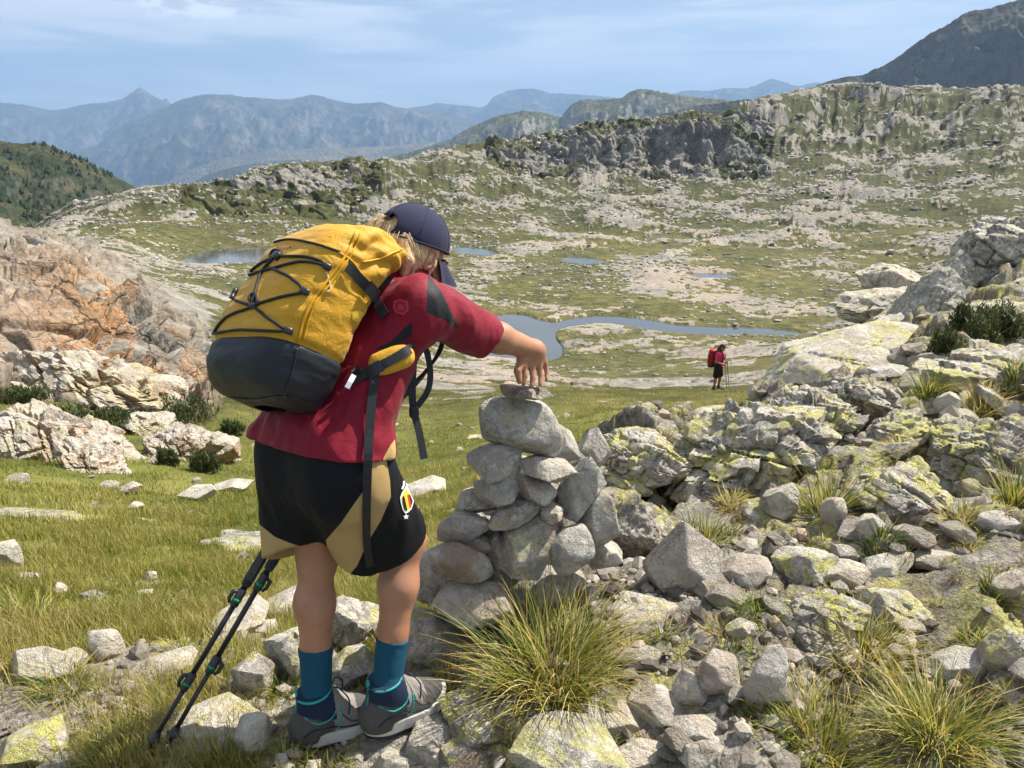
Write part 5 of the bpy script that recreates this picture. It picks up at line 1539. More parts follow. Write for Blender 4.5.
class Skin3:
    """surfaces one can lay cords, straps and badges on"""
    def __init__(s): s.t = []
    def add(s, V, F): s.t.append(BVHTree.FromPolygons([tuple(v) for v in V], [tuple(int(i) for i in f) for f in F])); return s
    def hit(s, px, py):
        d = nrm(W(px, py, 1) - CAM); best = None
        for t in s.t:
            loc, n, i, dist = t.ray_cast(Vector(CAM), Vector(d))
            if loc is not None and (best is None or dist < best[2]): best = (np.array(loc), np.array(n), dist)
        return best
    def lay(s, pts, off):
        out, nn = [], []
        for p in pts:
            h = s.hit(*p)
            if h is None: continue
            n = h[1]
            if n @ (CAM - h[0]) < 0: n = -n
            out.append(h[0] + n * off); nn.append(n)
        return np.array(out), np.array(nn)

def ribbon(P, Nn, width, thick=.0018):
    P = np.asarray(P, float); Nn = np.asarray(Nn, float)
    T = np.gradient(P, axis=0); T /= np.linalg.norm(T, axis=1, keepdims=True) + 1e-9
    S = np.cross(T, Nn); S /= np.linalg.norm(S, axis=1, keepdims=True) + 1e-9
    Nn = np.cross(S, T)
    w = np.broadcast_to(np.asarray(width, float), (len(P),))[:, None] * .5
    rings = np.stack([P - S * w, P - S * w + Nn * thick, P + S * w + Nn * thick, P + S * w], 1)
    V = rings.reshape(-1, 3)
    F = grid_faces(len(P), 4, True)
    e = np.array([[0, 1, 2, 3], [4 * len(P) - 1, 4 * len(P) - 2, 4 * len(P) - 3, 4 * len(P) - 4]])
    return V, np.vstack([F, e])

def decal(surf, poly, off, name, mat, parent, n=4):
    """a flat patch printed or sewn on: the outline is filled with a fan and laid on the cloth"""
    P = np.array(poly, float); c = P.mean(0)
    pts = [c]
    dense = []
    for i in range(len(P)):
        for k in range(n): dense.append(P[i] + (P[(i + 1) % len(P)] - P[i]) * k / n)
    dense = np.array(dense); m = len(dense)
    rings = [c[None]] + [c + (dense - c) * q for q in (.34, .67, 1.0)]
    A = np.vstack(rings); V = []
    last = None
    for p in A:
        h = surf.hit(*p)
        if h is None:
            V.append(last if last is not None else W(p[0], p[1], 1.9)); continue
        nn = h[1] if h[1] @ (CAM - h[0]) > 0 else -h[1]
        last = h[0] + nn * off; V.append(last)
    V = np.array(V)
    F3 = np.array([[0, 1 + k, 1 + (k + 1) % m] for k in range(m)])
    F4 = np.array([[1 + r * m + k, 1 + (r + 1) * m + k, 1 + (r + 1) * m + (k + 1) % m, 1 + r * m + (k + 1) % m] for r in range(2) for k in range(m)])
    return add_mesh(name, V, [F4, F3], mat, parent, smooth=True)

def simple_mat(name, c, rough=.7, spec=.3, noise=0.0, scale=300, bump=0.0, bscale=500, sheen=0.0, metal=0.0):
    N = NT(name); v = N.objco()
    col = c
    if noise:
        col = N.mix(N.noise(v, scale, 4, .6), tuple(q * (1 - noise) for q in c), tuple(min(1, q * (1 + noise)) for q in c))
    nb = N.bump(N.noise(v, bscale, 3, .6), bump) if bump else None
    return N.done(N.bsdf(col, rough, nb, spec, **({'Sheen Weight': sheen} if sheen else {}), **({'Metallic': metal} if metal else {})))

def cloth_mat(name, base, zones, rough=.75, bump=.0006, bscale=700, var=.12, fold=.0, sheen=.08):
    """knitted cloth in several dyed panels; each panel has its own distance attribute"""
    N = NT(name); v = N.objco()
    c = N.mix(N.noise(v, 14, 5, .6), tuple(q * (1 - var) for q in base), tuple(q * (1 + var) for q in base))
    for attr, col in zones:
        c = N.mix(N.mr(N.attr(attr), .25, -.25), c, col)
    w = N.voro(v, bscale)
    nb = N.bump(w, bump)
    if fold:
        nb = N.bump(N.noise(v, 22, 4, .55, 1.2), fold, .6, nb)
    return N.done(N.bsdf(c, rough, nb, .2, **{'Sheen Weight': sheen}))

def skin_mat():
    N = NT('skin'); v = N.objco()
    n = N.noise(v, 22, 6, .6)
    c = N.mix(n, (.34, .155, .080), (.47, .245, .145))
    c = N.mix(N.mr(N.noise(v, 9, 5, .65), .45, .65, 0, .4), c, (.30, .125, .062))
    c = N.mix(N.mr(N.noise(v, 60, 4, .6), .6, .75, 0, .35), c, (.42, .17, .10))
    c = N.mix(N.attr('lip'), c, (.40, .12, .09))
    c = N.mix(N.attr('eye'), c, (.03, .02, .015))
    p = N.n('ShaderNodeBsdfPrincipled')
    N.put(p.inputs['Base Color'], c); p.inputs['Roughness'].default_value = .48
    p.inputs['Specular IOR Level'].default_value = .4
    p.inputs['Subsurface Weight'].default_value = .12; p.inputs['Subsurface Radius'].default_value = (.012, .005, .003); p.inputs['Subsurface Scale'].default_value = .6
    N.put(p.inputs['Normal'], N.bump(N.noise(v, 420, 4, .6), .0006))
    return N.done(p.outputs[0])

def build_people():
    M = {}
    M['skin'] = skin_mat()
    M['black'] = simple_mat('black_webbing', (.016, .017, .019), .6, .35, .25, 500, .0006, 900)
    M['blackp'] = simple_mat('black_plastic', (.02, .021, .023), .35, .45, .2)
    M['yellow'] = None
    a = R_(47); f = np.array([math.cos(a), math.sin(a), 0]); s = np.array([math.sin(a), -math.cos(a), 0]); z = np.array([0, 0, 1.])
    # ---- joints of the boy
    lhip, rhip = W(300, 452, 1.91), W(344, 455, 1.79)
    lkne, rkne = W(317, 560, 2.03), W(406, 540, 2.05)
    lank, rank_ = W(317, 700, 2.065), W(387, 688, 2.055)
    rsh = W(421, 302, 1.80); lsh = rsh + np.array([-.19, .2, .035])
    chest = (rsh + lsh) / 2 + np.array([0, 0, -.05])
    neck = W(410, 266, 1.90); Hc = W(412, 251, 1.925)
    relb, rwri = W(478, 331, 1.985), W(534, 350, 2.15)
    hu = nrm([.36, .33, .87]); hf = np.array([.42, .52, -.90]); hf = nrm(hf - hu * (hu @ hf)); hs = np.cross(hf, hu)
    hB = np.stack([hs, hf, hu])
    def hp(x, y, zz): return Hc + hs * x + hf * y + hu * zz
    lelb, lwri = lsh + np.array([-.10, -.03, -.22]), W(300, 502, 2.13)
    print('arm', np.linalg.norm(relb - rsh), np.linalg.norm(rwri - relb), 'thigh', np.linalg.norm(rkne - rhip), np.linalg.norm(lkne - lhip), 'shin', np.linalg.norm(rank_ - rkne), np.linalg.norm(lank - lkne), 'larm', np.linalg.norm(lelb - lsh), np.linalg.norm(lwri - lelb), lank, rank_)
    pel = (lhip + rhip) / 2
    root = empty('person', (float(pel[0]), float(pel[1]), 0.0))
    tag(root, 'boy in red shirt, black shorts and navy cap bending over the cairn', 'person')
    RL = np.array([pel[0], pel[1], 0.0])
    def part(name, V, F, mat, parent=root, **kw):
        return add_mesh(name, V - RL, F, mat, parent, **kw)
    # ---- the body
    lo = np.minimum.reduce([lank, rank_, lhip, rsh, lwri, hp(0, 0, 0)]) - .22; lo[2] = -.03
    hi = np.maximum.reduce([rwri, rsh, lsh, Hc]) + .17
    B = Field(lo, hi, .0042)
    # legs with calf and knee
    for hip, kne, ank, cal in ((lhip, lkne, lank, -.30), (rhip, rkne, rank_, -.35)):
        B.cone(hip, kne, .085, .047, .03)
        ax = nrm(ank - kne); back = nrm(-f - ax * (-f @ ax))
        c1 = kne + (ank - kne) * .30 + back * .007; c2 = kne + (ank - kne) * .62 + back * .004
        B.cone(kne, c1, .042, .0490, .03); B.cone(c1, c2, .0490, .0375, .03)
        B.cone(kne + back * .03 + s * .022, c1 + back * .004 + s * .012, .010, .014, .015); B.cone(kne + back * .03 - s * .022, c1 + back * .004 - s * .012, .010, .014, .015); B.cone(c2, ank, .0375, .033, .02)
        B.ell(kne - back * .016, np.eye(3), (.036, .036, .042), .02)
        toe = ank + nrm([math.cos(R_(28)), math.sin(R_(28)), 0]) * .09 - z * .075
        B.cone(ank - z * .03, toe, .032, .022, .02)
    # trunk
    waist = pel + (chest - pel) * .42
    rch = W(397, 322, 1.82)
    for A_, C_, r0, r1 in ((lhip + z * .04, lsh - z * .07, .078, .075), (rhip + z * .04, rch, .078, .062), (lhip, rhip, .084, .080), (lsh - z * .03, rsh - z * .03, .062, .060), (pel, chest, .085, .085)):
        B.cone(A_, C_, r0, r1, .04)
    B.cone(chest + z * .05, hp(0, -.01, -.07), .052, .047, .03)
    # head and face
    B.ell(hp(0, -.005, .012), hB, (.070, .088, .092), .02)
    B.ell(hp(0, .030, -.045), hB, (.052, .056, .062), .03)
    B.cone(hp(-.02, .068, -.088), hp(.02, .068, -.088), .020, .020, .025)
    B.cone(hp(0, .086, .0), hp(0, .103, -.036), .007, .012, .012)
    for q in (-1, 1):
        B.ell(hp(q * .031, .088, -.002), hB, (.015, .010, .010), .008)
        B.cone(hp(q * .016, .094, .012), hp(q * .045, .080, .012), .007, .006, .01)
        B.ell(hp(q * .073, -.004, -.012), np.stack([nrm(hs * q + hf * -.35), nrm(hf + hs * q * .35), hu]), (.006, .020, .030), .006)
        B.ell(hp(q * .079, -.002, -.012), hB, (.006, .010, .017), .004, op='sub')
        B.ell(hp(q * .040, .062, -.038), hB, (.022, .022, .024), .02)
    B.cone(hp(-.018, .089, -.062), hp(.018, .089, -.062), .007, .007, .006)
    B.cone(hp(-.015, .087, -.072), hp(.015, .087, -.072), .008, .008, .006)
    # right arm, reaching
    B.cone(rsh, relb, .052, .040, .03); B.cone(relb, relb + (rwri - relb) * .35, .040, .039, .02)
    B.cone(relb + (rwri - relb) * .35, rwri, .039, .027, .02)
    # left arm, hanging behind the hip
    B.cone(lsh, lelb, .05, .038, .03); B.cone(lelb, lwri, .038, .024, .02)
    # right hand: palm bent down from the wrist, four fingers and the thumb pinching the stone
    K = [W(524, 366, 2.12), W(531.5, 367.5, 2.14), W(538.7, 367, 2.16), W(544.5, 364, 2.185)]
    pw = rwri + np.array([.006, .008, -.006])
    B.ell(rwri, np.eye(3), (.029, .029, .028), .015)
    for k_, kk in enumerate(K):
        B.cone(pw, kk, .021, .0115, .012)
    M_ = [W(525, 376, 2.115), W(533, 378, 2.135), W(541, 376.5, 2.16), W(547, 372, 2.185)]
    T_ = [W(523.5, 384, 2.112), W(531.5, 386.5, 2.128), W(540, 384.5, 2.150), W(546.5, 379.5, 2.175)]
    for kk, mm, tt, rr in zip(K, M_, T_, (.0080, .0082, .0080, .0072)):
        B.cone(kk, mm, rr * 1.08, rr, .004); B.cone(mm, tt, rr, rr * .82, .003)
    tb = W(522, 360, 2.115)
    B.cone(pw, tb, .020, .014, .012); B.cone(tb, W(517.5, 371, 2.098), .0135, .0105, .006); B.cone(W(517.5, 371, 2.098), W(519.5, 381.5, 2.10), .0105, .0082, .004)
    # left hand closed round the two poles
    pole_dir = nrm(W(298, 505, 2.13) - W(150, 752, 1.985))
    lk = nrm(np.cross(pole_dir, f)); pc = lwri + f * .035 - z * .03
    B.ell(lwri + f * .012 - z * .028, np.eye(3), (.026, .03, .036), .015)
    for q in range(4):
        c0 = lwri - z * .01 + pole_dir * (.024 - q * .018) + f * .02
        arc = [c0 + f * (.03 * math.sin(t)) + s * (.026 * math.cos(t)) for t in np.linspace(.2, 2.9, 5)]
        B.chain(arc, [.0098, .0095, .009, .0085, .0078], .004)
    B.chain([lwri + pole_dir * .02, lwri + pole_dir * .03 + f * .035 + s * .02, lwri + pole_dir * .01 + f * .06], [.013, .0105, .009], .006)
    V, F = B.mesh(); V = relax(V, F, 1, .4)
    lip = np.maximum(0, 1 - np.min([np.linalg.norm((V - hp(0, .090, -.066)) * 1, axis=1) / .026], 0)) * (np.abs((V - hp(0, .09, -.066)) @ hu) < .012)
    eye = np.max([1.0 * (np.linalg.norm(V - hp(q * .031, .098, -.002), axis=1) < .0085) for q in (-1, 1)], 0)
    part('body', V, F, M['skin'], attrs=dict(lip=np.clip(lip * 1.5, 0, .8), eye=eye))
    # ---- shirt
    Sh = Field(lo + [0, 0, .55], hi, .0045)
    tl = lambda p: p
    Sh.cone(lhip + z * .02, lsh - z * .08, .112, .094, .05); Sh.cone(rhip + z * .02, rch, .095, .074, .03)
    Sh.cone(lhip - z * .02, rhip - z * .02, .134, .120, .04)
    Sh.cone(lhip - z * .09, rhip - z * .09, .140, .128, .04)
    Sh.cone(lsh - z * .03, rsh - z * .035, .074, .066, .04)
    Sh.cone(pel + z * .05, chest, .11, .098, .04)
    Sh.cone(chest + z * .02, neck - z * .035, .072, .056, .04)
    se = W(486, 338, 2.0); sd = nrm(se - rsh)
    Sh.cone(rsh, se + sd * .05, .064, .060, .03, cut=[(se, nrm(sd + np.array([.1, -.2, -.12])))], hollow=(se - sd * .06, se + sd * .1, .046, .053))
    Sh.cone(lsh, lsh + (lelb - lsh) * .95, .068, .058, .04)
    # folds: diagonal pulls from the shoulder and slack above the hem
    def folds(P):
        u = P @ nrm(rsh - pel); t = P @ s
        q = np.stack([u * 5 + t * 3, t * 16, (P @ f) * 10], -1)
        return .013 * fbm3(q, 1.0, 3, .5, seed=4) + .005 * np.sin((u * 60 + 8 * fbm3(P, 6, 2, seed=9))) * sstep(.95, .80, P[..., 2] + 0 * u)
    Sh.warp(folds)
    hemn = nrm((pel - chest) + 0 * z); hp1 = W(322, 451, 1.75)
    hA, hB_, hC = W(247, 440, 1.85), W(400, 468, 1.80), W(330, 459, 1.70)
    hn = nrm(np.cross(hB_ - hA, hC - hA)); hn = hn if hn[2] < 0 else -hn
    Sh.cut(hC, nrm(hn * .6 + np.array([0, 0, -1.]) * .4 + 0 * z))
    V, F = Sh.mesh(); V = relax(V, F, 1, .4); shirtV, shirtF = V, F
    vn = vnormals(V, F); face = np.einsum('ij,ij->i', vn, CAM - V)
    def zone(poly, lim=-.02):
        sd_ = px_sd(V, poly); return np.where(face > lim, sd_, np.maximum(sd_, 3))
    m = cloth_mat('red_jersey', (.20, .0042, .0165), [('z1', (.012, .013, .015)), ('z2', (.012, .013, .015)), ('z3', (.50, .34, .13))], .6, .0004, 420, .1, fold=.0055)
    shirt = part('shirt', V, F, m, attrs=dict(z1=zone([(428, 274), (426, 313), (444, 320), (460, 330), (452, 314), (443, 294)]),
                                               z2=zone([(374, 349), (392, 340.6), (404, 328), (413, 322), (412, 336), (400, 343), (388, 350)]),
                                               z3=zone([(379, 470), (385, 455), (390, 446), (395, 439), (396, 450), (395, 470)])))
    # ---- shorts
    S2 = Field(np.minimum.reduce([lhip, rhip, lkne]) - .26, np.maximum.reduce([lhip, rhip, rkne]) + .2, .0045)
    S2.cone(lhip + z * .02, rhip + z * .02, .103, .088, .03); S2.cone(lhip - z * .06, rhip - z * .06, .102, .102, .03)
    lend, rend = W(296, 551, 2.0), W(378, 537, 2.0)
    lcut = nrm(np.cross(W(328, 537, 1.95) - W(262, 556, 1.98), W(295, 552, 2.09) - W(262, 556, 1.98)));  lcut = lcut if lcut[2] < 0 else -lcut
    ld, rd = nrm(lend - lhip), nrm(rend - rhip)
    rc = nrm(rd + .1 * ld)
    S2.cone(lhip - z * .02, lend + ld * .03, .100, .084, .03, cut=[(lend, lcut)], hollow=(lend - ld * .03, lend + ld * .08, .062, .072))
    S2.cone(rhip - z * .02, rend + rd * .04, .108, .124, .035, cut=[(rend, rc)], hollow=(rend - rd * .02, rend + rd * .09, .092, .102))
    S2.warp(lambda P: (.004 + .011 * sstep(.5, .66, P[..., 2]) * (1 - sstep(.68, .76, P[..., 2]))) * fbm3(np.stack([(P @ s) * 15, (P @ f) * 12, P[..., 2] * 4.5], -1), 1, 3, .5, seed=6) + .006 * (1 - sstep(.70, .78, P[..., 2])) * fbm3(P, 9, 2, seed=2))
    S2.cut(pel + z * .085, z)
    V, F = S2.mesh(); V = relax(V, F, 1, .4); shV, shF = V, F
    vn = vnormals(V, F); face = np.einsum('ij,ij->i', vn, CAM - V)
    m = cloth_mat('black_shorts', (.0065, .0068, .0085), [('z1', (.43, .29, .115)), ('z2', (.43, .29, .115))], .75, .0005, 600, .15, fold=.002, sheen=0)
    part_shorts = part('shorts', V, F, m, attrs=dict(z1=zone([(252, 516), (257.6, 523), (275, 537), (290, 543), (302, 547), (290, 562), (262, 570), (250, 560)]),
                                                      z2=zone([(371, 458), (386, 458), (390, 480), (391, 497), (380.7, 521), (366.6, 544), (357, 566), (345, 580), (330, 575), (326, 540), (341, 523), (352, 507), (364, 490)])))
    surf_s = Skin3().add(shV, shF)
    # crest on the right leg of the shorts
    mw = simple_mat('badge_white', (.78, .77, .72), .6); my = simple_mat('badge_yellow', (.72, .46, .02), .6); mr_ = simple_mat('badge_red', (.50, .03, .03), .6); mk = simple_mat('badge_black', (.012, .012, .012), .6)
    def z15(*p): return [(385 + x / 15.36, 470 + y / 15.36) for x, y in p]
    cr = decal(surf_s, z15((312, 240), (345, 290), (378, 360), (432, 480), (395, 600), (345, 650), (300, 668), (262, 610), (236, 510), (220, 420), (250, 345), (285, 295)), .0022, 'crest', mw, root)
    cr.location = -Vector(RL)
    def sub(poly, off, name, mat):
        o = decal(surf_s, poly, off, name, mat, cr); return o
    sub(z15((308, 290), (345, 345), (402, 480), (372, 590), (305, 635), (270, 570), (243, 430), (270, 350)), .0030, 'shield', my)
    sub(z15((250, 400), (275, 405), (322, 610), (305, 632), (282, 600), (258, 500)), .0038, 'stripe', mk)
    sub(z15((318, 385), (345, 385), (388, 560), (362, 598)), .0038, 'stripe', mr_)
    sub(z15((345, 378), (362, 380), (402, 480), (388, 555)), .0044, 'stripe', mk)
    sub(z15((262, 175), (290, 172), (290, 240), (262, 300), (235, 290), (258, 235)), .0026, 'crown', mw)
    sub(z15((305, 175), (335, 172), (330, 250), (308, 262)), .0026, 'crown', mw)
    sub([(405.2 + (3.1 if k % 2 == 0 else 1.3) * math.sin(k * math.pi / 5), 516.6 - (3.1 if k % 2 == 0 else 1.3) * math.cos(k * math.pi / 5)) for k in range(10)], .0026, 'star', mw)
    # tone-on-tone emblem between the shoulders
    surf_t = Skin3().add(shirtV, shirtF)
    me = simple_mat('tonal_print', (.42, .03, .055), .5)
    md = simple_mat('tonal_print_dark', (.27, .012, .028), .55)
    em = decal(surf_t, [(394, 301), (400, 299), (408, 301), (409, 310), (404, 315), (396, 313), (393, 308)], .0012, 'emblem', me, shirt); em.location = -Vector(RL) * 0
    em2 = decal(surf_t, [(396, 303), (400, 301.5), (406, 303), (407, 309.5), (403, 313), (397, 311.3), (395, 307.5)], .0020, 'emblem', md, shirt)
    em3 = decal(surf_t, [(399, 304.5), (403.5, 304.5), (404.5, 309), (401.5, 311), (398.5, 308.5)], .0028, 'emblem', me, shirt)
    for o in (em, em2, em3):
        o.matrix_parent_inverse = Matrix.Identity(4); o.location = -Vector(RL)
    # ---- socks
    ms = simple_mat('teal_sock', (.010, .075, .125), .8, .2, .12, 160, .0012, 900)
    sockV = []
    for kne, ank, topy in ((lkne, lank, 645), (rkne, rank_, 638)):
        ax = nrm(ank - kne)
        t = (topy - proj(kne)[1]) / (proj(ank)[1] - proj(kne)[1])
        top = kne + (ank - kne) * t
        Q = Field(np.minimum(top, ank) - .09, np.maximum(top, ank) + .09, .003)
        c2 = kne + (ank - kne) * .62 + nrm(-f) * .004
        Q.cone(kne + (ank - kne) * .45, c2, .048, .0430, .01); Q.cone(c2, ank, .0430, .0380, .01); Q.cone(ank, ank - z * .05, .0405, .046, .02)
        Q.cut(top, -ax)
        Q.warp(lambda P: .0012 * fbm3(P, 40, 2, seed=3))
        v, q = Q.mesh()
        so = part('sock', v, q, ms)
    # ---- boots
    mg = simple_mat('grey_suede', (.085, .080, .074), .9, .15, .25, 120, .001, 700)
    ml = simple_mat('light_suede', (.25, .23, .205), .9, .15, .2, 120, .001, 700)
    mn = simple_mat('navy_padding', (.012, .024, .055), .75, .25, .2, 300, .0008, 800)
    mt = simple_mat('teal_lining', (.02, .30, .27), .6)
    mso = simple_mat('pale_midsole', (.55, .53, .48), .7, .3, .15, 90)
    mou = simple_mat('dark_outsole', (.03, .03, .03), .8, .3, .2, 90, .002, 200)
    for ank, yaw, roll in ((lank, 24, 0), (rank_, 34, 0)):
        fw = np.array([math.cos(R_(yaw)), math.sin(R_(yaw)), 0]); sd_ = np.array([fw[1], -fw[0], 0])
        O = ank - z * .118                      # sole under the ankle
        def L(x, y, zz): return O + fw * x * .90 + sd_ * y * .92 + z * zz
        fb = Field(O - .26, O + .30, .0035)
        fb.cone(L(-.035, 0, .052), L(.02, 0, .105), .043, .047, .03)
        fb.cone(L(-.03, -.006, .04), L(-.03, .006, .04), .042, .042, .03)
        fb.chain([L(.01, 0, .085), L(.07, -.003, .062), L(.12, -.004, .046), L(.150, -.004, .042)], [.045, .041, .038, .033], .03)
        fb.chain([L(-.035, 0, .03), L(.05, 0, .03), L(.12, -.004, .03), L(.15, -.004, .03)], [.040, .040, .042, .036], .02)
        fb.cut(L(0, 0, .022), -z)
        fb.cone(L(-.004, 0, .085), L(-.008, 0, .175), .047, .0485, .02, cut=[(L(-.01, 0, .151), nrm(z - fw * .08))])
        fb.warp(lambda P: .0016 * fbm3(P, 30, 3, seed=5) + .0012 * np.abs(fbm3(P, 14, 2, seed=8)))
        v, q = fb.mesh(); v = relax(v, q, 1, .4)
        cz = (v[q] .mean(1) - O)
        cx_, czz = cz @ fw, cz @ z
        fm = np.where((czz > .094 - .35 * np.clip(cx_, -.03, .05)) & (cx_ < .040), 1, np.where((cx_ > .034) & (cx_ < .098), 2, 0))
        bt = part('boot', v, q, None, mats=[mg, mn, ml], fmat=fm)
        fbt = Skin3().add(v, q)
        def sideline(pts, r, name, mat):
            out = []
            for x_, z_ in pts:
                for sg in (1,):
                    o_ = L(x_, .2 * sg, z_); hh_ = fbt.t[0].ray_cast(Vector(o_), Vector(-sd_ * sg))
                    if hh_[0] is not None: out.append(np.array(hh_[0]) + sd_ * sg * r * .5)
            if len(out) > 2:
                t_ = tube(smooth_path(out, 4), r, 6); add_mesh(name, t_[0] - RL, t_[1], mat, bt)
        sideline([(-.055, .052), (-.02, .070), (.03, .060), (.075, .046), (.12, .044)], .0022, 'seam', mn)
        sideline([(.045, .050), (.058, .078), (.060, .105)], .0026, 'trim', mt)
        sideline([(-.045, .105), (-.01, .086), (.03, .092), (.048, .112)], .0020, 'trim', mt)
        sideline([(.062, .088), (.085, .062), (.115, .055)], .0022, 'seam', mg)
        def outl(e, n_=48):
            out = []
            for t_ in np.linspace(0, 2 * math.pi, n_, endpoint=False):
                x = math.cos(t_); y = math.sin(t_)
                hx = .128; wx = .056 + .004 * x - (.006 if x > .9 else 0)
                xx = .055 + hx * np.sign(x) * abs(x) ** .75
                out.append((xx * 1 + (e * x), y * (wx - .006 * math.exp(-((xx - .03) / .035) ** 2)) * 1 + e * y))
            return out
        def slab(z0, z1, e, name, mat, par, lugs=0.0):
            o_ = outl(e); n_ = len(o_)
            rings = [(z0, -.004), (z0 + .003, 0), (z1 - .003, 0), (z1, -.003)]
            v_ = []
            for zz, ee in rings:
                for i, (x, y) in enumerate(o_):
                    toe = .018 * max(0, (x - .09) / .08) ** 2
                    v_.append(L(x * (1 + ee), y * (1 + ee * 4), zz + toe + (lugs if (i % 4 < 2 and zz == z0) else 0)))
            f_ = [grid_faces(4, n_, True)]
            c0 = len(v_); v_ += [L(.05, 0, z0), L(.05, 0, z1)]
            f_.append(np.array([[c0, (k + 1) % n_, k] for k in range(n_)] + [[c0 + 1, 3 * n_ + k, 3 * n_ + (k + 1) % n_] for k in range(n_)]))
            return add_mesh(name, np.array(v_) - RL, f_, mat, par, smooth=False)
        slab(.010, .042, .006, 'midsole', mso, bt); slab(-.002, .013, .005, 'outsole', mou, bt, .006)
        rim = [L(-.007 + .0500 * math.cos(t_), .0495 * math.sin(t_), .148 + .005 * math.cos(t_)) for t_ in np.linspace(0, 2 * math.pi, 33)]
        add_mesh('lining', *[q_ - RL if i == 0 else q_ for i, q_ in enumerate(tube(rim, .0034, 8))], mt, bt)
        pull = tube([L(-.057, .0, .164), L(-.056, 0, .12), L(-.066, 0, .080)], [.003, .0045, .004], 6)
        add_mesh('pull_tab', pull[0] - RL, pull[1], mt, bt)
        for i in range(5):
            x0 = .045 + .017 * i; zz = .128 - .017 * i
            p = smooth_path([L(x0 - .006, -.030, zz - .016), L(x0 + .004, -.012, zz + .004), L(x0 + .010, .012, zz + .004), L(x0 + .004, .030, zz - .016)], 5)
            t_ = tube(p, .0022, 6); add_mesh('lace', t_[0] - RL, t_[1], mn, bt)
        for sg in (-1, 1):
            p = smooth_path([L(.045, 0, .142), L(.060, sg * .025, .155), L(.085, sg * .045, .125), L(.080, sg * .052, .085)], 6)
            t_ = tube(p, .002, 6); add_mesh('lace', t_[0] - RL, t_[1], mn, bt)
    # ---- hair and cap
    mh = NT('blond_hair'); v = mh.objco()
    st_ = mh.vmath('MULTIPLY', v, (60., 60., 16.))
    mh_ = mh.done(mh.bsdf(mh.ramp(mh.noise(st_, 3.0, 6, .7, .6), [(.33, (.30, .18, .08)), (.47, (.58, .41, .21)), (.62, (.78, .62, .38))]), .45, mh.bump(mh.noise(st_, 4.0, 5, .7, .5), .004), .4))
    Hf = Field(Hc - .2, Hc + .2, .003)
    Hf.ell(hp(0, -.012, .000), hB, (.075, .086, .094), .02, cut=[(hp(0, .018, 0), nrm(hf * 1 + hu * .35))])
    Hf.chain([hp(.0, -.088, .024), W(389, 226, 1.89), W(380, 224, 1.87), W(374, 232, 1.86), W(372, 242, 1.85)], [.010, .013, .012, .009, .005], .012)
    Hf.chain([hp(.045, -.07, .01), hp(.068, -.06, -.04), hp(.066, -.05, -.085)], [.018, .015, .009], .015)
    Hf.chain([hp(.070, .012, .015), hp(.074, .014, -.02), hp(.071, .016, -.05)], [.007, .006, .003], .008)
    Hf.chain([hp(.02, -.088, -.01), hp(.03, -.085, -.06), hp(.035, -.075, -.10)], [.018, .014, .008], .015)
    Hf.warp(lambda P: .0045 * fbm3(np.stack([(P @ hs) * 95, (P @ hf) * 95, (P @ hu) * 9], -1), 1, 2, .6, seed=2) + .003 * fbm3(P, 25, 2, seed=5))
    V, F = Hf.mesh(); hair = part('hair', V, F, mh_)
    rg = np.random.RandomState(8); Vs, Fs, of = [], [], 0
    tail = [hp(.0, -.080, .030), W(391, 226, 1.89), W(381, 223, 1.87), W(375, 231, 1.86), W(371, 244, 1.85)]
    side = [hp(.048, -.068, .020), hp(.068, -.054, -.010), hp(.072, -.046, -.045), hp(.062, -.036, -.085)]
    nape = [hp(.015, -.085, .012), hp(.030, -.094, -.02), hp(.036, -.092, -.06), hp(.040, -.078, -.10)]
    for base_, n_, spr in ((tail, 190, (.010, .017, .021, .022, .024)), (side, 80, (.016, .014, .014, .018)), (nape, 110, (.026, .022, .020, .020))):
        for _ in range(n_):
            o1 = rg.normal(size=3); o1 /= np.linalg.norm(o1); o1 *= rg.rand() ** .4
            pts_ = smooth_path([q + o1 * sp + rg.normal(scale=.0022, size=3) for q, sp in zip(base_, spr)][:len(base_) - (rg.rand() < .25)], 4)
            v_, q_ = tube(pts_, np.linspace(.0013, .0005, len(pts_)), 4, False)
            Vs.append(v_); Fs.append(q_ + of); of += len(v_)
    add_mesh('strands', np.vstack(Vs) - RL, np.vstack(Fs), mh_, hair)
    mc = cloth_mat('navy_cap', (.017, .020, .055), [], .75, .0008, 900, .2, fold=.0015)
    Cf = Field(Hc - .22, Hc + .24, .003)
    brim0 = hp(0, 0, .016)
    cn = nrm(hu * 1 - hf * .16)
    Cf.ell(hp(0, -.008, .026), hB, (.083, .100, .086), .0, cut=[(brim0, -cn)])
    Cf.ell(hp(0, -.008, .024), hB, (.0765, .0935, .079), .0, op='sub')
    Cf.ell(hp(0, -.105, .028), hB, (.030, .03, .026), 0, op='sub')
    Cf.ell(hp(0, -.008, .112), hB, (.008, .008, .006), .004)
    V, F = Cf.mesh(); cap = part('cap', V, F, mc)
    for k in range(6):
        an = math.pi / 6 + k * math.pi / 3
        pts_ = [hp(.0835 * math.sin(ph_) * math.cos(an), -.008 + .1005 * math.sin(ph_) * math.sin(an), .026 + .0865 * math.cos(ph_)) for ph_ in np.linspace(.08, 1.5, 14)]
        t_ = tube(pts_, .0011, 5); add_mesh('seam', t_[0] - RL, t_[1], mc, cap)
    band_ = [hp(.084 * math.cos(t2_), -.008 + .101 * math.sin(t2_), .018 + (.0 if math.sin(t2_) > -.5 else .0) + .16 * .101 * math.sin(t2_) ) for t2_ in np.linspace(-1.0, math.pi + 1.0, 40)]
    t_ = tube(band_, .0022, 6); add_mesh('hem', t_[0] - RL, t_[1], mc, cap)
    # the peak: a thin curved shell
    nu, nv = 26, 10
    P = []
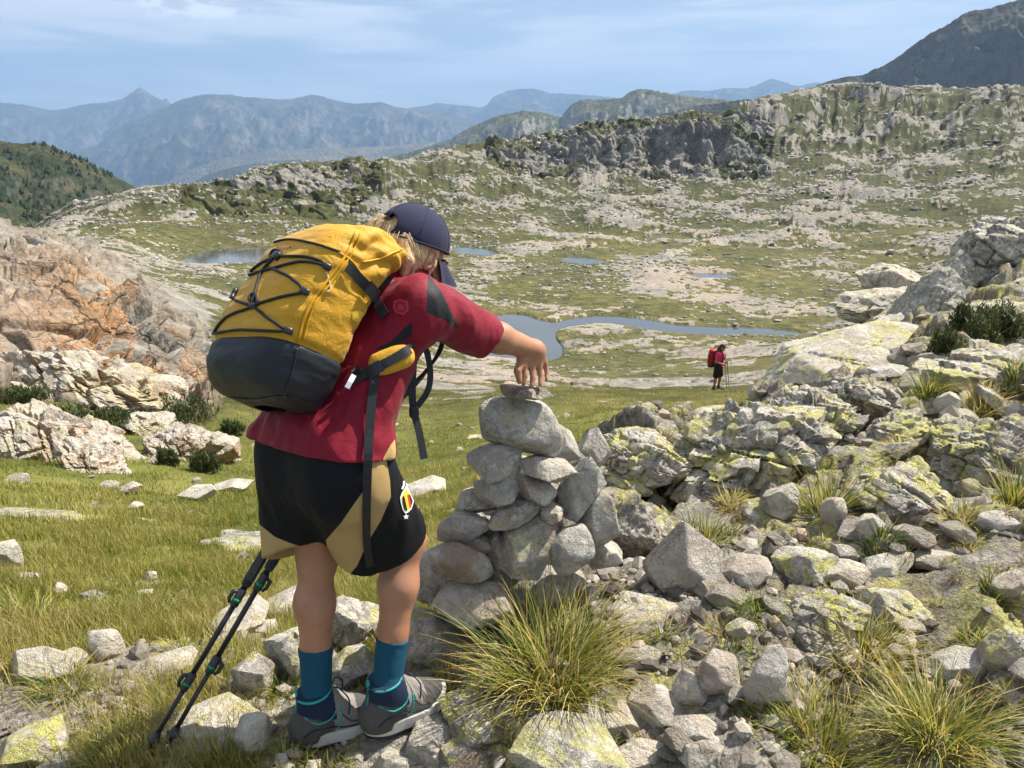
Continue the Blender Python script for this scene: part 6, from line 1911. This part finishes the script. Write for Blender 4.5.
    for i in range(nu):
        t_ = -1 + 2 * i / (nu - 1)
        for j in range(nv):
            q = j / (nv - 1)
            reach = .100 * (1 - .25 * t_ * t_ - .45 * t_ ** 6)
            x = .078 * t_ * (1 - .10 * q)
            y0 = .092 * math.sqrt(max(0, 1 - (x / .0835) ** 2)) - .010
            P.append(hp(x, y0 + reach * q * .86, .020 - .024 * t_ * t_ - .042 * q))
    P = np.array(P); nn = vnormals(P, grid_faces(nu, nv))
    if nn.mean(0) @ hu < 0: nn = -nn
    V = np.vstack([P + nn * .0015, P - nn * .0015]); g = grid_faces(nu, nv); m_ = nu * nv
    bd = list(range(nv)) + [i * nv + nv - 1 for i in range(1, nu)] + [m_ - 1 - j for j in range(1, nv)] + [i * nv for i in range(nu - 2, 0, -1)]
    ed = np.array([[bd[k], bd[(k + 1) % len(bd)], bd[(k + 1) % len(bd)] + m_, bd[k] + m_] for k in range(len(bd))])
    add_mesh('peak', V - RL, np.vstack([g, g[:, ::-1] + m_, ed]), mc, cap)
    # ================= backpack
    Lp = R_(31); u = f * math.sin(Lp) + z * math.cos(Lp); b = -f * math.cos(Lp) + z * math.sin(Lp)
    O = W(353, 377, 1.70)
    pr = np.array([  # u, half width, back (towards the body), front
        (-.120, .05, .050, .085), (-.117, .085, .020, .125), (-.108, .112, .006, .158), (-.092, .126, .0, .184), (-.065, .134, -.004, .202), (-.035, .138, -.004, .212), (0, .140, -.002, .215),
        (.05, .142, .0, .213), (.10, .142, -.002, .206), (.15, .140, -.006, .196), (.20, .138, -.016, .186), (.240, .135, -.036, .174), (.272, .130, -.062, .156), (.294, .118, -.075, .130), (.306, .090, -.066, .090), (.311, .035, -.02, .02)])
    arc = np.concatenate([[0], np.cumsum(np.hypot(np.diff(pr[:, 0]), np.diff(pr[:, 1])))])
    NU, NC = 150, 160
    tq = np.linspace(0, arc[-1], NU)
    pr2 = np.stack([pchip(arc, pr[:, k], tq) for k in range(4)], 1)
    th = np.linspace(0, 2 * math.pi, NC, endpoint=False)
    ct, st2 = np.cos(th), np.sin(th)
    ex = 2 / 3.4
    V = []
    for uu, hw_, b0, b1 in pr2:
        wv = hw_ * np.sign(ct) * np.abs(ct) ** ex
        bv = (b0 + b1) / 2 + (b1 - b0) / 2 * np.sign(st2) * np.abs(st2) ** ex
        # the panel bellies out a little
        V.append(O - s * .142 + s * wv[:, None] + b * bv[:, None] + u * uu)
    V = np.array(V)
    P = V.reshape(-1, 3)
    nn = vnormals(P, grid_faces(NU, NC, True)); ctr = P.mean(0)
    if np.mean(np.einsum('ij,ij->i', nn, P - ctr)) < 0: nn = -nn
    loc = np.stack([(P - O) @ s, (P - O) @ b, (P - O) @ u], 1)
    P = P + u * (.21 * (loc[:, 0] + .10))[:, None]       # the load hangs a little to the left
    soft = sstep(-.02, .05, loc[:, 2])
    cr_ = .0075 * fbm3(np.stack([loc[:, 0] * 9, loc[:, 1] * 9, loc[:, 2] * 22], 1), 1, 3, .5, seed=11)
    cr_ += .009 * fbm3(loc, 9, 2, seed=12) * soft
    top = sstep(.17, .25, loc[:, 2])
    cr_ += top * .010 * np.sin(loc[:, 2] * 130 + 30 * loc[:, 1] + 6 * fbm3(loc, 12, 2, seed=14)) * sstep(.14, .02, np.abs(loc[:, 1] - .03)) * .6
    cr_ -= .006 * np.exp(-((loc[:, 2] - .002) / .006) ** 2)
    # seam where side and front panel meet
    pk = P + nn * cr_[:, None]
    bag = empty('backpack', O)
    tag(bag, 'large yellow backpack with a black base and crossed black cords on the boy\'s back', 'backpack')
    def bp(name, V_, F_, mat, parent=bag, **kw): return add_mesh(name, V_ - O, F_, mat, parent, **kw)
    GF = grid_faces(NU, NC, True)
    row_u = pr2[:, 0]; cut_r = int(np.argmin(np.abs(row_u - .0)))
    rowi = np.arange(NU - 1)
    isb = np.repeat(rowi < cut_r, NC)
    # outward winding
    t0 = GF[len(GF) // 2]; n0 = np.cross(pk[t0[1]] - pk[t0[0]], pk[t0[2]] - pk[t0[0]])
    if n0 @ nn[t0[0]] < 0: GF = GF[:, ::-1]
    Ny = NT('yellow_nylon'); vv = Ny.objco()
    cy = Ny.mix(Ny.noise(vv, 7, 5, .6), (.50, .25, .007), (.61, .325, .012))
    cy = Ny.mix(Ny.mr(Ny.noise(vv, 38, 5, .65), .56, .72, 0, .35), cy, (.50, .23, .008))
    nb = Ny.bump(Ny.noise(vv, 26, 5, .6, 1.5), .006, .7)
    nb = Ny.bump(Ny.voro(vv, 520), .0006, .6, nb)
    M['yellow'] = Ny.done(Ny.bsdf(cy, .58, nb, .35, **{'Sheen Weight': .1}))
    Nb = NT('black_nylon'); vv = Nb.objco()
    cb_ = Nb.mix(Nb.noise(vv, 9, 5, .6), (.011, .014, .017), (.020, .024, .028))
    M['base'] = Nb.done(Nb.bsdf(cb_, .5, Nb.bump(Nb.voro(vv, 600), .0006, .6, Nb.bump(Nb.noise(vv, 16, 4, .6, 1), .004, .6)), .4))
    def sel(mask, name, mat):
        fc = GF[mask]; ids = np.unique(fc); mp = np.full(len(pk), -1); mp[ids] = np.arange(len(ids))
        return bp(name, pk[ids], mp[fc], mat)
    base = sel(isb, 'base_panel', M['base'])
    main = sel(~isb, 'main_pack', M['yellow'])
    # close the ends
    surf = Skin3().add(pk, GF)
    def cordp(pts, r, name='cord', mat=None, par=main, off=None, n=10):
        q = smooth_path(pts, n)
        pp, nn_ = surf.lay(q, r * .8 if off is None else off)
        if len(pp) < 3: return None
        t_ = tube(pp, r, 6)
        return bp(name, t_[0], t_[1], mat or M['black'], par)
    C_ = [[(278, 257), (304, 257), (320, 261), (327, 267)], [(240, 285), (245, 278), (260, 265), (278, 257)],
          [(246, 279), (252, 274.7), (274, 268.7), (298.5, 262.4), (317.6, 263.7), (327, 267)], [(270, 268), (287.6, 276), (298.5, 284), (305.4, 292)],
          [(305, 292.5), (284.8, 296.6), (262, 303), (253.4, 307)], [(275, 258), (262, 273), (256, 292), (254, 306)],
          [(236, 301), (253.4, 307), (271, 320), (288, 331)], [(253.4, 307), (230, 316), (220, 325), (215, 333)], [(215, 333.5), (238, 330), (265.7, 330.7), (288, 331.3)],
          [(278, 257), (281, 252), (274, 251), (271, 257), (278, 260)], [(254, 306), (250, 299), (255, 294), (258, 301), (254, 307)]]
    for c in C_: cordp(c, .0034)
    for c in ([(267.5, 247), (277, 242), (293, 240), (318, 245), (340, 252)],): cordp(c, .0026, 'zip')
    zm = simple_mat('zip_tape', (.45, .22, .01), .6)
    mp = simple_mat('yellow_piping', (.62, .32, .012), .5)
    for dx in (0, 5):
        cordp([(356 + dx, 233), (345 + dx, 256), (323 + dx, 286), (307 + dx, 310), (298 + dx, 340)], .0022 if dx else .003, 'piping', mp)
    cordp([(297, 348), (292, 372), (284, 396)], .002, 'seam', M['blackp'], base)
    cordp([(218, 396), (255, 399), (284, 396), (318, 405), (344, 409)], .0018, 'seam', M['blackp'], base)
    for k, q in enumerate(((305, 292), (288, 331), (327, 267), (278, 257), (254, 306))):
        h = surf.hit(*q)
        if h is None: continue
        nn_ = h[1] if h[1] @ (CAM - h[0]) > 0 else -h[1]
        t_ = np.cross(nn_, u); t_ = nrm(t_)
        r = (.0085, .0085, .008, .011, .007)[k]
        fb = Field(h[0] - .03, h[0] + .03, .0016)
        fb.ell(h[0] + nn_ * .004, np.stack([t_, nrm(np.cross(nn_, t_)), nn_]), (r * 1.25, r * .9, r * .75), .002, power=3.0)
        v_, q_ = fb.mesh(); bp('toggle', v_, q_, M['blackp'], main)
    # zip pull
    cordp([(326, 272), (328, 279), (330, 289), (327, 292)], .0022, 'zip_pull', simple_mat('cream_cord', (.62, .52, .30), .7))
    # lid strap with its buckle
    q = smooth_path([(345, 266.5), (353, 273), (361.4, 281.5), (369, 290), (375, 299), (381, 308), (387, 317)], 6)
    pp, n_ = surf.lay(q, .004)
    surf_b = Skin3().add(pk, GF); surf_b.add(shirtV, shirtF)
    pp, n_ = surf_b.lay(q, .006); 
    for _ in range(3): pp[1:-1] = (pp[:-2] + pp[1:-1] * 2 + pp[2:]) / 4; n_[1:-1] = (n_[:-2] + n_[1:-1] * 2 + n_[2:]) / 4
    n_ = n_ / np.linalg.norm(n_, axis=1, keepdims=True)
    v_, q_ = ribbon(pp, n_, .022); ls = bp('lid_strap', v_, q_, M['black'], smooth=False)
    i0, i1 = len(pp) * 4 // 10, len(pp) * 62 // 100
    v_, q_ = ribbon(pp[i0:i1] + n_[i0:i1] * .003, n_[i0:i1], .027, .007); bp('buckle', v_, q_, M['blackp'], ls, smooth=False)
    v_, q_ = ribbon(pp[-6:] + n_[-6:] * .002, n_[-6:], .024, .004); bp('strap_end', v_, q_, M['blackp'], ls, smooth=False)
    # lid seam and its hem
    cordp([(362, 262), (380, 258), (395, 252), (405, 248)], .0022, 'seam', mp)
    cordp([(338, 252), (352, 262), (362, 276), (370, 288)], .0024, 'piping', mp)
    # maker's name
    cu = bpy.data.curves.new('lettering', 'FONT'); cu.body = 'deuter'; cu.size = 1; cu.offset = .012
    to = bpy.data.objects.new('lettering', cu); COL.objects.link(to)
    dgx = bpy.context.evaluated_depsgraph_get(); tm = to.evaluated_get(dgx).to_mesh()
    tv = np.array([v_.co[:] for v_ in tm.vertices]); tf = [list(p_.vertices) for p_ in tm.polygons]
    bpy.data.objects.remove(to)
    if len(tv):
        x0, x1 = tv[:, 0].min(), tv[:, 0].max()
        Vt = []
        for q in tv:
            tx = (q[0] - x0) / (x1 - x0)
            h = surf.hit(276 + 15.5 * tx, 250.2 - .6 * tx - 4.2 * q[1] / .75)
            nn_ = h[1] if h[1] @ (CAM - h[0]) > 0 else -h[1]
            Vt.append(h[0] + nn_ * .0018)
        me_ = bpy.data.meshes.new('lettering'); me_.from_pydata([tuple(q - O) for q in Vt], [], tf); me_.update()
        me_.materials.append(simple_mat('dark_print', (.16, .07, .02), .6))
        lo_ = bpy.data.objects.new('lettering', me_); COL.objects.link(lo_); lo_.parent = main
    # embossed mark on the side panel
    dk = decal(surf, [(352, 312), (358, 310), (364, 313), (364, 319), (358, 322), (352, 320)], .0012, 'emblem', simple_mat('pale_emboss', (.84, .50, .06), .5), main); dk.location = -Vector(O)
    # hip belt: wing, webbing, buckle, hanging ends
    surf_t2 = Skin3().add(shirtV, shirtF)
    h = surf_t2.hit(391, 360); hb = h[0] if h else W(391, 360, 1.72)
    e1 = nrm(W(411, 352, 1.74) - W(372, 367, 1.72)); vw = nrm(CAM - hb); e2 = nrm(np.cross(vw, e1)); vw = np.cross(e1, e2)
    fb = Field(hb - .11, hb + .11, .003)
    fb.ell(hb + vw * .006, np.stack([e1, e2, vw]), (.052, .029, .020), .0, power=2.6)
    fb.warp(lambda P: .003 * fbm3(P, 22, 2, seed=3))
    v_, q_ = fb.mesh(); belt = bp('hip_belt', v_, q_, M['yellow'])
    surf_t2.add(v_, q_); surf_t2.add(pk, GF)
    q = smooth_path([(349, 383), (358, 379), (368, 373), (378, 367), (390, 361), (402, 354), (412, 347)], 6)
    pp, n_ = surf_t2.lay(q, .004)
    for _ in range(4): pp[1:-1] = (pp[:-2] + pp[1:-1] * 2 + pp[2:]) / 4; n_[1:-1] = (n_[:-2] + n_[1:-1] * 2 + n_[2:]) / 4
    n_ = n_ / np.linalg.norm(n_, axis=1, keepdims=True)
    v_, q_ = ribbon(pp, n_, .021); bp('webbing', v_, q_, M['black'], belt, smooth=False)
    k0 = int(np.argmin(np.abs(proj(pp)[0] - 376)))
    v_, q_ = ribbon(pp[max(0, k0 - 3):k0 + 4] + n_[max(0, k0 - 3):k0 + 4] * .003, n_[max(0, k0 - 3):k0 + 4], .026, .006); bp('buckle', v_, q_, M['blackp'], belt, smooth=False)
    top_ = pp[k0]
    sh2 = Skin3().add(shirtV, shirtF).add(shV, shF)
    line = [(375, 372), (372, 400), (369.5, 430), (368, 460), (367, 490), (366.5, 520), (367, 545), (370, 566)]
    ds = []
    for q in line:
        hh = sh2.hit(*q); ds.append(proj(hh[0])[2] - .012 if hh else 1.75)
    ds = np.array(ds)
    for k in range(1, len(ds)): ds[k] = min(ds[k], ds[k - 1] + .06)
    PP = smooth_path([W(q[0], q[1], d_) for q, d_ in zip(line, ds)], 5)
    n_ = np.array([nrm(CAM - p_ + np.array([.5, 0, 0]) * (1 if i < 4 else .3)) for i, p_ in enumerate(PP)])
    v_, q_ = ribbon(PP, n_, np.linspace(.020, .0175, len(PP))); bp('loose_strap', v_, q_, M['black'], belt, smooth=False)
    for line, w_ in (([(414, 343, 1.86), (413, 365, 1.86), (412, 392, 1.86), (414, 412, 1.86), (419, 432, 1.86), (424, 459, 1.86)], .018), ([(416, 343, 1.87), (424, 346, 1.88), (429, 362, 1.885), (430, 380, 1.885), (426, 394, 1.88), (414, 410, 1.87)], .015)):
        PP = smooth_path([W(*q) for q in line], 5)
        n_ = np.array([nrm(CAM - p_ + np.array([.6, 0, 0])) for p_ in PP])
        v_, q_ = ribbon(PP, n_, w_); bp('loose_strap', v_, q_, M['black'], belt, smooth=False)
    pq = W(414, 412, 1.855)
    fb = Field(pq - .03, pq + .03, .002); fb.ell(pq, np.eye(3), (.012, .006, .016), 0, power=3.5); v_, q_ = fb.mesh(); bp('buckle', v_, q_, M['blackp'], belt)
    mwt = simple_mat('white_label', (.75, .74, .70), .6)
    h1_ = surf.hit(348, 381) or (W(348, 381, 1.68), nrm(CAM))
    t0_, t1_ = W(354, 375, proj(h1_[0])[2] - .012), W(347, 388, proj(h1_[0])[2] - .022)
    v_, q_ = ribbon([t0_, (t0_ + t1_) / 2 + [0, -.003, 0], t1_], [nrm(CAM - t0_)] * 3, .011, .0012); bp('label_tab', v_, q_, mwt, belt, smooth=False)
    # side compression buckle on the far side
    cordp([(240, 286), (237, 292), (233, 300)], .006, 'side_buckle', M['blackp'])
    # shoulder straps over both shoulders and back under the arms
    for sg, sh_ in ((1, rsh), (-1, lsh)):
        m0 = neck + (sh_ - neck) * .55
        pth = smooth_path([O - s * .142 + s * sg * .06 + u * .22 - b * .01, m0 - f * .05 - z * .012, m0 + f * .04 - z * .012, m0 + f * .075 - z * .07, chest + s * sg * .08 + f * .085 - z * .12, pel + s * sg * .125 + (chest - pel) * .40 + f * .02, O - s * .142 + s * sg * .13 + u * .02 - b * .005], 8)
        axis = pel + (chest - pel) * np.clip(((pth - pel) @ (chest - pel)) / ((chest - pel) @ (chest - pel)), 0, 1.15)[:, None]
        nn_ = pth - axis; nn_ /= np.linalg.norm(nn_, axis=1, keepdims=True)
        v_, q_ = ribbon(pth, nn_, np.concatenate([np.full(len(pth) * 6 // 10, .05), np.full(len(pth) - len(pth) * 6 // 10, .02)]), .008)
        bp('shoulder_strap', v_, q_, M['black'], smooth=True)
    # ================= trekking poles
    mcb = simple_mat('black_carbon', (.012, .012, .013), .35, .5)
    mgr = simple_mat('green_anodised', (.01, .22, .11), .3, .5, metal=.6)
    mfo = cloth_mat('grip_foam', (.03, .032, .033), [], .9, .002, 260, .4)
    mst = simple_mat('steel_tip', (.4, .4, .4), .3, .5, metal=.9)
    for k, (A_, d0, Bp, d1, label) in enumerate((((146, 753), 1.985, (263, 556), 2.09, 'left of the two black trekking poles, with green clamp levers facing left'),
                                                 ((166, 747), 1.995, (276, 556), 2.075, 'right of the two black trekking poles, nearer to the boy\'s legs'))):
        g = W(A_[0], A_[1], d0); t1 = W(Bp[0], Bp[1], d1); dr = nrm(t1 - g); Lg = np.linalg.norm(t1 - g)
        g = g - dr * .02
        pole = empty('trekking_pole', g); tag(pole, label, 'trekking pole')
        def pp_(name, pts, r, mat, n=12, par=pole):
            t_ = tube(pts, r, n); return add_mesh(name, t_[0] - g, t_[1], mat, par)
        P_ = lambda x: g + dr * x
        def at_y(y): # distance along the pole where it crosses a photo row
            xs = np.linspace(0, 1.2, 400); yy = proj(g + dr * xs[:, None])[1]; return float(np.interp(-y, -yy, xs))
        j1 = at_y(680 if k == 0 else 658); j2 = at_y(596 if k == 0 else 575)
        if k == 1: j1 = at_y(663); j2 = at_y(580)
        pp_('tip', [P_(-.005), P_(.012), P_(.03)], [.002, .0035, .005], mst)
        pp_('lower_shaft', [P_(.03), P_(j1)], .0062, mcb); pp_('middle_shaft', [P_(j1), P_(j2)], .0074, mcb); pp_('upper_shaft', [P_(j2), P_(j2 + .30)], .0086, mcb)
        pp_('grip', [P_(j2 + .03), P_(j2 + .05), P_(j2 + .2), P_(j2 + .36), P_(j2 + .38)], [.012, .0138, .0135, .016, .010], mfo)
        pp_('basket', [P_(.050), P_(.056), P_(.060), P_(.075)], [.012, .020, .012, .009], M['blackp'])
        side = nrm(np.cross(dr, CAM - g)) * (1 if k == 0 else -1)
        if side[0] > 0 and k == 0: side = -side
        if side[0] < 0 and k == 1: side = -side
        for jj in (j1, j2):
            cl = pp_('clamp', [P_(jj - .030), P_(jj - .026), P_(jj + .016), P_(jj + .020)], [.009, .0115, .0118, .009], M['blackp'])
            lv = tube([P_(jj + .010) + side * .008, P_(jj + .004) + side * .020, P_(jj - .014) + side * .0205, P_(jj - .026) + side * .014], [.005, .0065, .0055, .004], 8)
            add_mesh('lever', lv[0] - g, lv[1], M['blackp'], cl)
            rg = tube([P_(jj - .016), P_(jj - .008)], .0126, 12); add_mesh('ring', rg[0] - g, rg[1], mgr, cl)
        st = tube(smooth_path([P_(j2 + .37), P_(j2 + .40) + side * .04, P_(j2 + .30) + side * .06, P_(j2 + .2) + side * .03], 5), .004, 6); add_mesh('wrist_strap', st[0] - g, st[1], M['black'], pole)
    build_hiker(M)

def build_hiker(M):
    """second person, down on the edge of the meadow"""
    r = 26.5
    p0 = W(716.5, 392, 1); a = math.atan2(p0[0], p0[1])
    x, y = r * math.sin(a), r * math.cos(a); gz = float(ground_z(x, y))
    v = (384 - 344) / FPX; top = ZC + math.hypot(x, y) / math.hypot((717 - 512) / FPX, CP + v * SP) * (-SP + v * CP)
    k = (top - gz) / 1.70
    print('hiker', x, y, gz, 'scale', k)
    k = min(max(k, .85), 1.12)
    fa = R_(-28); f = np.array([math.cos(fa), math.sin(fa), 0]); s = np.array([f[1], -f[0], 0]); z = np.array([0, 0, 1.])
    G0 = np.array([x, y, gz])
    def L(F_, S_, Z_): return (f * F_ + s * S_ + z * Z_) * k
    root = empty('person', G0); tag(root, 'distant hiker in a pink shirt and black shorts facing right on the meadow edge', 'person')
    lo, hi = L(0, 0, 0) - [.75, .75, .05], L(0, 0, 1.75) + [.75, .75, .1]
    B = Field(lo, hi, .013)
    for q, fx in ((-1, .06), (1, -.05)):
        B.cone(L(0, q * .09, .86), L(fx, q * .10, .47), .085, .056, .03); B.cone(L(fx, q * .10, .47), L(fx - .03, q * .10, .09), .056, .038, .02); B.cone(L(fx - .05, q * .1, .04), L(fx + .13, q * .11, .035), .042, .035, .02)
    B.cone(L(0, 0, .9), L(.02, 0, 1.32), .13, .14, .05); B.cone(L(.01, -.15, 1.37), L(.01, .15, 1.37), .06, .06, .04)
    B.cone(L(.02, 0, 1.38), L(.06, 0, 1.52), .055, .05, .02)
    H = L(.08, 0, 1.59); B.ell(H, np.stack([s, f, z]), (.075 * k, .095 * k, .115 * k), .01)
    B.cone(L(.165, 0, 1.60), L(.185, 0, 1.565), .012, .018, .012); B.cone(L(.12, 0, 1.50), L(.14, 0, 1.50), .03, .025, .02)
    for q in (-1, 1):
        B.ell(L(.075, q * .078, 1.585), np.stack([s, f, z]), (.01, .02, .03), .005)
        el = L(-.06, q * .22, 1.10); wr = L(.20, q * .17, 1.02)
        B.cone(L(.0, q * .17, 1.36), el, .05, .038, .02); B.cone(el, wr, .038, .026, .02)
        B.ell(L(.235, q * .165, 1.015), np.eye(3), (.04, .04, .042), .02)
        for j in range(4):
            B.cone(L(.25, q * .165, 1.03 - .018 * j), L(.275, q * (.165 - .05), 1.025 - .018 * j), .013, .011, .006)
        B.cone(L(.23, q * .16, 1.045), L(.275, q * .15, 1.06), .013, .011, .006)
    Vb, Fb = B.mesh(); n = len(Vb)
    add_mesh('body', Vb, Fb, M['skin'], root, attrs=dict(lip=np.zeros(n), eye=np.zeros(n)))
    S = Field(lo, hi, .013)
    S.cone(L(0, 0, .92), L(.02, 0, 1.32), .155, .16, .05); S.cone(L(.01, -.15, 1.36), L(.01, .15, 1.36), .08, .08, .04)
    for q in (-1, 1):
        a_, b_ = L(0, q * .17, 1.36), L(-.06, q * .22, 1.10); S.cone(a_, b_, .072, .062, .03, cut=[(a_ + (b_ - a_) * .62, nrm(b_ - a_))])
    S.cut(L(0, 0, .86), -z); S.warp(lambda P: .010 * fbm3(P, 9, 2, seed=3))
    v_, q_ = S.mesh(); add_mesh('shirt', v_, q_, cloth_mat('pink_shirt', (.72, .045, .16), [], .7, .001, 300), root)
    S = Field(lo, hi, .013)
    S.cone(L(0, -.06, .90), L(0, .06, .90), .145, .145, .04)
    for q, fx in ((-1, .05), (1, -.04)):
        a_, b_ = L(0, q * .09, .86), L(fx, q * .11, .50); S.cone(a_, b_, .125, .11, .03, cut=[(b_, nrm(b_ - a_))])
    S.cut(L(0, 0, .98), z)
    v_, q_ = S.mesh(); add_mesh('shorts', v_, q_, simple_mat('dark_shorts', (.010, .010, .012), .8), root)
    S = Field(lo, hi, .010)
    S.ell(H + z * .02 * k, np.stack([s, f, z]), (.085 * k, .105 * k, .108 * k), 0, cut=[(H + z * .025 * k, -z)])
    v_, q_ = S.mesh(); cap = add_mesh('cap', v_, q_, simple_mat('dark_cap', (.014, .015, .022), .7), root)
    S = Field(lo, hi, .009); S.ell(L(.215, 0, 1.615), np.stack([s, f, z]), (.075 * k, .075 * k, .013 * k), 0)
    v_, q_ = S.mesh(); add_mesh('peak', v_, q_, cap.data.materials[0], cap)
    S = Field(lo, hi, .012); S.ell(L(.045, 0, 1.56), np.stack([s, f, z]), (.083 * k, .085 * k, .11 * k), 0, cut=[(L(.07, 0, 1.56), f)]); S.cone(L(-.05, 0, 1.58), L(-.09, 0, 1.45), .035, .02, .02)
    v_, q_ = S.mesh(); add_mesh('hair', v_, q_, simple_mat('brown_hair', (.06, .035, .02), .6), root)
    for q, fx in ((-1, .06), (1, -.05)):
        S = Field(L(fx, q * .1, 0) - .3, L(fx, q * .1, .2) + .3, .010)
        S.cone(L(fx - .05, q * .1, .05), L(fx + .15, q * .11, .04), .055, .045, .02); S.cone(L(fx - .03, q * .1, .06), L(fx - .03, q * .1, .14), .055, .052, .02); S.cut(L(0, 0, .004), -z)
        v_, q_ = S.mesh(); add_mesh('boot', v_, q_, simple_mat('brown_boot', (.08, .06, .045), .8), root)
    # red rucksack
    bag = empty('backpack', G0 + L(-.15, 0, .9)); tag(bag, 'dark red backpack worn by the distant hiker in pink', 'backpack')
    off = L(-.15, 0, .9)
    S = Field(L(-.3, 0, 1.15) - .5, L(-.3, 0, 1.15) + .55, .012)
    S.ell(L(-.27, 0, 1.14), np.stack([s, f, z]), (.17 * k, .125 * k, .29 * k), .0, power=3.2); S.warp(lambda P: .012 * fbm3(P, 7, 3, seed=4))
    v_, q_ = S.mesh(); add_mesh('main_pack', v_ - off, q_, simple_mat('red_nylon', (.25, .012, .018), .55, .35, .25, 14), bag)
    S = Field(L(-.3, 0, 1.4) - .4, L(-.3, 0, 1.4) + .4, .012)
    S.ell(L(-.25, 0, 1.425), np.stack([s, f, z]), (.16 * k, .12 * k, .075 * k), 0, power=2.6); v_, q_ = S.mesh(); add_mesh('lid', v_ - off, q_, simple_mat('red_lid', (.33, .018, .022), .55), bag)
    S = Field(L(-.3, 0, .9) - .4, L(-.3, 0, .9) + .4, .012)
    S.ell(L(-.27, 0, .90), np.stack([s, f, z]), (.165 * k, .12 * k, .07 * k), 0, power=3.0); v_, q_ = S.mesh(); add_mesh('base_panel', v_ - off, q_, M['base'], bag)
    for q in (-1, 1):
        pth = smooth_path([L(-.15, q * .09, 1.40), L(-.02, q * .10, 1.47), L(.12, q * .10, 1.40), L(.175, q * .11, 1.22), L(.06, q * .17, 1.03), L(-.14, q * .15, .98)], 6)
        ax = L(0, 0, 1) * 0 + np.stack([np.zeros(len(pth)), np.zeros(len(pth)), np.clip(pth[:, 2], 0, 1.33 * k)], 1); nn = pth - ax; nn /= np.linalg.norm(nn, axis=1, keepdims=True)
        v_, q_ = ribbon(pth, nn, .05, .012); add_mesh('shoulder_strap', v_ - off, q_, M['black'], bag)
    g0 = L(.42, .17, .0) + G0; g0[2] = ground_z(g0[0], g0[1])
    hand = G0 + L(.262, .15, 1.02)
    for q, dx in ((1, 0), (-1, .0)):
        g0 = G0 + L(.40, q * .2, 0); g0[2] = ground_z(g0[0], g0[1]); hand = G0 + L(.262, q * .14, 1.02); d_ = nrm(hand - g0)
        pole = empty('trekking_pole', g0); tag(pole, 'thin dark pole in the distant hiker\'s ' + ('near' if q > 0 else 'far') + ' hand', 'trekking pole', 'poles of the distant hiker')
        Lg = np.linalg.norm(hand - g0)
        t_ = tube([g0 * 0, d_ * (Lg - .05)], [.008, .012], 8); add_mesh('shaft', t_[0], t_[1], M['blackp'], pole)
        t_ = tube([d_ * (Lg - .07), d_ * (Lg - .05), d_ * (Lg + .06)], [.014, .02, .018], 8); add_mesh('grip', t_[0], t_[1], M['black'], pole)
        t_ = tube([d_ * .05, d_ * .06, d_ * .075], [.01, .03, .01], 8); add_mesh('basket', t_[0], t_[1], M['blackp'], pole)
build_camera(); build_light()
build_ground(); build_lakes(); build_mountains(); build_wood()
GRAN = mat_granite('granite', 2.2, .06)
GRANF = mat_granite('granite_loose', .16, .012)
OCHRE = mat_ochre()
_gs = [(0, (.04, .09, .014)), (.28, (.10, .175, .022)), (.5, (.25, .26, .035)), (.72, (.48, .39, .085)), (1, (.62, .51, .23))]
TUFT = mat_grass('tussock_grass', _gs, (.56, .33, .06))
HEATH = mat_grass('heath', [(0, (.03, .045, .012)), (.4, (.09, .085, .03)), (.7, (.17, .115, .05)), (1, (.28, .20, .10))], (.25, .13, .06))
SHRUB = mat_grass('juniper_leaf', [(0, (.02, .036, .010)), (.5, (.05, .08, .02)), (1, (.11, .14, .04))], (.14, .16, .05))
_N = NT('stem_wood'); WOOD = _N.done(_N.bsdf(_N.mix(_N.noise(_N.geo('Position'), 40, 5), (.07, .05, .035), (.16, .12, .09)), .9))
build_cairn(); build_rocks(); scatter_stones(); build_meadow(); build_tufts()
build_people()
build_haze()
